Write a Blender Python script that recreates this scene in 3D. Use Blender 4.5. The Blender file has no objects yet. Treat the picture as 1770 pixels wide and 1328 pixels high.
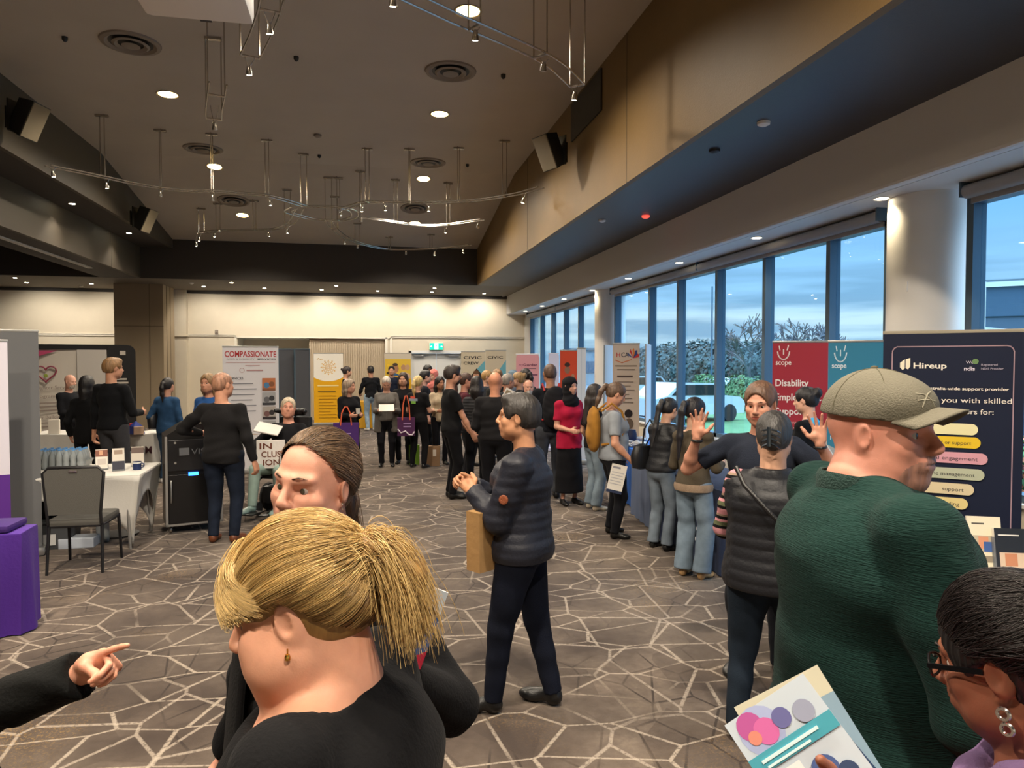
import bpy, math, random, os
import numpy as np
from mathutils import Vector, Matrix, Euler

# ------------------------------------------------------------ camera, world, exposure
F, CAMZ, YAW, PITCH = 1227.0, 1.88, 11.65, 1.774
SC = bpy.context.scene
COL = SC.collection
cam_d = bpy.data.cameras.new('camera'); cam_d.sensor_width = 36; cam_d.lens = F / 1770 * 36
cam_d.clip_start = 0.05; cam_d.clip_end = 500
cam = bpy.data.objects.new('camera', cam_d); COL.objects.link(cam)
cam.location = (0, 0, CAMZ); cam.rotation_euler = (math.radians(90 - PITCH), 0, math.radians(-YAW))
SC.camera = cam
SC.view_settings.view_transform = 'Standard'; SC.view_settings.look = 'None'
SC.view_settings.gamma = 1.0; SC.view_settings.use_curve_mapping = False
SC.view_settings.exposure = 0.15
SC.cycles.max_bounces = 6; SC.cycles.diffuse_bounces = 3; SC.cycles.glossy_bounces = 3
SC.cycles.transmission_bounces = 4; SC.cycles.transparent_max_bounces = 12
SC.cycles.sample_clamp_indirect = 4.0; SC.cycles.caustics_reflective = False; SC.cycles.caustics_refractive = False
SC.cycles.use_denoising = True
SC.cycles.use_adaptive_sampling = True; SC.cycles.adaptive_threshold = 0.02

def lin(c):
    if isinstance(c, str):
        c = [int(c[i:i + 2], 16) / 255 for i in (0, 2, 4)]
    return tuple((x / 12.92 if x <= 0.04045 else ((x + 0.055) / 1.055) ** 2.4) for x in c[:3]) + (1,)

def node(nt, typ, **kw):
    n = nt.nodes.new(typ)
    for k, v in kw.items():
        if k.startswith('i_'):
            n.inputs[k[2:].replace('_', ' ')].default_value = v
        else:
            setattr(n, k, v)
    return n

def ramp(nt, stops, interp='LINEAR'):
    r = nt.nodes.new('ShaderNodeValToRGB'); cr = r.color_ramp; cr.interpolation = interp
    while len(cr.elements) < len(stops): cr.elements.new(0.5)
    for e, (p, c) in zip(cr.elements, stops):
        e.position = p; e.color = c if len(c) == 4 else tuple(c) + (1,)
    return r

def make_world():
    w = bpy.data.worlds.new('sky'); SC.world = w; w.use_nodes = True; nt = w.node_tree; nt.nodes.clear(); L = nt.links
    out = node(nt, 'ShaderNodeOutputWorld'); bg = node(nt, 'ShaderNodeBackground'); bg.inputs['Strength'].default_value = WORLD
    tc = node(nt, 'ShaderNodeTexCoord'); sep = node(nt, 'ShaderNodeSeparateXYZ'); L.new(tc.outputs['Generated'], sep.inputs[0])
    # elevation gradient: cream cloud bank low, clear blue above
    g = ramp(nt, [(0.0, lin('8fb3cc')), (0.02, lin('c9d9dc')), (0.055, lin('d5e0e0')), (0.085, lin('a9cbe2')), (0.2, lin('7fb4df')), (0.34, lin('8fbde0')), (0.6, lin('a9c4dc'))])
    L.new(sep.outputs['Z'], g.inputs[0])
    mp = node(nt, 'ShaderNodeMapping'); mp.inputs['Scale'].default_value = (2.2, 2.2, 26)
    L.new(tc.outputs['Generated'], mp.inputs[0])
    nz = node(nt, 'ShaderNodeTexNoise'); nz.inputs['Scale'].default_value = 1.6; nz.inputs['Detail'].default_value = 5
    L.new(mp.outputs[0], nz.inputs['Vector'])
    r = ramp(nt, [(0.42, (0, 0, 0)), (0.62, (1, 1, 1))]); L.new(nz.outputs[0], r.inputs[0])
    low = ramp(nt, [(0.0, (1, 1, 1)), (0.1, (.75,) * 3), (0.16, (.12,) * 3), (1, (.1,) * 3)]); L.new(sep.outputs['Z'], low.inputs[0])
    mul = node(nt, 'ShaderNodeMath', operation='MULTIPLY'); L.new(r.outputs[0], mul.inputs[0]); L.new(low.outputs[0], mul.inputs[1])
    mx = node(nt, 'ShaderNodeMix', data_type='RGBA'); L.new(mul.outputs[0], mx.inputs[0]); L.new(g.outputs[0], mx.inputs[6])
    mx.inputs[7].default_value = lin('7fa0b8')
    br = node(nt, 'ShaderNodeMapRange'); br.inputs['From Min'].default_value = .30; br.inputs['From Max'].default_value = .60; br.inputs['To Min'].default_value = WORLD; br.inputs['To Max'].default_value = WORLD * 6.5  # sky above the window view brightened to add daylight indoors
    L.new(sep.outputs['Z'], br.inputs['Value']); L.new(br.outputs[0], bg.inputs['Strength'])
    L.new(mx.outputs[2], bg.inputs['Color']); L.new(bg.outputs[0], out.inputs[0])

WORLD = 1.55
LAMP = 1.9
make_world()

# window light areas: sky portals help the noise
# ------------------------------------------------------------ pixel -> place
_cy, _sy = math.cos(math.radians(YAW)), math.sin(math.radians(YAW))
_cp, _sp = math.cos(math.radians(PITCH)), math.sin(math.radians(PITCH))
RIGHT = Vector((_cy, -_sy, 0)); FWD = Vector((_sy * _cp, _cy * _cp, -_sp)); UP = RIGHT.cross(FWD)
CAM = Vector((0, 0, CAMZ))
def ray(px, py): return RIGHT * ((px - 885) / F) - UP * ((py - 664) / F) + FWD
def at(px, py, zc): return CAM + ray(px, py) * zc
def on_z(px, py, z): r = ray(px, py); return CAM + r * ((z - CAMZ) / r.z)
def on_x(px, py, x): r = ray(px, py); return CAM + r * (x / r.x)
def on_y(px, py, y): r = ray(px, py); return CAM + r * (y / r.y)
def foot(px, zc):
    p = at(px, 664, zc); return Vector((p.x, p.y, 0))
def azim(px): return -(math.radians(YAW) + math.atan((px - 885) / F))

# ------------------------------------------------------------ materials
MATS = {}
def mat(name, col='808080', rough=0.6, metal=0.0, bump=0.0, bscale=60, var=0.0, vscale=8, emit=None, es=1.0, spec=0.5, stretch=None, sheen=0, sss=0, coat=0, wave=None, trans=0):
    if name in MATS: return MATS[name]
    m = bpy.data.materials.new(name); m.use_nodes = True; nt = m.node_tree; L = nt.links
    b = nt.nodes['Principled BSDF']; c = lin(col)
    b.inputs['Base Color'].default_value = c; b.inputs['Roughness'].default_value = rough; b.inputs['Metallic'].default_value = metal
    b.inputs['Specular IOR Level'].default_value = spec
    if sheen: b.inputs['Sheen Weight'].default_value = sheen
    if coat: b.inputs['Coat Weight'].default_value = coat
    if sss:
        b.inputs['Subsurface Weight'].default_value = sss; b.inputs['Subsurface Radius'].default_value = (0.02, 0.008, 0.004); b.inputs['Subsurface Scale'].default_value = 0.5
    if trans: b.inputs['Transmission Weight'].default_value = trans
    if emit: b.inputs['Emission Color'].default_value = lin(emit); b.inputs['Emission Strength'].default_value = es
    tc = node(nt, 'ShaderNodeTexCoord'); vec = tc.outputs['Object']
    if stretch:
        mp = node(nt, 'ShaderNodeMapping'); mp.inputs['Scale'].default_value = stretch; L.new(vec, mp.inputs[0]); vec = mp.outputs[0]
    if var:
        nz = node(nt, 'ShaderNodeTexNoise'); nz.inputs['Scale'].default_value = vscale; nz.inputs['Detail'].default_value = 4; L.new(vec, nz.inputs['Vector'])
        lo = tuple(max(0, x * (1 - var)) for x in c[:3]) + (1,); hi = tuple(min(1, x * (1 + var)) for x in c[:3]) + (1,)
        r = ramp(nt, [(0.3, lo), (0.7, hi)]); L.new(nz.outputs[0], r.inputs[0]); L.new(r.outputs[0], b.inputs['Base Color'])
    if bump:
        nb = node(nt, 'ShaderNodeTexNoise'); nb.inputs['Scale'].default_value = bscale; nb.inputs['Detail'].default_value = 3; L.new(vec, nb.inputs['Vector'])
        bp = node(nt, 'ShaderNodeBump'); bp.inputs['Strength'].default_value = min(1, bump); bp.inputs['Distance'].default_value = 0.01
        L.new(nb.outputs[0], bp.inputs['Height']); L.new(bp.outputs[0], b.inputs['Normal'])
    if wave:  # coloured stripes along z: (scale, [stops], axis)
        sc, stops, ax = wave
        sp = node(nt, 'ShaderNodeSeparateXYZ'); L.new(tc.outputs['Object'], sp.inputs[0])
        ml = node(nt, 'ShaderNodeMath', operation='MULTIPLY'); ml.inputs[1].default_value = sc; L.new(sp.outputs[ax], ml.inputs[0])
        fr = node(nt, 'ShaderNodeMath', operation='FRACT'); L.new(ml.outputs[0], fr.inputs[0])
        r = ramp(nt, [(p, lin(cc)) for p, cc in stops], 'CONSTANT'); L.new(fr.outputs[0], r.inputs[0]); L.new(r.outputs[0], b.inputs['Base Color'])
    MATS[name] = m
    return m

def carpet_mat():
    m = bpy.data.materials.new('carpet'); m.use_nodes = True; nt = m.node_tree; L = nt.links; b = nt.nodes['Principled BSDF']
    b.inputs['Roughness'].default_value = 0.95; b.inputs['Specular IOR Level'].default_value = 0.1; b.inputs['Sheen Weight'].default_value = 0.15
    tc = node(nt, 'ShaderNodeTexCoord'); o = tc.outputs['Object']
    def vor(scale, off, sx=1, sy=1, rot=0):
        mp = node(nt, 'ShaderNodeMapping'); mp.inputs['Location'].default_value = off; mp.inputs['Scale'].default_value = (sx, sy, 1); mp.inputs['Rotation'].default_value = (0, 0, rot); L.new(o, mp.inputs[0])
        v = node(nt, 'ShaderNodeTexVoronoi', feature='DISTANCE_TO_EDGE', voronoi_dimensions='2D'); v.inputs['Scale'].default_value = scale; L.new(mp.outputs[0], v.inputs['Vector'])
        return v.outputs['Distance']
    def noise(scale, det=4, off=(0, 0, 0), rough=.55):
        mp = node(nt, 'ShaderNodeMapping'); mp.inputs['Location'].default_value = off; L.new(o, mp.inputs[0])
        n = node(nt, 'ShaderNodeTexNoise'); n.inputs['Scale'].default_value = scale; n.inputs['Detail'].default_value = det; n.inputs['Roughness'].default_value = rough; L.new(mp.outputs[0], n.inputs['Vector'])
        return n.outputs[0]
    def line(d, w):
        r = ramp(nt, [(0, (1, 1, 1)), (w * .7, (1, 1, 1)), (w * 1.3, (0, 0, 0))]); L.new(d, r.inputs[0]); return r.outputs[0]
    def mul(a, c):
        n = node(nt, 'ShaderNodeMath', operation='MULTIPLY')
        for i, x in enumerate((a, c)):
            if isinstance(x, (int, float)): n.inputs[i].default_value = x
            else: L.new(x, n.inputs[i])
        return n.outputs[0]
    def mask(nz, a, c):
        r = ramp(nt, [(a, (0, 0, 0)), (c, (1, 1, 1))]); L.new(nz, r.inputs[0]); return r.outputs[0]
    def mix(f, a, c):
        n = node(nt, 'ShaderNodeMix', data_type='RGBA')
        L.new(f, n.inputs[0]) if not isinstance(f, float) else setattr(n.inputs[0], 'default_value', f)
        for i, x in ((6, a), (7, c)):
            if isinstance(x, tuple): n.inputs[i].default_value = x
            else: L.new(x, n.inputs[i])
        return n.outputs[2]
    base = mix(mask(noise(1.1, 5), .38, .62), lin('473c35'), lin('75685c'))
    base = mix(mask(noise(14, 6, (3, 1, 0), .7), .35, .7), base, mix(.5, base, lin('3e332b')))
    cell = node(nt, 'ShaderNodeTexVoronoi', voronoi_dimensions='2D'); cell.inputs['Scale'].default_value = 2.3
    L.new(o, cell.inputs['Vector']); sp = node(nt, 'ShaderNodeSeparateColor'); L.new(cell.outputs['Color'], sp.inputs[0])
    base = mix(mul(mask(sp.outputs[0], .45, .5), .35), base, lin('352b25'))
    rag = noise(45, 3, (9, 9, 0), .7)
    worn = mask(rag, .33, .5)
    l1 = mul(mul(line(vor(2.3, (0, 0, 0), 1, .8, .3), .021), worn), mask(noise(.8, 3, (5, 2, 0)), .40, .52))
    l2 = mul(mul(line(vor(1.9, (7.3, 2.1, 0), 1, 1.8, .6), .021), worn), mask(noise(.8, 3, (1, 8, 0)), .38, .48))
    l3 = mul(line(vor(2.4, (3.1, 5.5, 0), 1.5, 1, -.5), .022), mask(noise(.9, 3, (11, 4, 0)), .46, .56))
    col = mix(mul(l3, .8), base, lin('2a211c'))
    col = mix(mul(l1, .62), col, lin('b0a394'))
    col = mix(mul(l2, .7), col, lin('b3a696'))
    gold = mul(mask(noise(.55, 3, (2, 13, 0)), .56, .72), mask(noise(60, 2, (0, 4, 0), .8), .52, .62))
    col = mix(mul(gold, .75), col, lin('a8823c'))
    L.new(col, b.inputs['Base Color'])
    nb = noise(260, 2, (0, 0, 0)); bp = node(nt, 'ShaderNodeBump'); bp.inputs['Strength'].default_value = .5; bp.inputs['Distance'].default_value = .004
    L.new(nb, bp.inputs['Height']); L.new(bp.outputs[0], b.inputs['Normal'])
    return m

def glass_mat():
    m = bpy.data.materials.new('window_glass'); m.use_nodes = True; nt = m.node_tree; nt.nodes.clear(); L = nt.links
    out = node(nt, 'ShaderNodeOutputMaterial'); mx = node(nt, 'ShaderNodeMixShader'); tr = node(nt, 'ShaderNodeBsdfTransparent'); gl = node(nt, 'ShaderNodeBsdfGlossy')
    tr.inputs[0].default_value = lin('e2f1fa'); gl.inputs['Roughness'].default_value = 0.02; gl.inputs[0].default_value = (1, 1, 1, 1)
    lw = node(nt, 'ShaderNodeLayerWeight'); lw.inputs[0].default_value = .5
    pw = node(nt, 'ShaderNodeMath', operation='POWER'); pw.inputs[1].default_value = 5; L.new(lw.outputs['Facing'], pw.inputs[0])
    fr = node(nt, 'ShaderNodeMath', operation='MULTIPLY_ADD'); fr.inputs[1].default_value = .5; fr.inputs[2].default_value = .03; L.new(pw.outputs[0], fr.inputs[0])
    L.new(fr.outputs[0], mx.inputs[0]); L.new(tr.outputs[0], mx.inputs[1]); L.new(gl.outputs[0], mx.inputs[2]); L.new(mx.outputs[0], out.inputs[0])
    return m

# ------------------------------------------------------------ mesh builder
class MB:
    def __init__(s): s.v = []; s.f = []; s.m = []; s.n = 0
    def add(s, verts, faces, mi=0, M=None):
        if M is not None: verts = [tuple(M @ Vector(v)) for v in verts]
        b = s.n; s.v.extend(tuple(v) for v in verts); s.n += len(verts)
        s.f.extend(tuple(b + i for i in f) for f in faces); s.m.extend([mi] * len(faces)); return s
    def box(s, c, d, mi=0, R=None, bev=0):
        x, y, z = d[0] / 2, d[1] / 2, d[2] / 2
        if bev:
            b = min(bev, x * .95, y * .95, z * .95); pts = []; fs = []
            bm = []
            for sz in (-1, 1):
                for (sx, sy) in ((-1, -1), (1, -1), (1, 1), (-1, 1)):
                    bm.append((sx * x, sy * y, sz * z))
            import bmesh
            B = bmesh.new(); vs = [B.verts.new(p) for p in bm]
            for q in ((3, 2, 1, 0), (4, 5, 6, 7), (0, 1, 5, 4), (1, 2, 6, 5), (2, 3, 7, 6), (3, 0, 4, 7)): B.faces.new([vs[i] for i in q])
            bmesh.ops.bevel(B, geom=list(B.edges), offset=b, segments=2, profile=.6, affect='EDGES')
            B.verts.index_update(); pts = [tuple(v.co) for v in B.verts]; fs = [tuple(v.index for v in f.verts) for f in B.faces]; B.free()
        else:
            pts = [(sx * x, sy * y, sz * z) for sz in (-1, 1) for (sx, sy) in ((-1, -1), (1, -1), (1, 1), (-1, 1))]
            fs = [(3, 2, 1, 0), (4, 5, 6, 7), (0, 1, 5, 4), (1, 2, 6, 5), (2, 3, 7, 6), (3, 0, 4, 7)]
        M = Matrix.Translation(Vector(c))
        if R is not None: M = M @ (R.to_4x4() if not isinstance(R, (int, float)) else Matrix.Rotation(R, 4, 'Z'))
        return s.add(pts, fs, mi, M)
    def lathe(s, prof, mi=0, n=24, M=None, cap=True):
        vs = []; fs = []
        for (r, z) in prof:
            for i in range(n):
                a = 2 * math.pi * i / n; vs.append((r * math.cos(a), r * math.sin(a), z))
        for j in range(len(prof) - 1):
            for i in range(n):
                k = (i + 1) % n; fs.append((j * n + i, j * n + k, (j + 1) * n + k, (j + 1) * n + i))
        if cap:
            fs.append(tuple(reversed(range(n)))); fs.append(tuple((len(prof) - 1) * n + i for i in range(n)))
        return s.add(vs, fs, mi, M)
    def cyl(s, a, b, r, r2=None, n=12, mi=0):
        a, b = Vector(a), Vector(b); d = b - a; q = d.to_track_quat('Z', 'Y').to_matrix().to_4x4()
        return s.lathe([(r, 0), (r if r2 is None else r2, d.length)], mi, n, Matrix.Translation(a) @ q)
    def tube(s, pts, r, n=8, mi=0, closed=False):
        P = [Vector(p) for p in pts]; vs = []; fs = []; up = Vector((0, 0, 1)); N = len(P); prev = None
        for i, p in enumerate(P):
            t = (P[(i + 1) % N] - P[i - 1]) if closed else (P[min(i + 1, N - 1)] - P[max(i - 1, 0)])
            t.normalize()
            if prev is None:
                u = t.cross(up) if abs(t.z) < .95 else t.cross(Vector((1, 0, 0)))
            else: u = prev - t * prev.dot(t)
            u.normalize(); prev = u; w = t.cross(u)
            rr = r[i] if isinstance(r, (list, tuple)) else r
            for k in range(n):
                a = 2 * math.pi * k / n; vs.append(p + (u * math.cos(a) + w * math.sin(a)) * rr)
        for j in range(N if closed else N - 1):
            j2 = (j + 1) % N
            for i in range(n):
                k = (i + 1) % n; fs.append((j * n + i, j * n + k, j2 * n + k, j2 * n + i))
        if not closed: fs.append(tuple(reversed(range(n)))); fs.append(tuple((N - 1) * n + i for i in range(n)))
        return s.add(vs, fs, mi)
    def prism(s, poly, y0, y1, mi=0, M=None):
        # poly in (x, z), extruded along y
        n = len(poly); vs = [(x, y0, z) for x, z in poly] + [(x, y1, z) for x, z in poly]
        fs = [tuple(range(n)), tuple(reversed(range(n, 2 * n)))] + [(i, i + n, (i + 1) % n + n, (i + 1) % n) for i in range(n)]
        return s.add(vs, fs, mi, M)
    def sheet(s, fn, nu, nv, mi=0, th=0.0):
        # parametric surface fn(u,v)->point
        vs = [tuple(fn(i / nu, j / nv)) for j in range(nv + 1) for i in range(nu + 1)]
        fs = [(j * (nu + 1) + i, j * (nu + 1) + i + 1, (j + 1) * (nu + 1) + i + 1, (j + 1) * (nu + 1) + i) for j in range(nv) for i in range(nu)]
        return s.add(vs, fs, mi)
    def build(s, name, mats, parent=None, smooth=False, loc=None, rz=0, solid=0, edge=None):
        me = bpy.data.meshes.new(name); me.from_pydata(s.v, [], s.f)
        if not isinstance(mats, (list, tuple)): mats = [mats]
        for m in mats: me.materials.append(m)
        me.polygons.foreach_set('material_index', s.m); 
        me.update()
        import bmesh
        B = bmesh.new(); B.from_mesh(me); bmesh.ops.recalc_face_normals(B, faces=B.faces); B.to_mesh(me); B.free()
        if smooth:
            me.polygons.foreach_set('use_smooth', [True] * len(me.polygons))
            me.set_sharp_from_angle(angle=math.radians(edge or 40))
        o = bpy.data.objects.new(name, me); COL.objects.link(o)
        if parent: o.parent = parent
        if loc is not None: o.location = loc
        if rz: o.rotation_euler.z = rz
        if solid:
            md = o.modifiers.new('solid', 'SOLIDIFY'); md.thickness = solid; md.offset = 0
        return o

def tag(o, label=None, cat=None, group=None, kind=None):
    if label: o['label'] = label
    if cat: o['category'] = cat
    if group: o['group'] = group
    if kind: o['kind'] = kind
    return o
def empty(name, loc, rz=0, label=None, cat=None, group=None):
    o = bpy.data.objects.new(name, None); COL.objects.link(o); o.location = loc; o.rotation_euler.z = rz; o.empty_display_size = .1
    return tag(o, label, cat, group)
def copy_tree(o, parent=None):
    c = o.copy(); COL.objects.link(c); c.parent = parent
    for ch in list(o.children): copy_tree(ch, c)
    return c
def struct(name, mb, m, **k): return tag(mb.build(name, m, **k), kind='structure')
def rotz(v, a): c, s = math.cos(a), math.sin(a); return Vector((v[0] * c - v[1] * s, v[0] * s + v[1] * c, v[2] if len(v) > 2 else 0))

# text as geometry
_TX = {}
def text_geo(txt, bold=False):
    key = (txt, bold)
    if key in _TX: return _TX[key]
    cu = bpy.data.curves.new('t', 'FONT'); cu.body = txt; cu.size = 1; cu.resolution_u = 3
    if bold: cu.offset = 0.018
    o = bpy.data.objects.new('t', cu); COL.objects.link(o)
    dg = bpy.context.evaluated_depsgraph_get(); me = o.evaluated_get(dg).to_mesh()
    vs = [(v.co.x, v.co.y) for v in me.vertices]; fs = [tuple(p.vertices) for p in me.polygons]
    o.evaluated_get(dg).to_mesh_clear(); bpy.data.objects.remove(o); bpy.data.curves.remove(cu)
    w = max((v[0] for v in vs), default=0) ; x0 = min((v[0] for v in vs), default=0)
    _TX[key] = (vs, fs, x0, w); return _TX[key]
# ------------------------------------------------------------ the hall
X1, X2, XG = 3.18, 4.69, 5.40
ZL, ZB, ZM, ZF = 4.10, 3.48, 5.94, 5.14
YB, YT, YW, YN, YS = 15.2, 20.4, 23.7, -5.0, -3.0
XL1, XL2, XB, XR = -5.0, -5.8, -6.75, -13.5
ZS = 4.91
m_ceil = mat('ceiling_taupe', 'beb5a7', .75, bump=.15, bscale=120, var=.04, vscale=1)
m_dark = mat('bulkhead_charcoal', '3a3531', .7, bump=.1, bscale=90)
m_ochre = mat('bulkhead_ochre', '745b35', .55, bump=.15, bscale=70, var=.06, vscale=2)
m_taupe = mat('bulkhead_taupe', '4c4438', .6, bump=.1, bscale=70)
m_soff = mat('soffit_charcoal', '3a3b42', .45, bump=.1, bscale=80)
m_low = mat('soffit_taupe', '6e655a', .7)
m_cream = mat('wall_cream', 'd9cdb6', .75, bump=.15, bscale=90, var=.02, vscale=3)
m_white = mat('painted_white', 'e6e3de', .6, bump=.08, bscale=90)
m_trim = mat('trim_white', 'e4dccb', .5)
m_frame = mat('window_frame_grey', '566b7a', .45, metal=.3)
m_panelw = mat('operable_wall_fabric', 'b5a48b', .85, bump=.3, bscale=40)
m_door = mat('door_white', 'd5d2cb', .5)

struct('floor', MB().box(((XG + XR) / 2, (YW + YN) / 2, -.05), (XG - XR + .4, YW - YN + .4, .1)), carpet_mat())

def slab(name, x0, x1, y0, y1, z0, z1, m):
    return struct(name, MB().box(((x0 + x1) / 2, (y0 + y1) / 2, (z0 + z1) / 2), (x1 - x0, y1 - y0, z1 - z0)), m)
mb = MB()
mb.box(((XL1 + X1) / 2, (YS + YB) / 2, ZM + .05), (X1 - XL1, YB - YS, .1))
mb.add([(XL1, YB, ZM), (X1, YB, ZM), (X1, YT, ZF), (XL1, YT, ZF), (XL1, YB, ZM + .1), (X1, YB, ZM + .1), (X1, YT, ZF + .1), (XL1, YT, ZF + .1)],
       [(3, 2, 1, 0), (4, 5, 6, 7), (0, 1, 5, 4), (1, 2, 6, 5), (2, 3, 7, 6), (3, 0, 4, 7)])
struct('ceiling', mb, m_ceil)
# tray walls
mb = MB().box((X1 + .04, (YS + YT) / 2, (ZL + ZM) / 2 + .02), (.08, YT - YS, ZM - ZL + .04))
for y in (2.9, 8.4, 13.9): mb.box((X1 - .001, y, (ZL + ZM) / 2), (.004, .008, ZM - ZL), 1)
struct('wall_tray_right', mb, [m_ochre, m_dark])
slab('wall_tray_far', XL2, X1 + .08, YT, YT + .08, ZL, ZM, m_dark)
slab('wall_tray_near', XL2, X1 + .08, YS - .08, YS, ZL, ZM, m_dark)
mb = MB().box((XL1 - .04, (YS + YT) / 2, (ZS + ZM) / 2), (.08, YT - YS, ZM - ZS))
struct('wall_tray_left_upper', mb, m_taupe)
slab('ceiling_left_step', XL2 - .08, XL1 - .08, YS, YT, ZS, ZS + .08, m_dark)
mb = MB().box((XL2 - .04, (YS + YT) / 2, (ZL + ZS) / 2), (.08, YT - YS, ZS - ZL))
for y in (6.2, 12.2, 18.2): mb.box((XL2 + .001, y, (ZL + ZS) / 2), (.004, .01, ZS - ZL), 1)
struct('wall_tray_left_lower', mb, [m_taupe, m_dark])
# beam with the operable wall track
mb = MB().box(((XB + XL2) / 2 - .04, (YN + YT) / 2, ZL + .1), (XL2 - XB - .08, YT - YN, .2))
struct('ceiling_beam', mb, m_dark)
mb = MB().box((-6.32, (YS + 18.4) / 2, ZL - .012), (.10, 18.4 - YS, .024))
struct('trim_1', mb, m_white)
# left room tray
slab('ceiling_left_room', XR, XB, YN, YT, 5.0, 5.1, m_dark)
slab('wall_left_room_tray_far', XR, XB, YT, YT + .08, ZL, 5.0, m_dark)
slab('wall_beam_side', XB - .05, XB, YN, YT, ZL, 5.0, m_dark)
# low ceilings

slab('ceiling_far_soffit', XR, X2, YT + .08, YW, ZL, ZL + .1, m_low)
slab('ceiling_right_soffit', X1 + .08, X2, YN, YT + .08, ZL, ZL + .1, m_soff)
slab('ceiling_near_soffit', XB, X2, YN, YS - .08, ZL, ZL + .1, m_low)
# shadow gap over the far wall
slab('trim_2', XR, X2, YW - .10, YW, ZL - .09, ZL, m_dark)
# fascia and window bay ceiling
mb = MB().box((X2 + .06, (YN + YW) / 2, (ZB + ZL) / 2 + .04), (.12, YW - YN, ZL - ZB + .08), bev=.03)
struct('wall_fascia_right', mb, m_white)
slab('ceiling_window_bay', X2 + .12, XG + .5, YN, YW, ZB + .005, ZB + .1, m_white)
# far wall with niche and door openings
mb = MB()
def wy(px): return on_y(px, 626, YW).x
yt = CAMZ + .82   # trim height
def wallbox(xa, xb, z0, z1, mi=0): mb.box(((xa + xb) / 2, YW + .1, (z0 + z1) / 2), (xb - xa, .2, z1 - z0), mi)
xn0, xn1 = wy(411), wy(534)        # recess
xp1 = wy(668)                      # operable panel end
xd0, xd1 = wy(711), wy(797)        # doors
ztop = on_y(472, 585, YW).z
zdoor = on_y(755, 611, YW).z
wallbox(XR, xn0, 0, ZL); wallbox(xn0, xp1, ztop, ZL); wallbox(xp1, xd0, 0, ZL); wallbox(xd0, xd1, zdoor, ZL); wallbox(xd1, XG + .5, 0, ZL)
struct('wall_far', mb, m_cream)
mb = MB().box(((xn0 + xn1) / 2, YW + 1.2, ztop / 2), (xn1 - xn0 + .2, .1, ztop)); mb.box((xn0 - .05, YW + .7, ztop / 2), (.1, 1.0, ztop)); mb.box((xn1 + .05, YW + .7, ztop / 2), (.1, 1.0, ztop)); mb.box(((xn0 + xn1) / 2, YW + .7, ztop + .05), (xn1 - xn0, 1.0, .1))
struct('wall_niche', mb, m_cream)
mb = MB(); nfl = 34
mb.box(((xn1 + xp1) / 2, YW + .12, ztop / 2), (xp1 - xn1, .08, ztop))
for i in range(nfl): mb.box((xn1 + (i + .5) * (xp1 - xn1) / nfl, YW + .07, ztop / 2), ((xp1 - xn1) / nfl * .6, .02, ztop - .02))
struct('wall_operable_panel', mb, m_panelw)
# doors
for i, (a, b) in enumerate(((xd0, (xd0 + xd1) / 2), ((xd0 + xd1) / 2, xd1))):
    d = struct('door_%d' % (i + 1), MB().box(((a + b) / 2, YW + .08, zdoor / 2), (b - a - .012, .05, zdoor - .012)), m_door)
    s = -1 if i else 1
    MB().box((b - .25 if i else a + .25, YW + .02, zdoor - .08), (.34, .07, .06), bev=.01).box(((a + b) / 2, YW + .01, zdoor - .05), (.3, .02, .02)).build('door_closer', mat('steel_grey', '9a9a98', .4, .7), d)
    MB().box((((xd0 + xd1) / 2) - s * .08, YW + .03, 1.05), (.03, .05, .3), bev=.008).build('door_handle', MATS['steel_grey'], d)
mb = MB()
for (a, b, z0, z1) in ((xd0 - .08, xd0, 0, zdoor + .08), (xd1, xd1 + .08, 0, zdoor + .08), (xd0 - .08, xd1 + .08, zdoor, zdoor + .09)):
    mb.box(((a + b) / 2, YW - .015, (z0 + z1) / 2), (b - a, .05, z1 - z0))
struct('trim_door', mb, m_white)
# picture rail mouldings
mb = MB()
def rail(xa, xb): mb.box(((xa + xb) / 2, YW - .02, yt), (xb - xa, .04, .05)); mb.box(((xa + xb) / 2, YW - .03, yt + .035), (xb - xa, .06, .02))
rail(XR, wy(199)); rail(wy(300), wy(408)); rail(wy(676), X2 + .6)
struct('trim_rail', mb, m_trim)
mb = MB()
for px in (408, 668, 676): mb.box((wy(px), YW - .02, yt / 2), (.07, .04, yt))
mb.box(((wy(408) + wy(676)) / 2, YW - .02, ztop + .03), (wy(676) - wy(408), .04, .05))
struct('trim_panel', mb, m_trim)
# pilaster and deep pillar
pa, pb = at(201, 626, 20.2).x, at(281, 626, 20.2).x
py_ = at(240, 626, 20.2).y
mb = MB().box(((pa + pb) / 2, py_ + .6, ZL / 2), (pb - pa, 1.2, ZL), 0).box(((pa + pb) / 2, py_ - .004, 2.9), (pb - pa + .01, .01, .02), 1)
for k in (.72,): mb.box((pa + (pb - pa) * k, py_ - .004, ZL / 2), (.012, .01, ZL), 1)
for yy in (.35, .75): mb.box((pb + .004, py_ + yy, ZL / 2), (.01, .02, ZL), 1)
struct('wall_pillar', mb, [mat('pillar_beige', '9c8a70', .65, bump=.2, bscale=30), mat('groove_brown', '6d5e4a', .8)])
mb = MB().box(((wy(303) + wy(326)) / 2, YW - .12, ZL / 2), (wy(326) - wy(303), .24, ZL)).box(((wy(303) + wy(326)) / 2, YW - .14, yt), (wy(326) - wy(303) + .1, .34, .07))
struct('wall_pilaster', mb, m_cream)
# skirting
struct('baseboard_far', MB().box(((XR + xn0) / 2, YW - .02, .06), (xn0 - XR, .03, .12)).box(((xd1 + XG) / 2, YW - .02, .06), (XG - xd1, .03, .12)), m_trim)
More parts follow.
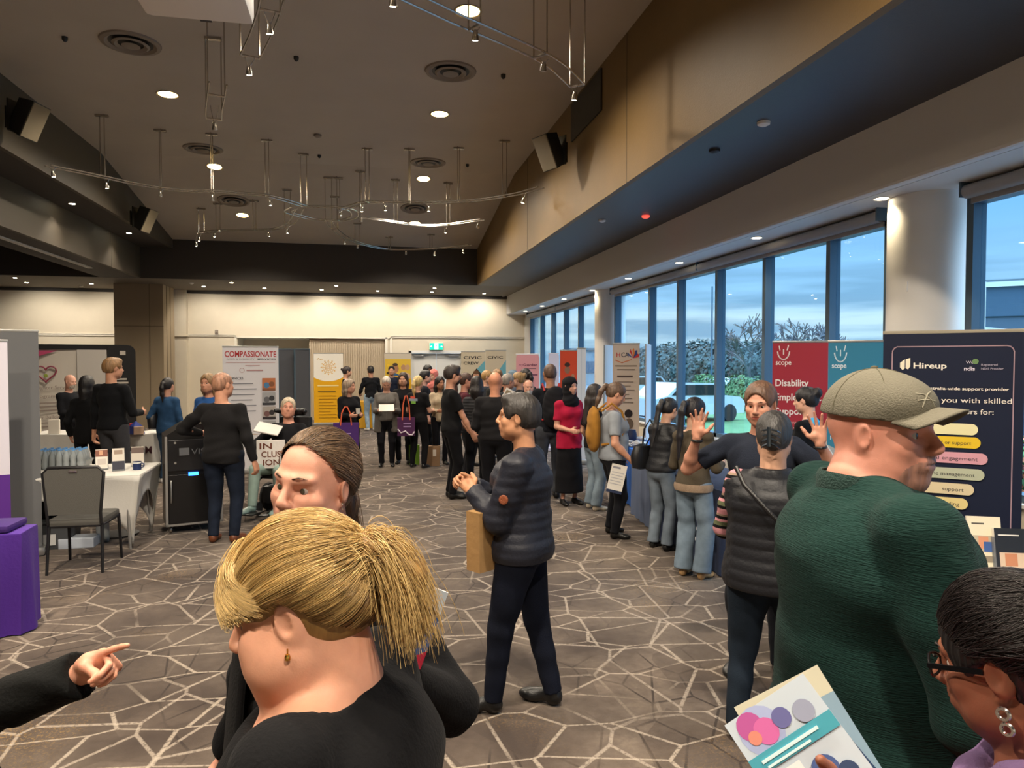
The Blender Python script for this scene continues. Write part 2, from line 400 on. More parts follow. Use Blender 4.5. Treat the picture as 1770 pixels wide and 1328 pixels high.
# other walls
slab('wall_left', XR - .2, XR, YN, YW + .2, 0, 5.1, m_cream)
slab('wall_near', XR, XG + .5, YN - .2, YN, 0, 6.1, m_cream)
slab('wall_right_sill', XG - .08, XG + .2, YN, YW, 0, .68, m_cream)
slab('trim_sill', XG - .14, XG + .2, YN, YW, .68, .71, m_white)
slab('baseboard_right', XG - .1, XG - .08, YN, YW, 0, .12, m_trim)
slab('wall_right_end', XG - .08, XG + .2, on_x(920, 626, XG).y, YW, .71, ZB, m_white)

# window bays, columns, blinds
m_glass = glass_mat()
m_blind = mat('blind_grey', 'a8a5a2', .6, bump=.1, bscale=200)
cols = [(5.38, 6.02), (5.40, 15.25), (5.38, -3.2)]
bays = [([-2.6, -1.3, .05, 1.4, 2.75, 4.1, 5.46], 3), ([6.5] + [on_x(p, 626, XG).y for p in (1438, 1327, 1244, 1177, 1127)] + [14.75], 2), ([15.7] + [on_x(p, 626, XG).y for p in (1004, 979, 957, 938)] + [on_x(920, 626, XG).y], 1)]
ZG = 3.36
for ys, n in bays:
    mb = MB()
    for i, y in enumerate(ys):
        w = .075
        mb.box((XG, y, (ZG + .71) / 2), (.14, w, ZG - .71)); 
        if i == 3 and n == 2: mb.box((XG + .02, y + .07, (ZG + .71) / 2), (.12, .05, ZG - .71), 1)
    mb.box((XG, (ys[0] + ys[-1]) / 2, ZG + .05), (.14, ys[-1] - ys[0], .22)); mb.box((XG, (ys[0] + ys[-1]) / 2, .74), (.14, ys[-1] - ys[0], .07))
    w = struct('window_%d' % n, mb, [m_frame, m_white])
    for a, b in zip(ys[:-1], ys[1:]):
        MB().box((XG + .02, (a + b) / 2, (ZG + .71) / 2), (.008, b - a - .075, ZG - .72)).build('pane', m_glass, w)
    L = ys[-1] - ys[0]
    bl = MB()
    prof = [(.062, 0), (.062, L)]
    bl.cyl((XG - .13, ys[0] + .02, ZG + .04), (XG - .13, ys[-1] - .02, ZG + .04), .062, n=20)
    bl.box((XG - .085, (ys[0] + ys[-1]) / 2, ZG - .04), (.02, L - .06, .05))
    for y in (ys[0] + .01, ys[-1] - .01, (ys[0] + ys[-1]) / 2): bl.box((XG - .13, y, ZG + .06), (.13, .02, .14), 1)
    o = bl.build('roller_blind', [m_blind, m_frame], smooth=True)
    tag(o, {1: 'rolled-up grey roller blind over the farthest window bay, by the far wall', 2: 'long rolled-up grey roller blind over the middle window bay between the round columns', 3: 'rolled-up grey roller blind over the nearest window bay, right of the big round column'}[n], 'blind', 'rolled-up window blinds')
for i, (x, y) in enumerate(cols):
    struct('wall_column_%s' % ['near', 'far', 'behind'][i], MB().lathe([(.345, 0), (.345, ZB + .01)], n=48, M=Matrix.Translation((x, y, 0))), m_white, smooth=True)
# small hook plate on the near column
d = Vector((-.345 * .93, -.345 * .38, 0))
tag(MB().box((5.38, 6.02, 0) , (.018, .012, .1), bev=.004).build('cord_cleat', m_white), 'small white blind cord cleat on the big round column', 'cleat')
bpy.data.objects['cord_cleat'].location = Vector((0, 0, 0)) + d * 1.0 + Vector((0, 0, CAMZ + .72))

# ------------------------------------------------------------ outdoors through the windows
m_asph = mat('asphalt', '6d7076', .9, bump=.3, bscale=30, var=.1, vscale=2)
m_grassg = mat('lawn_green', '5b7a4a', .95, var=.25, vscale=1.5, bump=.4, bscale=20)
tag(MB().box((60 + XG + .3, 20, -.4), (120, 160, .2)).build('ground_outside', m_asph), kind='structure')
# ------------------------------------------------------------ ceiling fittings
m_lampw = mat('lamp_warm', 'fff0c0', .5, emit='ffd98a', es=22)
m_lamps = mat('lamp_spot', 'fff6dc', .5, emit='fff0cc', es=60)
m_lampc = mat('lamp_bay', 'fff6e0', .5, emit='ffedc8', es=14)
m_chrome = mat('brushed_chrome', 'b9b2a8', .25, .9)
m_ring = mat('ceiling_fitting_paint', '8a7f72', .6)
m_black = mat('black_plastic', '1c1b1b', .45)

def lamp(kind, loc, energy, color, parent=None, size=.05, rot=None, spot=math.radians(120), blend=.6, rad=.05):
    l = bpy.data.lights.new('light', kind); l.energy = energy * LAMP; l.color = color
    if kind == 'SPOT': l.spot_size = spot; l.spot_blend = blend; l.shadow_soft_size = rad
    if kind == 'AREA': l.shape = 'DISK'; l.size = size
    if kind == 'POINT': l.shadow_soft_size = rad
    o = bpy.data.objects.new('light', l); COL.objects.link(o); o.location = loc
    if rot: o.rotation_euler = rot
    if parent: o.parent = parent
    return o
WARM = (1.0, .87, .70); NEUT = (1.0, .91, .79)

def on_main(px, py):
    p = on_z(px, py, ZM)
    if p.y > YB:
        r = ray(px, py); k = (ZF - ZM) / (YT - YB)
        t = (ZM - k * YB - CAMZ) / (r.z - k * r.y); p = CAM + r * t
    return p
SLOPE = math.atan((ZM - ZF) / (YT - YB))

big = [(290, 163, 'large warm round downlight in the main ceiling, left row, second nearest the camera'), (809, 19, 'large warm round downlight at the top edge of the picture, right row'),
       (760, 197, 'large warm round downlight right row, just beyond the round air diffuser'), (371, 288, 'large warm round downlight left row, beside the left curved track'),
       (732, 309, 'large warm round downlight right row, above the double curved tracks'), (419, 372, 'farthest large warm downlight of the left row'), (717, 386, 'farthest large warm downlight of the right row')]
E_BIG = 320
for px, py, lb in big:
    p = on_main(px, py); tilt = SLOPE if p.y > YB else 0
    e = empty('ceiling_downlight', p, 0, lb, 'downlight', 'large warm downlights in the main ceiling'); e.rotation_euler.x = -tilt
    MB().lathe([(.135, .02), (.165, -.006), (.16, -.012), (.135, -.004)], n=32, cap=False).build('trim_ring', m_ring, e, smooth=True)
    MB().lathe([(.135, -.005), (.12, -.012)], n=32).build('lamp_lens', m_lampw, e)
    lamp('SPOT', (0, 0, -.03), E_BIG, WARM, e, spot=math.radians(150), blend=.5, rad=.11)
for x, y in ((.85, 2.0), (-2.6, 4.6), (.85, -1.2), (-2.6, .6)):  # unseen lamps continuing the rows, added at raised power to light the foreground
    e = empty('ceiling_downlight', (x, y, ZM), 0, 'unseen large warm downlight added in the main ceiling to light the foreground', 'downlight', 'unseen downlights added above the camera')
    MB().lathe([(.135, .02), (.165, -.006), (.16, -.012), (.135, -.004)], n=24, cap=False).build('trim_ring', m_ring, e, smooth=True)
    MB().lathe([(.135, -.005), (.12, -.012)], n=24).build('lamp_lens', m_lampw, e)
    lamp('SPOT', (0, 0, -.03), E_BIG * 2.0, WARM, e, spot=math.radians(150), blend=.5, rad=.11)

def small_down(px, py, z, label, group, energy, col=NEUT, r=.05, m=None, spot=100, name='recessed_spotlight', tilt=0):
    p = on_z(px, py, z)
    e = empty(name, p, 0, label, 'downlight', group)
    MB().lathe([(r, .01), (r * 1.35, -.003), (r * 1.3, -.008), (r, -.003)], n=20, cap=False).build('trim_ring', m_white, e, smooth=True)
    MB().lathe([(r, -.004), (r * .85, -.010)], n=20).build('lamp_lens', m or m_lamps, e)
    lamp('SPOT', (0, 0, -.025), energy, col, e, spot=math.radians(spot), blend=.7, rad=.04, rot=(tilt, 0, 0))
    return e
for i, (px, py) in enumerate([(26, 480), (46, 488.5), (158, 490.5), (352, 495), (400, 488.5), (457, 498), (556, 501), (581, 494), (652.6, 503), (746.5, 505), (751, 498), (836.6, 507.5)]):
    near = py < 496 and px > 300 or px == 751
    small_down(px, py, ZL, ['small bright spot in the far left soffit, nearest the left picture edge', 'small bright spot in the far left soffit, second from the left edge', 'small bright spot in the far soffit left of the beige pillar', 'small bright spot in the far soffit, first to the right of the beige pillar',
        'small bright spot in the far soffit above the white sign banner, set a little forward', 'small bright spot in the far soffit above the niche', 'small bright spot washing the far wall left of the middle of the soffit', 'small bright spot set forward in the soffit, middle of the far wall',
        'small bright spot washing the far wall above the second yellow banner', 'small bright spot close to the far wall above the exit sign', 'small bright spot just in front of another above the exit sign', 'last small bright spot before the right corner of the far soffit'][i], 'wall-washing spots in the far soffit', 62, NEUT, .045, spot=130, tilt=.55)
# spots in the stepped left soffit
for i, (px, py, lb) in enumerate([(125, 352, 'bright spot in the stepped left soffit, nearer one, lighting the taupe wall'), (223, 403, 'bright spot in the stepped left soffit, farther one, lighting the taupe wall')]):
    e = small_down(px, py, ZS, lb, 'spots in the stepped left soffit', 30, NEUT, .05, spot=110)
bay = [(1524, 343), (1308, 411), (1174, 454), (1086, 481), (1024, 502), (975, 517), (937, 529), (908, 538)]
nm = ['nearest', 'second', 'third', 'fourth', 'fifth', 'sixth', 'seventh', 'farthest']
for i, (px, py) in enumerate(bay):
    small_down(px, py, ZB + .005, '%s white downlight in the window bay ceiling%s' % (nm[i], ', lighting the big round column' if i == 0 else ' counting from the camera'), 'downlights along the window bay', 22, (1, .82, .52), .06, m_lampc, spot=125, name='bay_downlight')
for y in (3.0, .2): 
    e = empty('bay_downlight', (5.0, y, ZB + .005), 0, 'white downlight in the window bay ceiling outside the picture', 'downlight', 'downlights behind the picture edge')
    MB().lathe([(.06, -.004), (.05, -.01)], n=20).build('lamp_lens', m_lampc, e); lamp('SPOT', (0, 0, -.025), 22, (1, .82, .52), e, spot=2.2, blend=.7, rad=.04)

# curved twin-rail track lights
ZT = CAMZ + 3.05
def smooth_path(pts, n=6):
    P = [Vector(p) for p in pts]; out = []
    for i in range(len(P) - 1):
        p0, p1, p2, p3 = P[max(i - 1, 0)], P[i], P[i + 1], P[min(i + 2, len(P) - 1)]
        for k in range(n):
            t = k / n
            out.append(.5 * ((2 * p1) + (-p0 + p2) * t + (2 * p0 - 5 * p1 + 4 * p2 - p3) * t * t + (-p0 + 3 * p1 - 3 * p2 + p3) * t ** 3))
    out.append(P[-1]); return out
def ceil_z(x, y): return ZM if y < YB else ZM - (y - YB) * (ZM - ZF) / (YT - YB)
def track(pts, rods, spots, label, gap=.07):
    W = smooth_path([on_z(x, y, ZT) for x, y in pts]); c = W[len(W) // 2].copy()
    e = empty('track_light', c, 0, label, 'track light', 'curved twin-rail track lights')
    W = [w - c for w in W]
    sides = [[], []]
    for i, w in enumerate(W):
        t = (W[min(i + 1, len(W) - 1)] - W[max(i - 1, 0)]).normalized(); n = Vector((-t.y, t.x, 0))
        sides[0].append(w + n * gap); sides[1].append(w - n * gap)
    for s in sides: MB().tube(s, .011, 6).build('rail', m_chrome, e, smooth=True)
    def near(px):
        # the point of the track drawn nearest to this picture column
        best = None
        for i, w in enumerate(W):
            q = w + c - CAM; x = 885 + F * q.dot(RIGHT) / q.dot(FWD); d = abs(x - px)
            if best is None or d < best[0]: best = (d, i)
        return best[1]
    for px in rods:
        i = near(px); b = MB(); w = W[i]
        for s in sides:
            q = s[i]; top = ceil_z(q.x + c.x, q.y + c.y) - c.z
            b.cyl(q, (q.x, q.y, top), .008, n=6)
        b.cyl(sides[0][i], sides[1][i], .012, n=6)
        top = ceil_z(w.x + c.x, w.y + c.y) - c.z
        b.box((w.x, w.y, top - .015), (.2, .06, .03))
        b.build('suspension_rod', m_chrome, e, smooth=True)
    for px, py, on in spots:
        i = near(px); w = W[i] + c
        r = ray(px, py); zc = (w - CAM).dot(FWD); p = CAM + r * zc - c
        p.x = (W[i].x * .5 + p.x * .5)
        b = MB(); b.cyl((W[i].x - .05, W[i].y, W[i].z), p + Vector((-.01, 0, .05)), .004, n=5); b.cyl((W[i].x + .05, W[i].y, W[i].z), p + Vector((.01, 0, .05)), .004, n=5)
        b.lathe([(.012, .06), (.02, .05), (.03, .0), (.034, -.03), (.03, -.03)], n=14, M=Matrix.Translation(p) @ Matrix.Rotation(.35, 4, 'X'))
        h = b.build('spot_head', m_chrome, e, smooth=True)
        MB().lathe([(.028, -.026), (.022, -.034), (.0, -.036)], n=14, M=Matrix.Translation(p) @ Matrix.Rotation(.35, 4, 'X')).build('lamp_lens', m_lamps if on else m_white, h)
        if on: lamp('SPOT', p + Vector((0, -.0, -.05)), 14, NEUT, e, spot=math.radians(90), blend=.8, rad=.03, rot=(.3, 0, 0))
track([(83, 286), (100, 290), (150, 300), (184, 307), (230, 317), (278, 325), (330, 330), (367, 330), (420, 334), (462, 338), (500, 348), (528, 357)], [178, 274, 367, 462, 526],
      [(92.5, 302, 1), (184.7, 322, 1), (278, 337, 0), (369, 344, 0), (466, 352, 1)], 'long curved track light sweeping from the left tray wall to the middle of the ceiling')
track([(528, 357), (575, 357.5), (600, 361), (612, 367), (610, 376), (585, 381), (545, 379), (515, 372), (498, 366), (510, 359)], [585], [(588, 370, 1)], 'small looped track light in the middle of the ceiling')
track([(345, 403), (377, 399), (440, 397.5), (474, 396), (497, 389.5), (508, 380), (514, 370), (519, 360)], [347, 377, 440, 498], [(332.4, 423, 1), (342.6, 414, 1), (372, 407, 1), (466, 406, 1), (497, 400.6, 1)], 'hooked track light at the far left of the tray, left of the loop')
track([(567, 379), (575, 392), (588, 404), (603, 413), (621, 420), (642, 426), (673, 431), (707, 431.5), (745, 430), (786, 427), (812, 423)], [568, 580, 619, 675, 744], [(595.7, 419, 1), (618, 427, 0), (702, 438, 0), (750.5, 439, 1), (800, 435, 1)], 'lowest curved track light, hanging in front of the dark far tray wall')
track([(620, 376), (650, 379), (690, 385), (720, 389), (745, 390), (775, 388), (805, 384), (833, 380)], [622, 682, 775], [(625, 363 + 18, 0), (769.7, 400, 1), (825.5, 392, 0)], 'short golden curved track light under the farthest right downlight')
track([(590, 362), (612, 355), (635, 349), (673, 349.5), (708, 349.5), (747, 349), (793, 348), (831, 345), (872, 339), (899, 334), (935, 324)], [633, 708, 793, 870], [(625, 363, 1), (665.5, 361, 1), (742, 362, 1), (903, 348, 1)], 'upper right curved track light reaching the ochre bulkhead')
track([(640, -40), (690, -14), (740, 10), (789, 33), (840, 55), (925, 92), (962, 114), (985, 135), (998, 148)], [820, 935, 999], [(677, 4, 1), (823, 64, 1), (938, 117, 0), (993, 168, 1)], 'nearest curved track light at the top of the picture, ending at the ochre wall', .085)
track([(500, -60), (474, -10), (464, 25), (448, 66), (432, 98)], [466, 432], [(465, 52, 1), (429, 124, 1)], 'track light at the top of the picture beside the white projector', .09)
track([(377, 144), (374, 165), (370, 190), (370, 206)], [374, 370], [(371, 220, 0)], 'short unlit track light between the two left downlights', .09)

# air diffusers
for px, py, lb in [(226, 74, 'round ceiling air diffuser at upper left, nearest of the left row'), (779, 123, 'round ceiling air diffuser at upper right between two warm downlights'), (351, 257, 'round air diffuser just above the left track light'), (740, 281, 'round air diffuser in the right row above the third downlight'), (404, 347, 'far round air diffuser of the left row'), (718, 360, 'far round air diffuser of the right row')]:
    p = on_main(px, py); e = empty('air_diffuser', p, 0, lb, 'air diffuser', 'round ceiling diffusers')
    if p.y > YB: e.rotation_euler.x = -SLOPE
    MB().lathe([(.36, 0), (.35, -.02), (.30, -.03), (.26, -.005), (.27, .0)], n=40, cap=False).lathe([(.22, -.03), (.19, -.045), (.15, -.02), (.16, -.015)], n=40, cap=False).lathe([(.11, -.045), (.07, -.055), (.0, -.05)], n=32, cap=False).build('cone_rings', m_ring, e, smooth=True)
    MB().lathe([(.27, -.002), (.26, -.003)], n=40).build('throat', m_black, e)

# sensors and sprinklers
def puck(name, p, r, h, m, lb, cat, grp=None):
    e = MB().lathe([(r * .5, 0), (r, -.0), (r * .95, -h * .6), (r * .4, -h), (0, -h)], n=18, cap=False).build(name, m, smooth=True); e.location = p
    return tag(e, lb, cat, grp)
for px, py, lb in [(512, 98, 'tiny sprinkler head near the top middle of the main ceiling'), (870, 129, 'tiny sprinkler head right of the round diffuser'), (112, 64, 'tiny sprinkler head in the upper left of the ceiling'), (552, 268, 'tiny sprinkler head in the middle of the main ceiling'), (808, 284, 'tiny sprinkler head right of the small right diffuser')]:
    puck('ceiling_sprinkler', on_main(px, py), .035, .06, m_black, lb, 'sprinkler', 'ceiling sprinklers')
puck('smoke_detector', on_main(549, 233), .07, .05, m_ring, 'flat round detector in the middle of the main ceiling', 'detector')
for px, py, m, lb in [(1320, 211, m_white, 'small round detector in the charcoal soffit, nearest one'), (1235, 259, m_black, 'flat black speaker disc in the charcoal soffit'), (1116, 373, mat('sensor_red', '8a3030', .5, emit='ff5040', es=1.5), 'small detector glowing red in the charcoal soffit'), (1041, 380, m_white, 'small white sensor in the charcoal soffit beside the red one'), (870, 511, m_white, 'small white sensor in the far right corner of the soffit'), (331, 489, m_white, 'flat white disc in the far soffit right of the beige pillar'), (140, 494, m_white, 'small white camera dome in the far left soffit')]:
    puck('ceiling_sensor', on_z(px, py, ZL), .06, .04, m, lb, 'ceiling sensor', 'soffit sensors')

# speakers
m_spk = mat('speaker_black', '26241f', .5); m_grl = mat('speaker_grille', '8a7c62', .7, bump=.5, bscale=400)
def speaker(p, rz, lb, side):
    e = empty('wall_speaker', p, rz, lb, 'speaker', 'speakers on the tray walls')
    # local: +y front (out from the wall), wall behind at -y
    MB().prism([(-.15, -.22), (.15, -.22), (.15, .22), (-.15, .22)], -.02, .0).build('x', m_spk, e).name = 'rear_plate'
    b = MB(); T = Matrix.Rotation(.45, 4, 'X').inverted()
    b.add([(-.17, .17, -.26), (.17, .17, -.26), (.17, .17, .26), (-.17, .17, .26), (-.1, -.1, -.22), (.1, -.1, -.22), (.1, -.1, .22), (-.1, -.1, .22)], [(0, 1, 2, 3), (7, 6, 5, 4), (0, 4, 5, 1), (1, 5, 6, 2), (2, 6, 7, 3), (3, 7, 4, 0)], 0, Matrix.Translation((0, .12, 0)) @ T)
    b.build('cabinet', m_spk, e)
    MB().box((0, .178, 0), (.32, .015, .5), bev=.01).build('grille', m_grl, e).matrix_local = Matrix.Translation((0, .12, 0)) @ T
    MB().cyl((0, -.1, 0), (0, .05, 0), .03).box((0, -.12, 0), (.1, .02, .3)).build('bracket', m_spk, e)
p = on_x(966, 262, X1 - .28); speaker(p, math.radians(115), 'black wedge speaker bracketed on the ochre right bulkhead', 1)
p = on_x(28, 203, XL1 + .22); speaker(p, math.radians(-105), 'black wedge speaker on the left tray wall near the picture edge', -1)
p = on_x(237, 377, XL1 + .22); speaker(p, math.radians(-105), 'black wedge speaker far along the left tray wall', -1)
# grille panel on the ochre wall
a = on_x(1041, 185, X1); b_ = on_x(989, 246, X1)
tag(MB().box((X1 - .012, (a.y + b_.y) / 2, (ZM - .06 + b_.z) / 2), (.02, abs(a.y - b_.y), ZM - .06 - b_.z)).build('return_air_grille', mat('grille_dark', '2c2823', .6, bump=.6, bscale=200, stretch=(1, 1, 12))), 'dark rectangular return air grille high on the ochre bulkhead', 'grille')

# projector
p = at(348, 38, 3.2); zb = p.z
e = empty('ceiling_projector', (p.x, p.y, zb), 0, 'white ceiling projector hanging at the top edge of the picture', 'projector')
MB().box((0, -.25, .08), (.46, .5, .16), bev=.03).build('housing', m_white, e, smooth=True)
MB().box((.02, -.0, .012), (.05, .02, .012)).build('sensor_window', m_black, e)
MB().cyl((0, -.25, .16), (0, -.25, ZM - zb), .025).lathe([(.08, ZM - zb), (.08, ZM - zb - .03)], n=20, M=Matrix.Translation((0, -.25, 0))).build('ceiling_pole', m_white, e, smooth=True)

# exit sign and wall camera
p = on_y(754, 599, YW - .06)
e = empty('exit_sign', p, 0, 'green and white illuminated exit sign above the white double doors', 'sign')
MB().box((0, 0, 0), (.46, .08, .24), bev=.01).build('housing', m_white, e)
g = mat('exit_green', '10c08a', .5, emit='12d09a', es=1.3)
MB().box((0, -.043, 0), (.44, .006, .22)).build('green_panel', g, e)
b = MB().box((0, -.048, 0), (.13, .004, .2), 0)
b.lathe([(.014, 0), (.014, .003)], mi=1, n=10, M=Matrix.Translation((.012, -.052, .062)) @ Matrix.Rotation(math.pi / 2, 4, 'X')).cyl((.005, -.052, .04), (-.012, -.052, -.01), .012, mi=1).cyl((-.012, -.052, -.01), (.02, -.052, -.04), .009, mi=1).cyl((.02, -.052, -.04), (.012, -.052, -.08), .008, mi=1).cyl((-.012, -.052, -.01), (-.03, -.052, -.045), .009, mi=1).cyl((-.03, -.052, -.045), (-.055, -.052, -.05), .008, mi=1).cyl((0, -.052, .035), (.035, -.052, .005), .007, mi=1).cyl((0, -.052, .035), (-.035, -.052, .02), .007, mi=1)
for s in (-1, 1): b.prism([(s * .14, .0), (s * .17, .03), (s * .17, .012), (s * .2, .012), (s * .2, -.012), (s * .17, -.012), (s * .17, -.03)], -.05, -.046, 0)
b.build('running_figure', [mat('exit_white', 'f4fffb', .5, emit='eafff6', es=1.6), g], e)
p = on_y(374, 575, YW - .05)
e = empty('wall_camera', p, 0, 'small grey security camera on the far wall over the picture rail', 'camera')
MB().box((0, .03, 0), (.1, .04, .16), bev=.01).build('mount', m_ring, e); MB().cyl((0, .0, .03), (.03, -.12, -.03), .04).build('camera_body', m_ring, e, smooth=True)
# ------------------------------------------------------------ implicit surfaces for soft bodies
def msc(m): return m.to_3x3().determinant() ** (1 / 3)
class Sdf:
    def __init__(s): s.ops = []; s.T = Matrix.Identity(4); s.noise = None; s.reg = []
    def _p(s, p): return s.T @ Vector(p)
    def cone(s, a, b, ra, rb=None, k=.02, m='+', fl=None, cut=0, cut0=0):
        sc = msc(s.T)
        if rb is None: rb = ra
        A, B = s._p(a), s._p(b); f = None
        if fl: f = ((s.T.to_3x3() @ Vector(fl[0])).normalized(), fl[1])
        s.ops.append(('c', A, B, ra * sc, rb * sc, k * sc, m, f, cut, cut0)); return s
    def ell(s, c, r, k=.02, m='+', R=None):
        sc = msc(s.T); R3 = s.T.to_3x3().normalized()
        if R is not None: R3 = R3 @ R.to_3x3()
        s.ops.append(('e', s._p(c), tuple(x * sc for x in r), k * sc, m, R3)); return s
    def plane(s, n, o, k=.0):
        # keeps the side where (p - o).n < 0
        n = (s.T.to_3x3() @ Vector(n)).normalized(); s.ops.append(('p', n, s._p(o), k)); return s
    def region(s, c, r, mi):
        s.reg.append((s._p(c), tuple(x * msc(s.T) for x in r), s.T.to_3x3().normalized(), mi)); return s
    def chain(s, pts, rs, k=.02, fl=None):
        for i in range(len(pts) - 1): s.cone(pts[i], pts[i + 1], rs[i], rs[i + 1], k, fl=fl)
        return s
    def bounds(s):
        lo = np.array([1e9] * 3); hi = -lo
        for o in s.ops:
            if o[0] == 'c' and o[6] == '+':
                for p, r in ((o[1], o[3]), (o[2], o[4])):
                    v = np.array(p); lo = np.minimum(lo, v - r); hi = np.maximum(hi, v + r)
            if o[0] == 'e' and o[4] == '+':
                R = np.abs(np.array(o[5])); e = R @ np.array(o[2]); v = np.array(o[1]); lo = np.minimum(lo, v - e); hi = np.maximum(hi, v + e)
        return lo, hi
    def mesh(s, name, mats, parent, coarse=.012, fine=None, boxes=(), clip=None, smooth=1):
        lo, hi = s.bounds()
        for o in s.ops:   # planes that are axis aligned shrink the box a little (cheap win)
            if o[0] == 'p':
                for ax in range(3):
                    if abs(o[1][ax]) > .999:
                        if o[1][ax] > 0: hi[ax] = min(hi[ax], o[2][ax] + .03)
                        else: lo[ax] = max(lo[ax], o[2][ax] - .03)
        if clip: lo = np.maximum(lo, clip[0]); hi = np.minimum(hi, clip[1])
        pad = coarse * 2.2; axs = []
        for ax in range(3):
            x = lo[ax] - pad; L = [x]
            while x < hi[ax] + pad:
                f = fine and any(b[0][ax] - coarse <= x <= b[1][ax] for b in boxes)
                x += fine if f else coarse; L.append(x)
            axs.append(np.array(L))
        xs, ys, zs = axs
        V = np.full((len(xs), len(ys), len(zs)), .5, dtype=np.float32)
        for o in s.ops:
            if o[0] == 'p':
                n, q, k = o[1], o[2], o[3]
                d = (xs[:, None, None] - q[0]) * n[0] + (ys[None, :, None] - q[1]) * n[1] + (zs[None, None, :] - q[2]) * n[2]
                np.maximum(V, d, out=V); continue
            if o[0] == 'c':
                _, A, B, ra, rb, k, m, fl, cut, cut0 = o
                rr = max(ra, rb) * (1.0 if not fl or fl[1] <= 1 else fl[1]) + k + coarse * 2
                l = [min(A[i], B[i]) - rr for i in range(3)]; h = [max(A[i], B[i]) + rr for i in range(3)]
            else:
                _, c, r, k, m, R = o
                e = np.abs(np.array(R)) @ np.array(r); l = [c[i] - e[i] - k - coarse * 2 for i in range(3)]; h = [c[i] + e[i] + k + coarse * 2 for i in range(3)]
            sl = tuple(slice(max(0, np.searchsorted(a, l[i]) - 1), np.searchsorted(a, h[i]) + 1) for i, a in enumerate(axs))
            X = xs[sl[0]][:, None, None]; Y = ys[sl[1]][None, :, None]; Z = zs[sl[2]][None, None, :]
            if 0 in (X.size, Y.size, Z.size): continue
            if o[0] == 'c':
                px, py, pz = X - A[0], Y - A[1], Z - A[2]; b = np.array(B - A); bb = max(1e-9, float(b @ b))
                if fl:
                    u, f = fl; g = 1 / f - 1
                    w = (px * u[0] + py * u[1] + pz * u[2]) * g
                    px, py, pz = px + w * u[0], py + w * u[1], pz + w * u[2]
                    bu = float(b @ np.array(u)) * g; b = b + bu * np.array(u); bb = max(1e-9, float(b @ b))
                t0 = (px * b[0] + py * b[1] + pz * b[2]) / bb; t = np.clip(t0, 0, 1)
                d = np.sqrt((px - t * b[0]) ** 2 + (py - t * b[1]) ** 2 + (pz - t * b[2]) ** 2) - (ra + (rb - ra) * t)
                if fl: d = d * min(1, fl[1])
                L_ = math.sqrt(bb)
                if cut: d = np.maximum(d, (t0 - 1) * L_)
                if cut0: d = np.maximum(d, -t0 * L_)
            else:
                Ri = np.array(R).T; px, py, pz = X - c[0], Y - c[1], Z - c[2]
                qx = Ri[0, 0] * px + Ri[0, 1] * py + Ri[0, 2] * pz; qy = Ri[1, 0] * px + Ri[1, 1] * py + Ri[1, 2] * pz; qz = Ri[2, 0] * px + Ri[2, 1] * py + Ri[2, 2] * pz
                k0 = np.sqrt((qx / r[0]) ** 2 + (qy / r[1]) ** 2 + (qz / r[2]) ** 2); k1 = np.sqrt((qx / r[0] ** 2) ** 2 + (qy / r[1] ** 2) ** 2 + (qz / r[2] ** 2) ** 2) + 1e-9
                d = k0 * (k0 - 1) / k1
            a = V[sl]
            if m == '+':
                if k > 0: hh = np.clip(k - np.abs(a - d), 0, None) / k; r_ = np.minimum(a, d) - hh * hh * k * .25
                else: r_ = np.minimum(a, d)
            else:
                d = -d
                if k > 0: hh = np.clip(k - np.abs(a - d), 0, None) / k; r_ = np.maximum(a, d) + hh * hh * k * .25
                else: r_ = np.maximum(a, d)
            V[sl] = r_
        if s.noise:
            V += s.noise(xs[:, None, None], ys[None, :, None], zs[None, None, :]).astype(np.float32)
        return nets(V, xs, ys, zs, name, mats, parent, s.reg, smooth)

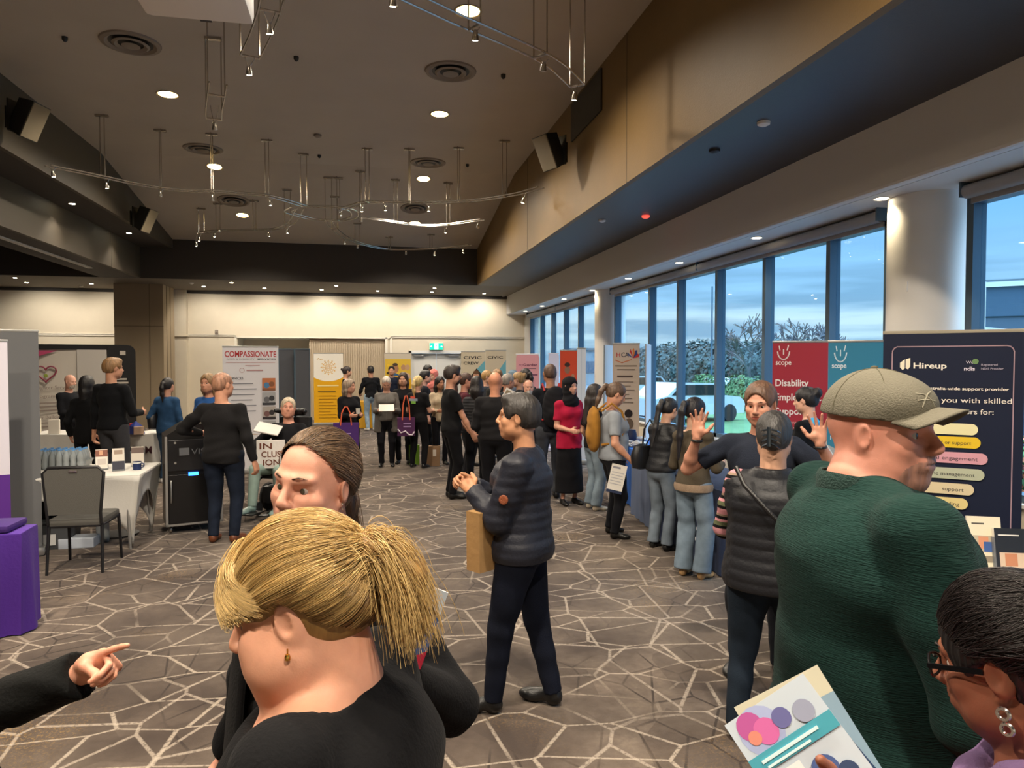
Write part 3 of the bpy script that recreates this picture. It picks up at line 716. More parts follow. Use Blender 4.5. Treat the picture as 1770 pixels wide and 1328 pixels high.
def nets(V, xs, ys, zs, name, mats, parent, reg, smooth=1):
    ins = V < 0; nx, ny, nz = V.shape
    cnt = np.zeros((nx - 1, ny - 1, nz - 1), np.int8)
    offs = [(a, b, c) for a in (0, 1) for b in (0, 1) for c in (0, 1)]
    for a, b, c in offs: cnt += ins[a:nx - 1 + a, b:ny - 1 + b, c:nz - 1 + c]
    I, J, K = np.nonzero((cnt > 0) & (cnt < 8)); n = len(I)
    if n == 0: raise RuntimeError('empty surface ' + name)
    idx = np.full(cnt.shape, -1, np.int32); idx[I, J, K] = np.arange(n)
    cv = np.stack([V[I + a, J + b, K + c] for a, b, c in offs], 1); acc = np.zeros((n, 3)); num = np.zeros(n)
    for e in range(8):
        for ax in range(3):
            o = offs[e]
            if o[ax]: continue
            o2 = list(o); o2[ax] = 1; f = offs.index(tuple(o2)); va, vb = cv[:, e], cv[:, f]; mk = (va < 0) != (vb < 0)
            t = np.where(mk, va / np.where(mk, va - vb, 1), 0); p = np.tile(np.array(o, float), (n, 1)); p[:, ax] = t
            acc += np.where(mk[:, None], p, 0); num += mk
    acc /= num[:, None]
    P = np.stack([xs[I] + acc[:, 0] * (xs[I + 1] - xs[I]), ys[J] + acc[:, 1] * (ys[J + 1] - ys[J]), zs[K] + acc[:, 2] * (zs[K + 1] - zs[K])], 1)
    Q = []
    for ax in range(3):
        sl0 = [slice(None)] * 3; sl1 = [slice(None)] * 3; sl0[ax] = slice(0, -1); sl1[ax] = slice(1, None)
        A, B = ins[tuple(sl0)], ins[tuple(sl1)]
        i, j, k = np.nonzero(A != B); u, v = [(1, 2), (2, 0), (0, 1)][ax]
        c = np.stack([i, j, k], 1); ok = (c[:, u] >= 1) & (c[:, v] >= 1) & (c[:, u] < V.shape[u] - 1) & (c[:, v] < V.shape[v] - 1); c = c[ok]
        du = np.zeros(3, int); dv = np.zeros(3, int); du[u] = 1; dv[v] = 1
        q = np.stack([idx[tuple((c - du - dv).T)], idx[tuple((c - dv).T)], idx[tuple(c.T)], idx[tuple((c - du).T)]], 1)
        fl = A[tuple(c.T)]
        q[~fl] = q[~fl][:, ::-1]; Q.append(q)
    Q = np.concatenate(Q); Q = Q[(Q >= 0).all(1)]
    for _ in range(smooth):
        S = np.zeros_like(P); N = np.zeros(n)
        for a in range(4):
            b = (a + 1) % 4; np.add.at(S, Q[:, a], P[Q[:, b]]); np.add.at(N, Q[:, a], 1); np.add.at(S, Q[:, b], P[Q[:, a]]); np.add.at(N, Q[:, b], 1)
        P = P * .5 + .5 * S / np.maximum(N, 1)[:, None]
    return np_mesh(name, P, Q, mats, parent, reg)

def np_mesh(name, P, Q, mats, parent=None, reg=()):
    me = bpy.data.meshes.new(name); n = len(P); q = len(Q); w = Q.shape[1]
    me.vertices.add(n); me.vertices.foreach_set('co', P.astype(np.float32).ravel())
    me.loops.add(q * w); me.loops.foreach_set('vertex_index', Q.astype(np.int32).ravel())
    me.polygons.add(q); me.polygons.foreach_set('loop_start', np.arange(0, q * w, w, dtype=np.int32))
    try: me.polygons.foreach_set('loop_total', np.full(q, w, dtype=np.int32))
    except Exception: pass
    me.polygons.foreach_set('use_smooth', np.ones(q, bool))
    if not isinstance(mats, (list, tuple)): mats = [mats]
    for m in mats: me.materials.append(m)
    if reg:
        C = P[Q].mean(1); mi = np.zeros(q, np.int32)
        for c, r, R, m in reg:
            d = (C - np.array(c)) @ np.array(R); mk = ((d / np.array(r)) ** 2).sum(1) < 1; mi[mk] = m
        me.polygons.foreach_set('material_index', mi)
    me.update(calc_edges=True); me.validate()
    o = bpy.data.objects.new(name, me); COL.objects.link(o)
    if parent: o.parent = parent
    return o

# ------------------------------------------------------------ people
SKIN = {}
def skin_mat(c, near=False):
    k = 'skin_' + c
    return mat(k, c, .5, var=.1, vscale=22, bump=.04, bscale=350, sss=.12 if near else 0, spec=.35)
def hair_mat(c): return mat('hair_' + c, c, .5, bump=.6, bscale=70, var=.45, vscale=55, stretch=(1, 1, .12), spec=.5)
def cloth(c, kind=''):
    if kind == 'knit': return mat('knit_' + c, c, .95, bump=.5, bscale=220, var=.1, vscale=30, stretch=(1, 1, .3), sheen=.02, spec=.15)
    if kind == 'denim': return mat('denim_' + c, c, .9, bump=.3, bscale=260, var=.22, vscale=9, spec=.15)
    if kind == 'puffer': return mat('puffer_' + c, c, .5, bump=.25, bscale=60, spec=.35)
    if kind == 'leather': return mat('leather_' + c, c, .35, bump=.2, bscale=150)
    return mat('cotton_' + c, c, .9, bump=.25, bscale=160, var=.08, vscale=12, sheen=.02, spec=.15)

def headframe(S, M): S.T = M
def build_head(S, b='m', fat=0.0, det=1, jowl=0):
    if jowl:
        S.ell((0, .030, -.100), (.055, .060, .035), k=.04)
        for s in (-1, 1): S.ell((s * .045, .040, -.052), (.034, .044, .042), k=.04)
    # local head: +y front, z up, about .23 high, centre at eye height
    S.ell((0, -.012, .030), (.076, .098, .090), k=.02)                    # skull
    S.ell((0, .020, -.035), (.062 + fat * .02, .070, .080), k=.03)       # face
    S.ell((0, .048, -.088), (.032 + fat * .012, .034, .026), k=.03)      # chin
    for s in (-1, 1):
        S.ell((s * .044, .018, -.062), (.024 + fat * .014, .042, .03), k=.03)      # jaw
        S.ell((s * .040, .058, -.022), (.024 + fat * .004, .022, .022), k=.02)     # cheek
        S.ell((s * .032, .088, .004), (.019, .013, .0125), k=.012, m='-')          # socket
        S.cone((s * .012, .0865, .0255), (s * .044, .072, .027), .008, .006, k=.018)  # brow
        if det:
            S.cone((s * .016, .0785, .0118), (s * .046, .066, .0090), .0062, .005, k=.005)  # lid
            S.cone((s * .019, .078, -.0075), (s * .043, .069, -.0065), .0048, .004, k=.006)
        S.ell((s * .0105, .099, -.029), (.0075, .010, .007), k=.006)              # nostril wing
        # ear
        R = Euler((-.15, 0, s * -.35)).to_matrix()
        S.ell((s * .079, -.006, -.002), (.008, .0195, .031), k=.008, R=R)
        if det: S.ell((s * .089, .001, .002), (.007, .012, .020), k=.004, m='-', R=R)
        S.ell((s * .074, .0, -.034), (.006, .008, .010), k=.006)
    S.cone((0, .086, .016), (0, .109, -.021), .0075, .0098, k=.012)             # nose
    S.ell((0, .105, -.027), (.0105, .012, .009), k=.006)
    S.ell((0, .080, -.055), (.030, .018, .020), k=.02)                           # muzzle
    if det:
        S.cone((-.019, .0885, -.0525), (.019, .0885, -.0525), .005, k=.006); S.cone((-.006, .0955, -.0505), (.006, .0955, -.0505), .0045, k=.006)
        S.cone((-.014, .089, -.0625), (.014, .089, -.0625), .006, k=.006)
        S.cone((-.024, .094, -.0570), (0, .0985, -.0572), .0018, k=.004, m='-'); S.cone((.024, .094, -.0570), (0, .0985, -.0572), .0018, k=.004, m='-')
        S.region((0, .095, -.0575), (.0235, .016, .0105), 1)
    if b == 'm': S.ell((0, .062, -.092), (.026, .022, .018), k=.02)

def eyes(parent, M, near=False, iris='3c2c20'):
    for s in (-1, 1):
        b = MB(); c = Vector((s * .031, .0690, .0025))
        b.lathe([(.0118 * math.sin(t), -.0118 * math.cos(t)) for t in [i * math.pi / 10 for i in range(11)]], 0, 16, M @ Matrix.Translation(c), cap=False)
        b.lathe([(.0064, .0101), (.0040, .0114), (0, .0120)], 1, 14, M @ Matrix.Translation(c) @ Matrix.Rotation(-math.pi / 2, 4, 'X'), cap=False)
        b.build('eye', [mat('eye_white', 'b8aca4', .2), mat('iris_' + iris, iris, .15)], parent, smooth=True, edge=180)

def brows(parent, M, hm, th=.0026):
    for s in (-1, 1):
        S = Sdf(); S.T = M
        S.chain([(s * .013, .0960, .0290), (s * .029, .0918, .0335), (s * .045, .0800, .0305)], [th * .8, th, th * .5], k=.003, fl=((0, 1, 0), .9))
        S.mesh('eyebrow', hm, parent, coarse=.003)

def build_hair(style, parent, M, hm, res, H=1.7, col2=None):
    S = Sdf(); S.T = M
    def cap(t=.010, low=-.03, face=1):
        S.ell((0, -.013, .034), (.077 + t, .099 + t, .089 + t), k=.01)
        S.ell((0, -.045, -.005), (.066 + t, .062 + t, .07), k=.02)
    def opening(fy=.030, fz=.045, ears=1):
        # bare the face below the hair line and the ears
        S.ell((0, .100, -.032), (.068, .072, .112), k=.010, m='-')
        if ears:
            for s in (-1, 1): S.ell((s * .086, .010, -.022), (.028, .034, .042), k=.008, m='-')
    if style in ('bald',): return None
    if style in ('short', 'buzz', 'crop', 'curlyshort'):
        cap(.003 if style == 'buzz' else .011); 
        if style == 'short': S.ell((0, .055, .095), (.055, .035, .028), k=.03)
        opening()
        S.ell((0, -.06, -.11), (.12, .10, .062), k=.012, m='-')
    elif style in ('bun', 'updo', 'clip'):
        cap(.010); opening(); S.ell((0, -.05, -.125), (.1, .09, .06), k=.02, m='-')
        if style == 'bun': S.ell((0, -.125, .055), (.036, .036, .036), k=.015)
        if style == 'updo': S.ell((0, -.115, .065), (.045, .04, .05), k=.02)
        if style == 'clip': S.ell((0, -.10, .0), (.05, .035, .07), k=.02)
    elif style.startswith('pony'):
        cap(.009); opening(); S.ell((0, -.05, -.12), (.1, .09, .06), k=.02, m='-')
        n = {'pony': .30, 'ponylong': .52, 'ponyshort': .17}[style]
        top = .06 if style == 'ponylong' else .045
        S.chain([(0, -.105, top), (0, -.145, top - .01), (0, -.165, top - .08), (.0, -.155, top - n * .6), (0, -.14, top - n)], [.022, .028, .034, .032, .010], k=.02, fl=((0, 1, 0), .75))
    elif style in ('long', 'bob', 'wavy', 'curly'):
        cap(.014); S.ell((0, .100, -.038), (.058, .074, .112), k=.010, m='-')
        L = {'long': .40, 'bob': .16, 'wavy': .28, 'curly': .22}[style]; w = {'long': .055, 'bob': .065, 'wavy': .075, 'curly': .085}[style]
        S.chain([(0, -.055, .0), (0, -.075, -.10), (0, -.085, -L)], [.07, w + .01, w * .7], k=.03, fl=((0, 1, 0), .8))
        for s in (-1, 1): S.chain([(s * .066, -.03, .01), (s * .075, -.028, -.08), (s * .07, -.035, -min(L, .3))], [.028, .030, .018], k=.025)
    elif style == 'hijab':
        S.ell((0, -.010, .032), (.090, .112, .104), k=.01); S.ell((0, -.005, -.06), (.082, .085, .085), k=.04)
        S.cone((0, -.01, -.10), (0, .0, -.19), .085, .12, k=.05, fl=((0, 1, 0), .75)); S.ell((0, .05, -.20), (.10, .05, .08), k=.04)
        S.ell((0, .105, -.028), (.054, .07, .078), k=.012, m='-')
    if style in ('curly', 'wavy', 'curlyshort'):
        S.noise = lambda X, Y, Z: .006 * np.sin(X * 160) * np.sin(Y * 150) * np.sin(Z * 140)
    elif style != 'hijab':
        S.noise = lambda X, Y, Z: .0012 * np.sin(np.arctan2(X, Y + .0001) * 60 + Z * 30)
    else:
        S.noise = lambda X, Y, Z: .003 * np.sin(X * 40 + Z * 90 + Y * 20)
    return S.mesh('headscarf' if style == 'hijab' else 'hair', hm, parent, coarse=res, clip=None)

def ik(a, b, l1, l2, hint):
    a, b = Vector(a), Vector(b); d = b - a; L = min(d.length, (l1 + l2) * .999); u = d.normalized()
    x = (l1 * l1 - l2 * l2 + L * L) / (2 * L); h = math.sqrt(max(0, l1 * l1 - x * x)); v = Vector(hint) - u * u.dot(Vector(hint)); v.normalize()
    return a + u * x + v * h, a + u * L

def hand(S, w, d, n, s, side, curl=.5, spread=.0, k=.006, curls=None, thumb=.6, mitten=False):
    """hand at wrist w pointing along d, palm facing n; side=+1 when the thumb is on the d x n side"""
    d = Vector(d).normalized(); n = Vector(n); n = (n - d * n.dot(d)).normalized(); t = d.cross(n) * side  # towards thumb
    w = Vector(w); P = lambda a, b, c: w + d * a * s + t * b * s + n * c * s
    S.chain([P(-.02, 0, 0), P(.03, 0, 0)], [.024 * s, .026 * s], k=.01, fl=(n, .75))
    for b in (-.026, -.009, .009, .026): S.cone(P(.02, b * .8, 0), P(.085, b, -.002), .015 * s, .0125 * s, k=.012 * s)
    S.ell(P(.045, .026, .008), (.020 * s,) * 3, k=.015)
    c = curls or [curl] * 4
    for i, b in enumerate((.027, .0092, -.0092, -.026)):
        L = [.040, .026, .022]; f = [.98, 1.08, 1.0, .8][i]; p = P(.086 - abs(i - 1) * .004, b, 0); ang = 0; dirb = b / .027 * spread
        for j in range(3):
            ang += c[i] * [1.15, 1.25, .8][j]
            v = (d * math.cos(ang) + n * math.sin(ang) + t * dirb * (math.cos(ang))).normalized()
            q = p + v * L[j] * f * s
            if mitten: S.cone(p, q, .0105 * s, .0095 * s, k=.01 * s)
            else: S.cone(p, q, (.0092 - j * .0008) * s, (.0086 - j * .0008) * s, k=.003 * s)
            p = q
    v1 = (d * .55 + t * .8 + n * .25 * (1 + thumb)).normalized(); v2 = (d * .9 + t * (.5 - thumb * .6) + n * .3 * thumb).normalized()
    if thumb > 1.2: v1 = (d * .75 + n * .65 + t * .15).normalized(); v2 = (d * .55 + n * .35 - t * .55).normalized()
    p0 = P(.022, .024, .004); p1 = p0 + v1 * .042 * s; p2 = p1 + v2 * .032 * s; p3 = p2 + (v2 + n * .3 * thumb).normalized() * .024 * s
    S.chain([p0, p1, p2, p3], [.0145 * s, .0115 * s, .0102 * s, .0085 * s], k=.008 * s)

def fold_noise(amp, seed, f=1.0):
    rs = random.Random(seed); ph = [rs.uniform(0, 6.28) for _ in range(6)]; a, b, c = [rs.uniform(-.6, .6) for _ in range(3)]
    def fn(X, Y, Z):
        w = 2.0 * np.sin(X * 9 * f + ph[3]) + 1.6 * np.sin(Y * 11 * f + ph[4])
        return amp * (np.sin(Z * 34 * f + w + X * 12 * a + ph[0]) * (.5 + .5 * np.sin(X * 14 * f + Y * 9 + ph[1])) + .6 * np.sin(Z * 61 * f + w * 1.4 - Y * 20 * b + ph[2]) * (.5 + .5 * np.sin(Z * 8 + X * 21 * c + ph[5])))
    return fn
def quilt_noise(amp, f, base):
    def fn(X, Y, Z):
        return base(X, Y, Z) - amp * np.abs(np.sin(Z * f * math.pi + .25 * np.sin(X * 14)))
    return fn

PEOPLE = []
def person(label, px, zc, H, ang, w=1.0, sex='m', skin='c79a80', hair='short', hairc='2a2420', top='1a1a1c', tk='', sleeve='long', bottom='17181c', bk='', shoe='151515',
           lh=None, rh=None, lean=0, side=0, head=(0, 0, 0), stance=.09, step=0.0, hem=None, belly=0.0, beard=None, eyec='3c2c20', tfold=.0035, quilt=None, skirt=0, curl=.5, lhd=None, rhd=None, hp=(0, 0, 0),
           near=False, jowl=0, browd=0, hands=None, topmat=None, collar=None, wide=0, res=None, cleat=None, grp=None, lift=0.0, seat=None, elb=None, neckline=0, hood=0, fat=None, feetyaw=.15, sock=None, bust=None, xoff=(0, 0), rise=.0, spread=0.0, lhw=None, rhw=None, leanback=0, shoeless=0, hd=0.0, hsc=1.0):
    loc = foot(px, zc); rz = math.radians(ang) + azim(px)
    root = empty('person', loc, rz, label, 'person', grp)
    LP = lambda q: rotz(at(*q) - loc, -rz)
    LD = lambda q: rotz(RIGHT * q[0] + UP * q[1] - FWD * q[2], -rz)
    if lhw: lh = LP(lhw)
    if rhw: rh = LP(rhw)
    R = res or (max(.006, min(.016, zc * .0016)), max(.0032, min(.010, zc * .00095)))
    coarse, fine = R; s = H / 1.75
    fat = (w - 1) * 1.2 if fat is None else fat
    hz = .525 * H + rise
    if seat is not None: hz = seat + .09
    P = Vector((hp[0], hp[1], hz))
    if seat is not None: P = Vector((0, 0, seat + .09)); 
    Rm = Euler((math.radians(-lean), math.radians(side), 0)).to_matrix(); U = lambda x, y, z: P + Rm @ Vector((x, y, z))
    sh_w = (.096 if sex == 'm' else .084) * H * (1 + (w - 1) * .45)
    N = U(0, -.01 * H, .302 * H); shl = {-1: U(-sh_w, -.008 * H, .260 * H), 1: U(sh_w, -.008 * H, .260 * H)}
    # head frame: yaw (left +), pitch (down +), roll
    Hb = Rm.to_4x4() if abs(lean) < 50 else Matrix.Identity(4)
    hr = Euler((math.radians(-head[1]) + math.radians(lean) * .6, math.radians(head[2]), math.radians(head[0]))).to_matrix().to_4x4()
    hc = U(0, .012 * H, .403 * H + hd) + Vector((0, math.sin(math.radians(head[1])) * .03, 0))
    hs = .142 * H / .235 * hsc
    HM = Matrix.Translation(hc) @ Hb @ hr @ Matrix.Scale(hs, 4)
    # arms
    ul, fl_ = .172 * H, .150 * H; arms = {}
    for sd, tg, hint in ((-1, lh, (elb or {}).get('l')), (1, rh, (elb or {}).get('r'))):
        if tg is None: tg = (sd * (sh_w + .055 * H * (1 + (w - 1))), .03, hz - .06 * H)
        e, wr = ik(shl[sd], tg, ul, fl_, hint or (sd * .35, -1, -.35)); arms[sd] = (shl[sd], e, wr)
    legs = {}
    for sd in (-1, 1):
        hip = P + Vector((sd * .052 * H * (1 + (w - 1) * .4), 0, -.01 * H))
        if seat is not None:
            kn = hip + Vector((sd * .06, .24 * H, .01)); an = kn + Vector((sd * .01, .06, -.245 * H))
        else:
            an = Vector((sd * stance + xoff[0], sd * step - .01, .045 * H + rise)); kn, an = ik(hip, an, .243 * H, .235 * H, (sd * .12, 1, 0))
        legs[sd] = (hip, kn, an)
    g = w; A = dict(P=P, U=U, N=N, HM=HM, arms=arms, legs=legs, root=root, H=H, s=s, Rm=Rm, sh_w=sh_w, loc=loc, rz=rz)
    # ---- skin
    S = Sdf(); bl = (1 + belly)
    S.ell(U(0, 0, .0), (.088 * H * g, .062 * H * g, .07 * H), k=.04, R=Rm); S.ell(U(0, .0, .10 * H), (.074 * H * g, .055 * H * g, .10 * H), k=.05, R=Rm)
    S.ell(U(0, .0, .205 * H), (.090 * H * g, .060 * H * g, .085 * H), k=.05, R=Rm)
    S.cone(shl[-1], shl[1], .024 * H, k=.04)
    S.cone(N - Vector((0, 0, .02)), hc + (HM.to_3x3() @ Vector((0, -.025, -.045))), .034 * H * (1 + fat * .3), .031 * H * (1 + fat * .3), k=.035)
    for sd in (-1, 1):
        a, e, wr = arms[sd]; gg = 1 + (g - 1) * .7
        S.cone(N + Vector((0, -.01, -.014 * H)), a + Vector((0, 0, .002)), .019 * H, .022 * H, k=.03)
        S.chain([a, a.lerp(e, .5), e], [.026 * H * gg, .024 * H * gg, .0195 * H * gg], k=.02); S.chain([e, e.lerp(wr, .35), wr], [.0195 * H * gg, .0195 * H * gg, .0135 * H], k=.02)
        hp_, kn, an = legs[sd]
        qq = .6 if skirt else 1; S.cone(hp_, kn, .040 * H * g * qq, .026 * H * qq, k=.03); S.chain([kn, kn.lerp(an, .35), an], [.026 * H * qq, .026 * H * qq, .017 * H], k=.02)
        S.cone(an, an + Vector((0, .03, -.018 * H)), .014 * H, k=.01)
        hd = dict((hands or {}).get(sd, {}))
        for kk in 'dnt':
            if 'c' + kk in hd: hd[kk] = LD(hd['c' + kk])
        dv = Vector(hd.get('d', ((wr - e).normalized()))); nv = Vector(hd.get('n', (-sd, .3, 0)))
        if abs(dv.normalized().dot(nv.normalized())) > .9: nv = Vector((0, 1, .2))
        t = dv.cross(nv)
        want = Vector(hd.get('t', (0, 1, 0) if dv.z < -.5 else (0, .2, 1))); sg = 1 if t.dot(want) > 0 else -1
        hand(S, wr, dv, nv, s * (1.0 if sex == 'm' else .93), sg, hd.get('curl', curl), hd.get('spread', spread), mitten=fine > .0062, curls=hd.get('curls'), thumb=hd.get('thumb', .6))
        A.setdefault('wr', {})[sd] = (wr, dv.normalized(), nv.normalized())
    S.T = HM; build_head(S, sex, fat * .8, det=fine < .0062, jowl=jowl); S.T = Matrix.Identity(4)
    hb = hc; rr = .15 * s
    boxes = [(hb - Vector((rr, rr, .17 * s)), hb + Vector((rr, rr, .15 * s)))]
    if fine < .0062:
        for sd in (-1, 1):
            q = arms[sd][2] + A['wr'][sd][1] * .09; boxes.append((q - Vector((.10, .10, .12)), q + Vector((.10, .10, .12))))
    lipc = '%02x%02x%02x' % (min(255, int(int(skin[0:2], 16) * .86)), int(int(skin[2:4], 16) * .66), int(int(skin[4:6], 16) * .68))
    extra = []
    if beard: S.T = HM; S.region((0, .07, -.085), (.065, .07, .042), 2); S.region((0, .105, -.044), (.03, .02, .007), 2); S.T = Matrix.Identity(4); extra = [hair_mat(beard)]
    body = S.mesh('body', [skin_mat(skin, near), skin_mat(lipc, near)] + extra, root, coarse, fine, boxes)
    A['body'] = body
    # ---- top
    off = .011 * s if tk not in ('puffer',) else .024 * s
    hem_z = hz - (.03 * H if hem is None else hem)
    def shirt(o, cutsleeve, boxed=0):
        T = Sdf()
        T.ell(U(0, 0, .0), (.090 * H * g + o, .066 * H * g + o, .08 * H), k=.05, R=Rm); T.ell(U(0, .012 * H * belly * 2, .10 * H), (.080 * H * g + o, (.060 + .03 * belly) * H * g + o, .11 * H), k=.06, R=Rm)
        T.ell(U(0, .0, .205 * H), (.092 * H * g + o, .063 * H * g + o, .09 * H), k=.06, R=Rm)
        if sex == 'f':
            bb = 1 if bust is None else bust
            for sd in (-1, 1): T.ell(U(sd * .045 * H, .050 * H, .195 * H), (.036 * H * g * bb, .032 * H * g * bb, .036 * H), k=.05, R=Rm)
        T.cone(shl[-1], shl[1], .026 * H + o, k=.03); T.cone(N + Vector((0, -.01, -.05)), N + Vector((0, -.008, -.012)), .042 * H + o, .034 * H + o * .6, k=.03, cut=1)
        for sd in (-1, 1):
            a, e, wr = arms[sd]; gg = 1 + (g - 1) * .7
            T.cone(N + Vector((0, -.01, -.022 * H)), a + Vector((0, 0, .002 * H)), .020 * H + o, .024 * H + o, k=.025)
            if cutsleeve == 'short': T.cone(a, a.lerp(e, .72), .0265 * H * gg + o, .0265 * H * gg + o, k=.02, cut=1)
            elif cutsleeve == 'long':
                T.chain([a, a.lerp(e, .5), e], [.0265 * H * gg + o, .025 * H * gg + o, .0225 * H * gg + o], k=.02)
                T.cone(e, wr.lerp(e, .06), .0225 * H * gg + o, .0165 * H + o, k=.02, cut=1)
            elif cutsleeve == 'three':
                T.chain([a, e], [.029 * H * gg + o, .024 * H * gg + o], k=.03); T.cone(e, e.lerp(wr, .45), .024 * H * gg + o, .021 * H * gg + o, k=.03, cut=1)
            elif cutsleeve == 'none':
                T.ell(a, (.03 * H + o,) * 3, k=.03)
        if hem_z < hz - .06 * H or hem is not None:
            dz = hz - hem_z
            T.cone(U(0, 0, 0), P + Vector((0, .0, -max(.03, dz) + .0)), .080 * H * g + o, (.078 + .02 * skirt) * H * g + o, k=.05, fl=((0, 1, 0), .75))
        T.plane((0, 0, -1), (0, 0, hem_z)); 
        if neckline: T.ell(N + Vector((-.035, .045, .0)), (.062 * H, .06 * H, neckline), k=.01, m='-', R=Euler((0, -.35, 0)).to_matrix())
        n0 = fold_noise(tfold, label, 1.0)
        T.noise = quilt_noise(quilt[0], quilt[1], n0) if quilt else n0
        return T
    tm = topmat or cloth(top, tk)
    T = shirt(off, sleeve)
    tname = {'puffer': 'jacket'}.get(tk, 'top')
    A['top'] = T.mesh(tname, tm, root, coarse if not near else coarse * .85); A['shirt'] = shirt; A['coarse'] = coarse; A['fine'] = fine
    # ---- trousers / skirt
    B = Sdf(); o = .010 * s; wd = wide
    B.ell(P + Vector((0, 0, .0)), (.088 * H * g + o, .064 * H * g + o, .075 * H), k=.04)
    if skirt:
        B.cone(P, Vector((P.x, P.y, .10 * H)), .085 * H * g, .11 * H * g, k=.03, fl=((0, 1, 0), .85), cut=1)
    for sd in (-1, 1):
        hp_, kn, an = legs[sd]
        if not skirt:
            B.cone(hp_, kn, .050 * H * g + o * .5, (.031 + wd * .016) * H * (1 + (g - 1) * .5) + o, k=.025); B.cone(kn, an + Vector((0, 0, -.008)), (.031 + wd * .016) * H * (1 + (g - 1) * .5) + o, (.024 + wd * .028) * H + o, k=.02, cut=1)
    B.plane((0, 0, 1), (0, 0, P.z + (-.03 if skirt else .06) * H)); B.noise = fold_noise(.0035, label + 'b', .8)
    B.mesh('skirt' if skirt else 'trousers', cloth(bottom, bk), root, coarse)
    # ---- shoes
    for sd in (-1, 1):
        an = legs[sd][2]; K = Sdf(); L = .075 * H
        K.T = Matrix.Translation((an.x, an.y, an.z - .045 * H)) @ Matrix.Rotation(-sd * feetyaw, 4, 'Z') @ Matrix.Scale(s * (1 if sex == 'm' else .9), 4)
        K.ell((0, .135, .032), (.046, .075, .034), k=.03); K.ell((0, .0, .045), (.038, .050, .05), k=.03); K.cone((0, -.01, .05), (0, .0, .095), .040, .038, k=.02, cut=1); K.cone((0, .02, .06), (0, .12, .035), .036, .036, k=.02)
        K.plane((0, 0, -1), (0, 0, .0)); K.region((0, .06, .0), (.3, .3, .018), 1)
        K.mesh('shoe', [cloth(shoe, 'leather'), cloth(sock or shoe, 'leather')], root, max(.007, coarse * .8))
    hm = hair_mat(hairc)
    A['hair'] = build_hair(hair, root, HM, hm if hair != 'hijab' else cloth(hairc), fine if not near else fine, H)
    if zc < 13.5: eyes(root, HM, near, eyec); 
    if fine < .009 and hair != 'hijab': brows(root, HM, hair_mat(hairc if hair != 'bald' else '7a6050'), .0028)
    PEOPLE.append(root); A['hc'] = hc
    return A
# ------------------------------------------------------------ the visitors
def W(A, p): return A['loc'] + rotz(Vector(p), A['rz'])
def child_mb(mb, name, m, A, **k): return mb.build(name, m, A['root'], **k)
BLK = '17171a'

# man in navy puffer jacket, standing mid picture, facing left
GA = person('man in dark navy quilted jacket facing left with both hands raised at his chest', 902, 3.80, 1.705, 78, w=1.30, skin='c08a68', hair='short', hairc='2c2826', top='20222c', tk='puffer', quilt=(.0035, 20), bottom='121623', bk='denim', shoe='131314',
   lh=(-.05, .26, 1.185), rh=(.03, .29, 1.20), elb={'l': (-.6, -.6, -1), 'r': (.6, -.3, -1)}, stance=.08, step=-.15, hem=.055, fat=.1, hands={-1: dict(d=(.25, .6, .45), n=(.9, .1, -.3), t=(0, 0, 1), curl=.75), 1: dict(d=(-.3, .6, .35), n=(-.9, .1, -.2), t=(0, 0, 1), curl=.8)}, head=(6, -2, 0), feetyaw=.2, res=(.008, .0045))
# standing mandarin collar and round sleeve badge
c = GA['N']
MB().lathe([(.066, -.055), (.070, -.0), (.066, .012), (.060, .012), (.062, -.03)], n=28, M=Matrix.Translation(c + Vector((0, 0, -.01))) @ Matrix.Scale(.9, 4), cap=False).build('collar', cloth('20222c', 'puffer'), GA['root'], smooth=True)
q = GA['arms'][-1][0].lerp(GA['arms'][-1][1], .5)
MB().lathe([(.024, 0), (.024, .006), (.018, .008)], n=24, M=Matrix.Translation(q + Vector((-.088, .0, -.01))) @ Matrix.Rotation(-math.pi / 2, 4, 'Y')).build('sleeve_badge', mat('badge_copper', '8a4a2c', .5, bump=.4, bscale=200), GA['root'])

# heavy woman in quilted vest with striped sleeves, back to the camera
stripes = mat('sleeve_stripes', 'c0909a', .9, wave=(9.0, [(0, 'c78a92'), (.28, '151517'), (.42, '5c6148'), (.62, 'c78a92'), (.75, '151517'), (.9, '8f7b6a')], 2), spec=.1, bump=.3, bscale=200)
HA = person('woman in black quilted vest with pink and olive striped sleeves, back to camera', 1338, 3.46, 1.63, -6, w=1.40, sex='f', skin='c79a80', hair='clip', hairc='302e2e', top='1c1d22', topmat=stripes, sleeve='long', bottom='1c2530', bk='denim', shoe='3a3230', sock='d8d4cc',
   lh=(-.16, .30, 1.12), rh=(.16, .30, 1.10), elb={'l': (-.5, -.5, -1), 'r': (.5, -.5, -1)}, stance=.13, step=.03, hem=.02, xoff=(-.03, 0), hands={-1: dict(d=(.3, .7, .4), n=(.8, 0, 0), curl=.9), 1: dict(d=(-.3, .7, .2), n=(-.8, 0, 0), curl=.9)}, head=(4, 6, 0), bust=1.0, res=(.009, .005))
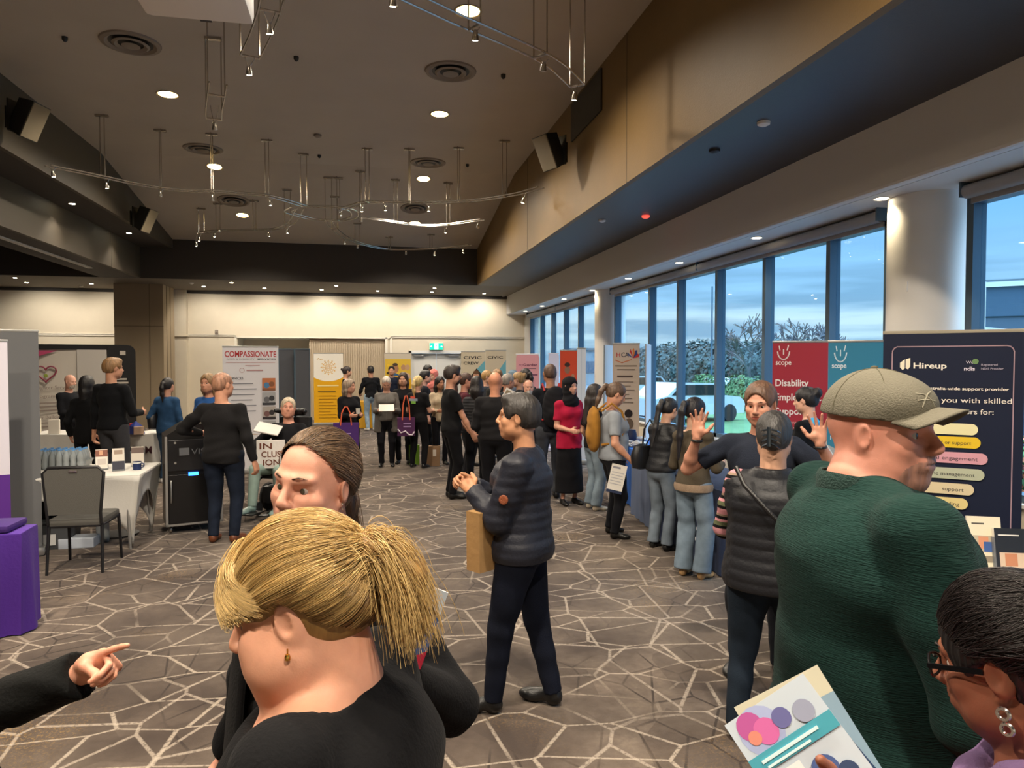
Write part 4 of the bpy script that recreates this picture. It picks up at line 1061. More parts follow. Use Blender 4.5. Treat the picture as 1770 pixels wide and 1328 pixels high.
def vest(A, H, g, o, m, q):
    T = Sdf(); P, U, Rm, N, shl = A['P'], A['U'], A['Rm'], A['N'], {s: A['arms'][s][0] for s in (-1, 1)}
    T.ell(U(0, 0, -.02), (.094 * H * g + o, .072 * H * g + o, .10 * H), k=.05, R=Rm); T.ell(U(0, .0, .10 * H), (.088 * H * g + o, .066 * H * g + o, .12 * H), k=.06, R=Rm)
    T.ell(U(0, .0, .205 * H), (.092 * H * g + o, .066 * H * g + o, .09 * H), k=.06, R=Rm)
    T.cone(U(0, 0, 0), U(0, 0, -.04 * H), .086 * H * g + o, .086 * H * g + o, k=.05, fl=((0, 1, 0), .76))
    T.cone(shl[-1] * .98 + Vector((0, 0, .02)), shl[1] * .98 + Vector((0, 0, .02)), .030 * H + o, k=.04)
    T.cone(N + Vector((0, -.01, -.05)), N + Vector((0, -.008, .012)), .045 * H + o, .036 * H + o, k=.03, cut=1)
    T.plane((0, 0, -1), (0, 0, P.z - .045 * H)); T.noise = q
    return T.mesh('vest', m, A['root'], .0075)
def qv(X, Y, Z):
    side = np.clip((np.abs(X) - .17) * 40, 0, 1)
    d = np.minimum(np.abs(np.sin((Z + X * 1.0) * 62)), np.abs(np.sin((Z - X * 1.0) * 62)))
    return -.006 * (1 - side) * np.sqrt(np.abs(np.sin(Z * math.pi / .055)) + .02) - .004 * side * d
vest(HA, 1.63, 1.38, .020, cloth('1b1c21', 'puffer'), qv)
# crossbody strap, phone in the back pocket
MB().tube([(-.155, -.135, 1.375), (-.11, -.185, 1.30), (0.02, -.205, 1.17), (.16, -.195, 1.03), (.235, -.14, .95), (.27, -.02, .92)], .011, 8).build('bag_strap', cloth('1a1a1c', 'leather'), HA['root'], smooth=True)
MB().box((.215, -.135, .845), (.11, .03, .05), bev=.008).build('belt_pouch', mat('pouch_rust', '8a4a40', .6), HA['root'])
b = MB(); hc = HA['hc']
for s in (-1, 1):
    for i in range(4): b.tube([hc + Vector((s * .006, -.165, .05 - i * .022)), hc + Vector((s * .030, -.170, .045 - i * .024)), hc + Vector((s * .042, -.140, .035 - i * .026))], [.006, .005, .003], 6)
b.tube([hc + Vector((-.006, -.165, .062)), hc + Vector((-.004, -.17, -.03))], .009, 6)
b.build('hair_claw', mat('claw_clip', '2a333d', .12, .5, coat=1), HA['root'], smooth=True)

# man with both hands raised, facing the camera
IA = person('man with gold chain raising both open hands beside his face', 1316, 4.25, 1.755, 172, w=1.14, skin='c48d76', hair='crop', hairc='5e4434', top='222733', sleeve='short', bottom='16181f', shoe='202020',
   lh=(-.34, .20, 1.43), rh=(.34, .17, 1.43), elb={"l": (-1.2, .0, -1.1), "r": (1.2, .0, -1.1)}, stance=.12, hem=.04, beard=None,
   hands={-1: dict(d=(.05, .1, 1), n=(0, 1, .1), t=(1, 0, 0), curls=[.12, .08, .12, .2], spread=.35, thumb=-.2), 1: dict(d=(-.1, .1, 1), n=(0, 1, .1), t=(-1, 0, 0), curls=[.12, .08, .12, .2], spread=.35, thumb=-.2)}, head=(-8, 10, 0), res=(.009, .0045))
b = MB(); n0 = IA['N']
b.tube([n0 + Vector((-.075, -.01, -.0)), n0 + Vector((-.07, .07, -.05)), n0 + Vector((-.04, .125, -.13)), n0 + Vector((0, .150, -.20)), n0 + Vector((.04, .125, -.13)), n0 + Vector((.07, .07, -.05)), n0 + Vector((.075, -.01, 0))], .005, 8)
b.box(n0 + Vector((0, .158, -.225)), (.022, .008, .045)).box(n0 + Vector((0, .158, -.218)), (.042, .008, .016))
b.build('gold_chain', mat('gold', 'd8a850', .25, 1), IA['root'], smooth=True)
for s in (-1, 1):
    wr, dv, nv = IA['wr'][s]; MB().lathe([(.033, -.008), (.036, 0), (.033, .008)], n=20, M=Matrix.Translation(wr - dv * .02) @ dv.to_track_quat('Z', 'Y').to_matrix().to_4x4(), cap=False).build('wristband', cloth('1a1a1c', 'leather'), IA['root'], smooth=True)

JA = person('woman in olive bomber jacket and wide blue jeans with a very long black ponytail', 1200, 6.15, 1.565, -28, w=1.02, sex='f', skin='d0a58c', hair='ponylong', hairc='17141a', top='4c4438', tk='', bottom='6d7d8c', bk='denim', shoe='b89468', wide=.75, lh=(-.14, .24, .98), rh=(.14, .26, .98), hem=.02, head=(-18, 8, 0), tfold=.008, topmat=cloth('4c4438'))
T = Sdf(); JA_P = JA['P']; H_ = 1.565
MB().lathe([(.17, -.035), (.178, 0), (.17, .03)], n=36, M=Matrix.Translation(JA_P + Vector((0, 0, -.02))) @ Matrix.Diagonal((1, .78, 1, 1)), cap=False).build('jacket_hem', cloth('8f7b68', 'knit'), JA['root'], smooth=True)
KA = person('woman in short black puffer jacket leaning to the table, black ponytail', 1143, 7.08, 1.52, -42, w=1.0, sex='f', skin='c99a80', hair='ponylong', hairc='1a1718', top='1b1c20', tk='puffer', quilt=(.004, 14), bottom='6d7884', bk='denim', shoe='161616', lean=9, lh=(-.12, .36, .95), rh=(.12, .38, .95), hem=.0, head=(0, 14, 0), wide=.3)
MB().lathe([(.05, -.14), (.14, -.12), (.16, -.0), (.11, .10), (.03, .12)], n=20, M=Matrix.Translation((-.20, -.06, .93)) @ Matrix.Diagonal((.5, .9, 1, 1))).tube([(-.2, -.05, 1.03), (-.16, -.07, 1.2), (-.13, -.02, 1.30), (-.15, .07, 1.2), (-.2, .0, 1.03)], .009, 6).build('shoulder_bag', cloth('17171a', 'leather'), KA['root'], smooth=True)
LA = person('woman in light grey t-shirt wearing a mustard backpack, looking down', 1060, 7.62, 1.65, -78, w=1.32, sex='f', skin='c58f74', hair='pony', hairc='5a4434', top='8b9097', sleeve='short', bottom='14151a', shoe='131313', stance=.13, step=.0, belly=.25, lh=(-.24, .12, .80), rh=(.27, .14, .85), elb={'r': (.3, -1, -.2)}, head=(0, 24, 0), hem=.03, hands={1: dict(curl=.9)})
mb_ = lambda: MB()
def backpack(A, m, c, d, z, label, trim=None, grp=None):
    loc = W(A, (0, 0, 0)); e = empty('backpack', loc, A['rz'], label, 'backpack', grp)
    S = Sdf(); S.ell((c[0], c[1] - d[1] * .5, z), (d[0] * .5, d[1] * .55, d[2] * .5), k=.03); S.cone((c[0], c[1] - d[1] * .5, z - d[2] * .28), (c[0], c[1] - d[1] * .5, z + d[2] * .25), d[0] * .48, d[0] * .42, k=.04, fl=((0, 1, 0), d[1] / d[0])); S.ell((c[0], c[1] - d[1] * .95, z - d[2] * .18), (d[0] * .34, d[1] * .25, d[2] * .2), k=.02)
    S.noise = fold_noise(.004, label, 1.2); S.mesh('pack_body', m, e, .014)
    for s in (-1, 1): MB().tube([(s * d[0] * .3, c[1], z + d[2] * .42), (s * .115, -.04, z + d[2] * .5 + .05), (s * .115, .07, z + d[2] * .42), (s * .14, .11, z + .02), (s * .17, .02, z - d[2] * .3), (s * .12, c[1], z - d[2] * .38)], .013, 7).build('shoulder_strap', trim or m, e, smooth=True)
    return e
backpack(LA, cloth('9a6c2c'), (0, -.150), (.29, .12, .44), 1.17, 'mustard brown backpack worn by the woman in the grey t-shirt')
MA = person('woman with long loose dark hair in black t-shirt and pale jeans behind the mustard backpack', 1026, 9.0, 1.59, -62, w=1.0, sex='f', skin='c89a80', hair='long', hairc='2a2220', top=BLK, sleeve='short', bottom='7f8f9c', bk='denim', shoe='cfc3ae', wide=.5, head=(0, 10, 0), lh=(-.2, .1, .8))
NA = person('woman in black hijab and crimson tunic looking toward the camera', 984, 9.35, 1.68, -150, w=1.08, sex='f', skin='c99680', hair='hijab', hairc='16161a', top='a81c3c', sleeve='short', bottom='101014', skirt=1, hem=.14, lh=(-.12, .24, 1.0), rh=(.12, .24, 1.0), head=(14, 0, 0), shoe='141414')
OA = person('tall man with shaved head in black t-shirt wearing a black and red backpack', 951, 9.75, 1.85, 12, w=1.12, skin='a8775c', hair='buzz', hairc='5a4438', top='16181e', sleeve='short', bottom='44474e', bk='denim', shoe='16161a', rh=(.3, .18, .95), lh=(-.25, .25, 1.0))
backpack(OA, cloth('1b1b1f'), (.03, -.11), (.34, .18, .50), 1.28, 'black backpack with a red front, worn by the tall man with shaved head', mat('strap_red', 'a82a2c', .7))
QA = person('bald heavyset man in black jacket seen from behind in the middle of the crowd', 856, 9.0, 1.75, -8, w=1.30, skin='c88a6c', hair='bald', top='1a191b', bottom='121216', hem=.03, tfold=.006, stance=.1, lh=(-.2, .18, .95), rh=(.2, .2, .98))
RA = person('bearded man with glasses in black t-shirt and slim black trousers facing right', 780, 9.75, 1.83, -76, w=1.10, skin='c08c72', hair='short', hairc='2e2420', top='151517', sleeve='short', bottom='0e0e11', shoe='121212', stance=.08, step=.0, rh=(.22, .24, .90), elb={'r': (.2, -1, -.1)}, lh=(-.1, .25, .95), beard='3a2c24', hem=.03, head=(0, 4, 0), feetyaw=.1)
b = MB(); 
for s in (-1, 1): b.tube([GA['HM'] @ Vector((0, 0, 0))] * 0 + [RA['HM'] @ Vector((s * .031 + .021 * math.cos(t), .094, .004 + .015 * math.sin(t))) for t in [i * math.pi / 6 for i in range(12)]], .0018, 5, closed=True); b.tube([RA['HM'] @ Vector((s * .05, .092, .006)), RA['HM'] @ Vector((s * .078, .0, .008))], .0018, 5)
b.build('glasses', m_black, RA['root'])
SA = person('woman in striped dark knit jumper with dark curly hair seen from behind', 824, 10.5, 1.66, 4, w=1.14, sex='f', skin='b98a70', hair='curly', hairc='211b1a', topmat=mat('knit_stripe_black', '222225', .95, wave=(22, [(0, '1b1b1e'), (.5, '3a3a3d')], 2)), bottom='15161a', shoe='d8d4cc')
TA = person('woman with blonde ponytail in black t-shirt with a small coloured logo on the back', 722, 12.55, 1.63, -30, w=1.16, sex='f', skin='d3a088', hair='pony', hairc='c9ae74', top='161618', sleeve='short', bottom='131316', shoe='17171a', sock='d8d8d8', rh=(.16, .28, 1.0), lh=(-.16, .26, 1.0), hem=.05, stance=.12)
b = MB().box((0, -.148, 1.22), (.16, .01, .045), 1).box((-.01, -.15, 1.26), (.09, .01, .04), 0).box((0, -.148, 1.175), (.085, .01, .045), 2); b.build('back_print', [mat('print_coral', 'e0604a', .7), mat('print_grey', '8f9cab', .7), mat('print_lime', '7cb54a', .7)], TA['root'])
UA = person('dark-haired woman in black top standing behind the blonde ponytail', 697, 13.1, 1.68, 170, w=1.0, sex='f', skin='c9987e', hair='long', hairc='3a2a22', top='17171b', bottom='15151a', shoe='161616')
VA = person('woman with wavy black hair and beige jacket smiling toward the camera', 760, 13.0, 1.61, -165, w=1.02, sex='f', skin='a8765a', hair='wavy', hairc='1c1616', top='b9a78e', bottom='131318', shoe='151515', lh=(-.1, .25, 1.0), rh=(.1, .27, 1.0), head=(15, 0, 0), tk='knit')
XA = person('woman with short white hair in long striped grey cardigan looking down at a paper', 668, 12.75, 1.62, 178, w=1.22, sex='f', skin='cf9c84', hair='buzz', hairc='c8beb2', topmat=mat('cardigan_stripe', '6a6662', .95, wave=(.0001, [(0, '6b6763')], 0), bump=.5, bscale=60, stretch=(12, 12, 1), var=.0), bottom='15151a', shoe='1a1a1c', lh=(-.13, .27, 1.03), rh=(.13, .27, 1.03), head=(0, 34, 0), hem=.02, hands={-1: dict(curl=.8), 1: dict(curl=.8)})
T = Sdf(); H_ = 1.62
for s in (-1, 1): T.cone((s * .12, -.0, 1.20), (s * .135, -.0, .60), .075, .095, k=.04, fl=((0, 1, 0), 1.35))
T.cone((0, -.07, 1.2), (0, -.08, .60), .13, .14, k=.05, fl=((0, 1, 0), .45)); T.noise = fold_noise(.004, 'card', 1); T.plane((0, 0, -1), (0, 0, .62)); T.plane((0, 0, 1), (0, 0, 1.3))
T.mesh('cardigan', mat('cardigan_grey', '5d5853', .95, bump=.4, bscale=50, stretch=(10, 10, 1), var=.25, vscale=18), XA['root'], .015)
YA = person('woman with grey-blonde bob in black cardigan and navy trousers holding a cup', 603, 11.9, 1.585, 205, w=1.12, sex='f', skin='c8937a', hair='bob', hairc='9a8672', top='16161a', bottom='20242c', bk='denim', shoe='141414', lh=(-.10, .26, 1.0), rh=(.10, .27, 1.0), head=(38, 0, 0), hem=.06)
Z1 = person('woman in black with dark bun standing at the yellow banner, facing right', 599, 18.2, 1.76, -80, sex='f', skin='c8987c', hair='bun', hairc='2a2020', top='17171a', bottom='15151a')
Z2 = person('man in black hoodie and pale jeans with his back turned at the yellow table', 641, 19.4, 1.77, 12, w=1.1, skin='b07f66', hair='crop', hairc='201a18', top='141519', bottom='8fa3b4', bk='denim', shoe='e4e0d8', sock='e4e0d8', tfold=.006, lh=(-.25, .28, 1.0))
Z3 = person('man in dark navy suit jacket behind the yellow table, facing forward', 677, 20.3, 1.76, 178, w=1.1, skin='c59276', hair='short', hairc='2c2420', top='1b2030', bottom='181a22')
PA = person('older bald man with white beard, face showing in the crowd', 914, 11.0, 1.60, -172, w=1.15, skin='d09a84', hair='bald', top='3a3a40', bottom='202024', beard='d8d2cc', lh=(-.1, .2, .9))
crowd = [('grey-haired man reading leaflets in the crowd beside the bald man in black', 877, 11.7, 1.68, -60, 'm', 'crop', '9a9088', '22242a', 'c08a72'), ('woman with light brown hair tied back in black t-shirt, turned left', 897, 12.2, 1.70, 80, 'f', 'updo', '9a7a50', '17171b', 'd0a086'),
 ('dark-haired woman at the pink banner, half hidden behind the tied-back hair', 909, 12.6, 1.76, 40, 'f', 'pony', '221c1c', '2c2a30', 'c8967c'), ('woman in grey-blue headscarf near the pink banner', 887, 13.2, 1.72, 30, 'f', 'hijab', '6f8394', '5a6270', 'c08f74'),
 ('woman with light brown updo between the crew banners and the bald man', 860, 12.4, 1.75, 20, 'f', 'updo', '8c6a48', '30302f', 'c08f74'), ('tall dark-skinned woman with black hair in front of the white doors', 739, 15.6, 1.81, -150, 'f', 'bob', '141214', '1c1b20', '5c4032'),
 ('person with short dark hair in profile before the white doors', 734, 14.0, 1.71, -80, 'm', 'short', '1e1a1c', '20222a', 'd0a090'), ('woman in salmon pink headscarf before the white doors', 750, 14.8, 1.72, 150, 'f', 'hijab', 'd98078', '8a6058', 'c89880'),
 ('woman in maroon top standing just beyond the bearded man', 804, 11.3, 1.70, -85, 'f', 'pony', '4a3228', '5a2c34', 'c98f78'), ('woman in green top half hidden behind the dark curly hair', 812, 12.8, 1.60, -60, 'f', 'bob', '3a2c24', '4d9a6c', 'b98a70'),
 ('man with light hair at the crowd centre, in front of the beige crew banner', 841, 13.7, 1.71, -100, 'm', 'crop', 'b08a58', '3a3c42', 'd0a088')]
for lb, px, zc, H, ang, sx, hr, hcx, tp, sk in crowd:
    person(lb, px, zc, H, ang, sex=sx, skin=sk, hair=hr, hairc=hcx, top=tp, bottom='191a1f', lh=(-.14, .22, .98), w=1.06)
B1 = person('stout man with shaved head in black jacket and navy jeans beside the black cabinet', 384, 7.36, 1.765, -24, w=1.26, skin='c08a6e', hair='buzz', hairc='9a7058', top='1c1b1c', bottom='1b2230', bk='denim', shoe='6a3c24', lh=(-.32, .22, 1.12), elb={'l': (-1, -.6, -.5)}, rh=(.33, .0, .84), hem=.09, tfold=.006, head=(-30, 2, 0), stance=.11)
B2 = person('woman in blue top with sunglasses on her head behind the shaved man', 361, 9.4, 1.72, 150, w=1.0, sex='f', skin='c08a70', hair='bob', hairc='8a6c4a', top='28508a', bottom='20242c')
B3 = person('woman in denim jacket and jeans with dark ponytail and black bag, back turned', 289, 11.0, 1.63, -34, w=1.1, sex='f', skin='c08f78', hair='pony', hairc='1c1819', top='2c4a6c', tk='denim', bottom='30465e', bk='denim', shoe='d8d4d0', sock='e4e4e4', hem=.08, lh=(-.2, .16, 1.0))
MB().lathe([(.04, -.15), (.15, -.13), (.17, -.0), (.12, .10), (.03, .12)], n=20, M=Matrix.Translation((-.22, .02, .98)) @ Matrix.Diagonal((.55, .95, 1, 1))).tube([(-.22, .1, 1.08), (-.16, .06, 1.30), (-.13, .0, 1.35), (-.16, -.06, 1.3), (-.22, -.06, 1.08)], .01, 6).build('shoulder_bag', cloth('17171a', 'leather'), B3['root'], smooth=True)
B4 = person('tall fair-haired man in black jacket and grey trousers at the left booth', 194, 9.6, 1.93, -38, w=1.12, skin='c08c70', hair='short', hairc='8a6844', top='141518', bottom='3c3c40', shoe='1a1a1a', rh=(.22, .30, 1.18), head=(-30, 2, 0), hem=.05)
B5 = person('woman with long black hair in black dress standing left of the tall fair man', 150, 9.9, 1.68, -16, w=1.05, sex='f', skin='c08c74', hair='long', hairc='121013', top='121214', bottom='101012', skirt=0, hem=.14, lh=(-.22, .03, .84), head=(-15, 0, 0))
B6 = person('older bald man with grey beard in black coat behind the left booth table', 120, 12.2, 1.66, -140, w=1.15, skin='d09c86', hair='bald', beard='b8aca0', top='17181c', bottom='15151a', lh=(-.1, .24, .98), rh=(.1, .25, .98), head=(0, 8, 0))
C1 = person('woman with black fringe and light blue collar in black behind the raised hands', 1397, 6.55, 1.64, 62, w=1.02, sex='f', skin='d6a690', hair='updo', hairc='16141a', top='101216', bottom='15151a', head=(10, 6, 0), lh=(-.1, .25, 1.0))
S = Sdf(); n0 = C1['N']; S.cone(n0 + Vector((0, -.01, -.04)), n0 + Vector((0, 0, .005)), .085, .062, k=.01, cut=1); S.mesh('collar', cloth('4aa8d8'), C1['root'], .01)
# man in the power wheelchair
WA = person('older man seated in a black power wheelchair, black top and sage green trousers', 492, 8.9, 1.76, 150, w=1.2, skin='cf927a', hair='crop', hairc='b9a890', top='17171a', bottom='8fa39a', shoe='7f9690', seat=.50, lh=(-.27, .28, .80), rh=(.30, .30, .78), lean=-8, head=(30, -4, 0), belly=.3, hem=.0, elb={'l': (-1, -.6, -.4), 'r': (1, -.6, -.4)})
# ------------------------------------------------------------ hair made of single strands
def strand_mat(name, lo, hi, rough=.35):
    if name in MATS: return MATS[name]
    m = bpy.data.materials.new(name); m.use_nodes = True; nt = m.node_tree; b = nt.nodes['Principled BSDF']
    a = node(nt, 'ShaderNodeAttribute', attribute_name='tone'); r = ramp(nt, [(0, lin(lo)), (1, lin(hi))]); nt.links.new(a.outputs['Fac'], r.inputs[0]); nt.links.new(r.outputs[0], b.inputs['Base Color'])
    b.inputs['Roughness'].default_value = rough; b.inputs['Specular IOR Level'].default_value = .5
    MATS[name] = m; return m
def strands(paths, tones, rad, M, m, parent, name='hair', taper=.5):
    """paths: (n, k, 3) array in the head frame"""
    Pn = np.array(paths, dtype=np.float64); n, k, _ = Pn.shape; M4 = np.array(M)
    Pn = Pn @ M4[:3, :3].T + M4[:3, 3]; sc = msc(M)
    T = np.gradient(Pn, axis=1); T /= np.linalg.norm(T, axis=2, keepdims=True) + 1e-9
    ref = np.array([.37, .22, .9]); U_ = np.cross(T, ref); U_ /= np.linalg.norm(U_, axis=2, keepdims=True) + 1e-9; V_ = np.cross(T, U_)
    rr = rad * sc * np.linspace(1, taper, k)[None, :, None]; vs = []
    for j in range(3):
        a = 2 * math.pi * j / 3; vs.append(Pn + (U_ * math.cos(a) + V_ * math.sin(a)) * rr)
    Vv = np.stack(vs, 2).reshape(-1, 3)
    base = (np.arange(n) * k * 3)[:, None, None]; seg = (np.arange(k - 1) * 3)[None, :, None]; j = np.arange(3)[None, None, :]; j2 = (j + 1) % 3
    Q = np.stack([base + seg + j, base + seg + j2, base + seg + 3 + j2, base + seg + 3 + j], -1).reshape(-1, 4)
    o = np_mesh(name, Vv, Q, m, parent)
    at_ = o.data.attributes.new('tone', 'FLOAT', 'POINT'); at_.data.foreach_set('value', np.repeat(np.array(tones, dtype=np.float32), k * 3)); o['kind'] = 'stuff'
    return o
EC = np.array([0, -.012, .030]); ER = np.array([.079, .101, .093])
def surf(d, off=0.0):
    d = d / np.linalg.norm(d); r = 1 / np.linalg.norm(d / ER); return EC + d * (r + off)
def slerp(a, b, t):
    a = a / np.linalg.norm(a); b = b / np.linalg.norm(b); o = math.acos(max(-1, min(1, float(a @ b)))) + 1e-6
    return (math.sin((1 - t) * o) * a + math.sin(t * o) * b) / math.sin(o)
def over(p0, p1, k, lift=.012, base=.004, via=None):
    d0, d1 = np.array(p0) - EC, np.array(p1) - EC; out = []
    for i in range(k):
        t = i / (k - 1)
        if via is None: d = slerp(d0, d1, t)
        else:
            dv = np.array(via) - EC; d = slerp(slerp(d0, dv, t), slerp(dv, d1, t), t)
        out.append(surf(d, base + lift * math.sin(math.pi * min(1, t * 1.1))))
    return out
def jitter(rs, p, s): return [p[0] + rs.gauss(0, s), p[1] + rs.gauss(0, s), p[2] + rs.gauss(0, s)]
def hairline(rs, side, up=0):
    # front hair line from the middle of the forehead round the temple, over the ear to the nape
    a = rs.random()
    pts = [(0, .080 - up, .088 + up * .9), (.035, .078 - up, .080 + up * .9), (.060, .055 - up * .7, .062 + up * .8), (.074, .030 - up * .4, .034 + up * .6), (.078, .002, .037), (.080, -.033, .010), (.062, -.062, -.045), (.030, -.085, -.062), (0, -.09, -.066)]
    f = a * (len(pts) - 1); i = int(f); t = f - i; p = [pts[i][c] * (1 - t) + pts[min(i + 1, 8)][c] * t for c in range(3)]
    p[0] *= side; return p, a

# blonde woman, nearest, seen from behind her left shoulder
AA = person('blonde woman with tied-up hair and black t-shirt, face turned away, nearest the camera', 612, 1.08, 1.70, 66, w=1.42, sex='f', jowl=1, skin='dba084', hair='updo', hairc='8a6a3c', top='0f0f11', bottom='15151a', near=True, res=(.008, .0030), sleeve='short', neckline=.085, hd=-.078,
   lean=6, head=(12, 14, 4), fat=.95, hem=.05, tfold=.003, lh=(-.2, .15, .9), rh=(.2, .2, .9))
HMA = AA['HM']
bpy.data.objects.remove(AA['hair'])
S = Sdf(); S.T = HMA
S.ell((0, -.012, .032), (.083, .106, .097), k=.01); S.ell((0, -.04, -.01), (.072, .068, .07), k=.02); S.ell((0, .105, -.030), (.068, .068, .100), k=.010, m='-')
for s in (-1, 1): S.ell((s * .090, .010, -.022), (.028, .034, .042), k=.008, m='-')
S.ell((0, -.05, -.115), (.1, .085, .06), k=.02, m='-'); S.ell((0, -.12, .05), (.034, .030, .036), k=.015)
S.chain([(0, -.135, .05), (0, -.165, .0), (0, -.165, -.05)], [.026, .030, .016], k=.02)
hairA = S.mesh('hair', mat('blonde_under', '8a6838', .5, var=.3, vscale=90, stretch=(1, 1, .15)), AA['root'], .004)
rs = random.Random(3); paths = []; tones = []; K = 14
Kn = (0, -.118, .052)
for i in range(8200):
    sd = -1 if rs.random() < .68 else 1
    p, a = hairline(rs, sd)
    p = jitter(rs, p, .0022)
    if rs.random() < .45:   # from the crown, further up
        q = np.array(p); u = rs.random() ** .7; d = slerp(q - EC, np.array([0, -.02, .10]), u * .9); p = list(surf(d, .002))
    dd = np.array(p) - EC; dd = dd / np.linalg.norm(dd); k = [Kn[0] + .020 * dd[0] + rs.gauss(0, .003), Kn[1] + .012 * abs(dd[0]) + rs.gauss(0, .003), Kn[2] + .022 * dd[2] + rs.gauss(0, .003)]; cl = math.floor(a * 60) * 1.7
    via = None
    L = over(p, k, K, lift=.015 + rs.random() * .004 + .002 * math.sin(cl * .4), base=.005 + rs.random() * .003)
    L[-1] = np.array(k)
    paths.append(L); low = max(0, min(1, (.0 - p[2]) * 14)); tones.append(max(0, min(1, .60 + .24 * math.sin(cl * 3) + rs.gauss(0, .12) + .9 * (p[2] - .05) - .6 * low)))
for i in range(2300):        # swept fringe on the forehead
    t0 = rs.random(); st = (rs.uniform(-.02, .035), .02 + rs.gauss(0, .015), .128)
    sdir = -1 if rs.random() < .8 else 1
    mid = (sdir * (-.005 + .05 * t0), .122 - .02 * t0, .075 - .005 * t0); en = (sdir * (.060 + .026 * t0), .095 - .085 * t0, .022 - .004 * rs.random() * 4 + .022 * t0)
    en = [en[0], en[1] + rs.uniform(-.022, .004), en[2] + rs.uniform(-.002, .012)]; b0, b1, b2 = np.array(st), np.array(jitter(rs, mid, .0015)), np.array(en); L = []
    for j in range(K):
        t = j / (K - 1); q = (1 - t) ** 2 * b0 + 2 * t * (1 - t) * b1 * 1.14 + t * t * b2
        d = q - EC; rmin = 1 / np.linalg.norm((d / np.linalg.norm(d)) / ER) + .006 + .008 * (i % 7) / 7
        if np.linalg.norm(d) < rmin: q = EC + d / np.linalg.norm(d) * rmin
        L.append(q)
    paths.append(L); tones.append(max(0, min(1, .75 + rs.gauss(0, .16))))
for i in range(2600):        # loose tail falling from the clip
    b0 = np.array(jitter(rs, Kn, .013)); sx = rs.gauss(0, .017); ln = rs.uniform(.08, .15); out = rs.uniform(.0, .032)
    b1 = b0 + np.array([sx * .7, -.024 - out * .5, .028 + rs.gauss(0, .008)]); b2 = b0 + np.array([sx * 1.2, -.030 - out, -ln * .55]); b3 = b0 + np.array([sx * 1.5, -.022 - out * (1.3 if rs.random() < .5 else .6), -ln])
    L = []
    for j in range(K):
        t = j / (K - 1); L.append((1 - t) ** 3 * b0 + 3 * t * (1 - t) ** 2 * b1 + 3 * t * t * (1 - t) * b2 + t ** 3 * b3 + np.array([math.sin(t * 9 + i) * .0015, math.sin(t * 8 + i * .7) * .002, 0]))
    paths.append(L); tones.append(max(0, min(1, .60 + rs.gauss(0, .22))))
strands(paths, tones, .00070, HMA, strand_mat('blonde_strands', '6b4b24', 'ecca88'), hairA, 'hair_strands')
# gold earring, rose tag edge at the neckline, jewellery
p = HMA @ Vector((-.090, .004, -.044))
MB().lathe([(.0, -.006), (.004, -.004), (.0045, 0), (.003, .004), (0, .005)], n=10, M=Matrix.Translation(p)).cyl(p, p + Vector((0, 0, .012)), .0012, n=6).build('gold_earring', mat('gold', 'd8a850', .25, 1), AA['root'], smooth=True)

# brown-haired woman facing the camera, behind the blonde
BA = person('woman with slicked-back brown hair and black coat looking down past the blonde woman', 554, 1.68, 1.715, 130, w=1.36, sex='f', skin='dca088', hair='updo', hairc='4a382a', top='101012', bottom='15151a', near=True, res=(.009, .0030), head=(12, 0, -6), fat=.15,
   hem=.32, skirt=1.6, tfold=.006, eyec='4c4a3c', lhw=(690, 1165, 1.40), elb={'l': (-.5, -.5, -1)}, rh=(.38, .04, .74), hands={-1: dict(cd=(-.8, .2, .3), cn=(0, -.3, 1), ct=(0, 1, 0), curl=.8)}, bust=1.05)
HMB = BA['HM']; bpy.data.objects.remove(BA['hair'])
S = Sdf(); S.T = HMB
S.ell((0, -.012, .031), (.0785, .100, .0925), k=.01); S.ell((0, -.04, -.01), (.068, .065, .07), k=.02); S.ell((0, .100, -.022), (.078, .074, .116), k=.010, m='-')
for s in (-1, 1): S.ell((s * .090, .012, -.022), (.028, .036, .046), k=.008, m='-')
[S.ell((s * .078, .048, .0), (.040, .045, .062), k=.012, m='-') for s in (-1, 1)]; S.plane((0, 1, -.5), (0, .030, .095)); S.ell((0, -.05, -.12), (.1, .09, .06), k=.02, m='-'); S.chain([(0, -.10, -.02), (0, -.13, -.07), (0, -.10, -.16), (.0, -.08, -.24)], [.024, .028, .024, .012], k=.02)
hairB = S.mesh('hair', hair_mat('5e4938'), BA['root'], .004)
rs = random.Random(5); paths = []; tones = []; K = 12
for i in range(5200):
    sd = 1 if rs.random() < .5 else -1
    p, a = hairline(rs, sd, .022); p = jitter(rs, p, .003)
    if rs.random() < .5: d = slerp(np.array(p) - EC, np.array([0, -.02, .10]), rs.random() * .85); p = list(surf(d, .002))
    k = jitter(rs, (0, -.108, -.02), .012); L = over(p, k, K, lift=.004 + rs.random() * .004, base=.0025 + rs.random() * .003); L[-1] = np.array(k); paths.append(L)
    tones.append(max(0, min(1, .45 + .2 * math.sin(math.floor(a * 80) * 2.1) + rs.gauss(0, .18))))
for i in range(900):
    b0 = np.array(jitter(rs, (0, -.11, -.02), .01)); sx = rs.gauss(0, .014); L = []
    for j in range(K): t = j / (K - 1); L.append(b0 + np.array([sx * t * 1.4, -.035 * math.sin(t * 2.6) + rs.gauss(0, .0004), -.24 * t]))
    paths.append(L); tones.append(max(0, min(1, .4 + rs.gauss(0, .18))))
strands(paths, tones, .0008, HMB, strand_mat('brown_strands', '2a1e17', '94775a'), hairB, 'hair_strands')
for i, (dx, dz) in enumerate(((0, 0), (.004, .012))):
    p = HMB @ Vector((-.084 - .001, .004 + dx, -.040 + dz)); MB().lathe([(.0, -.0035), (.0035, 0), (0, .0035)], n=10, M=Matrix.Translation(p)).build('stud_earring', m_chrome, BA['root'], smooth=True)
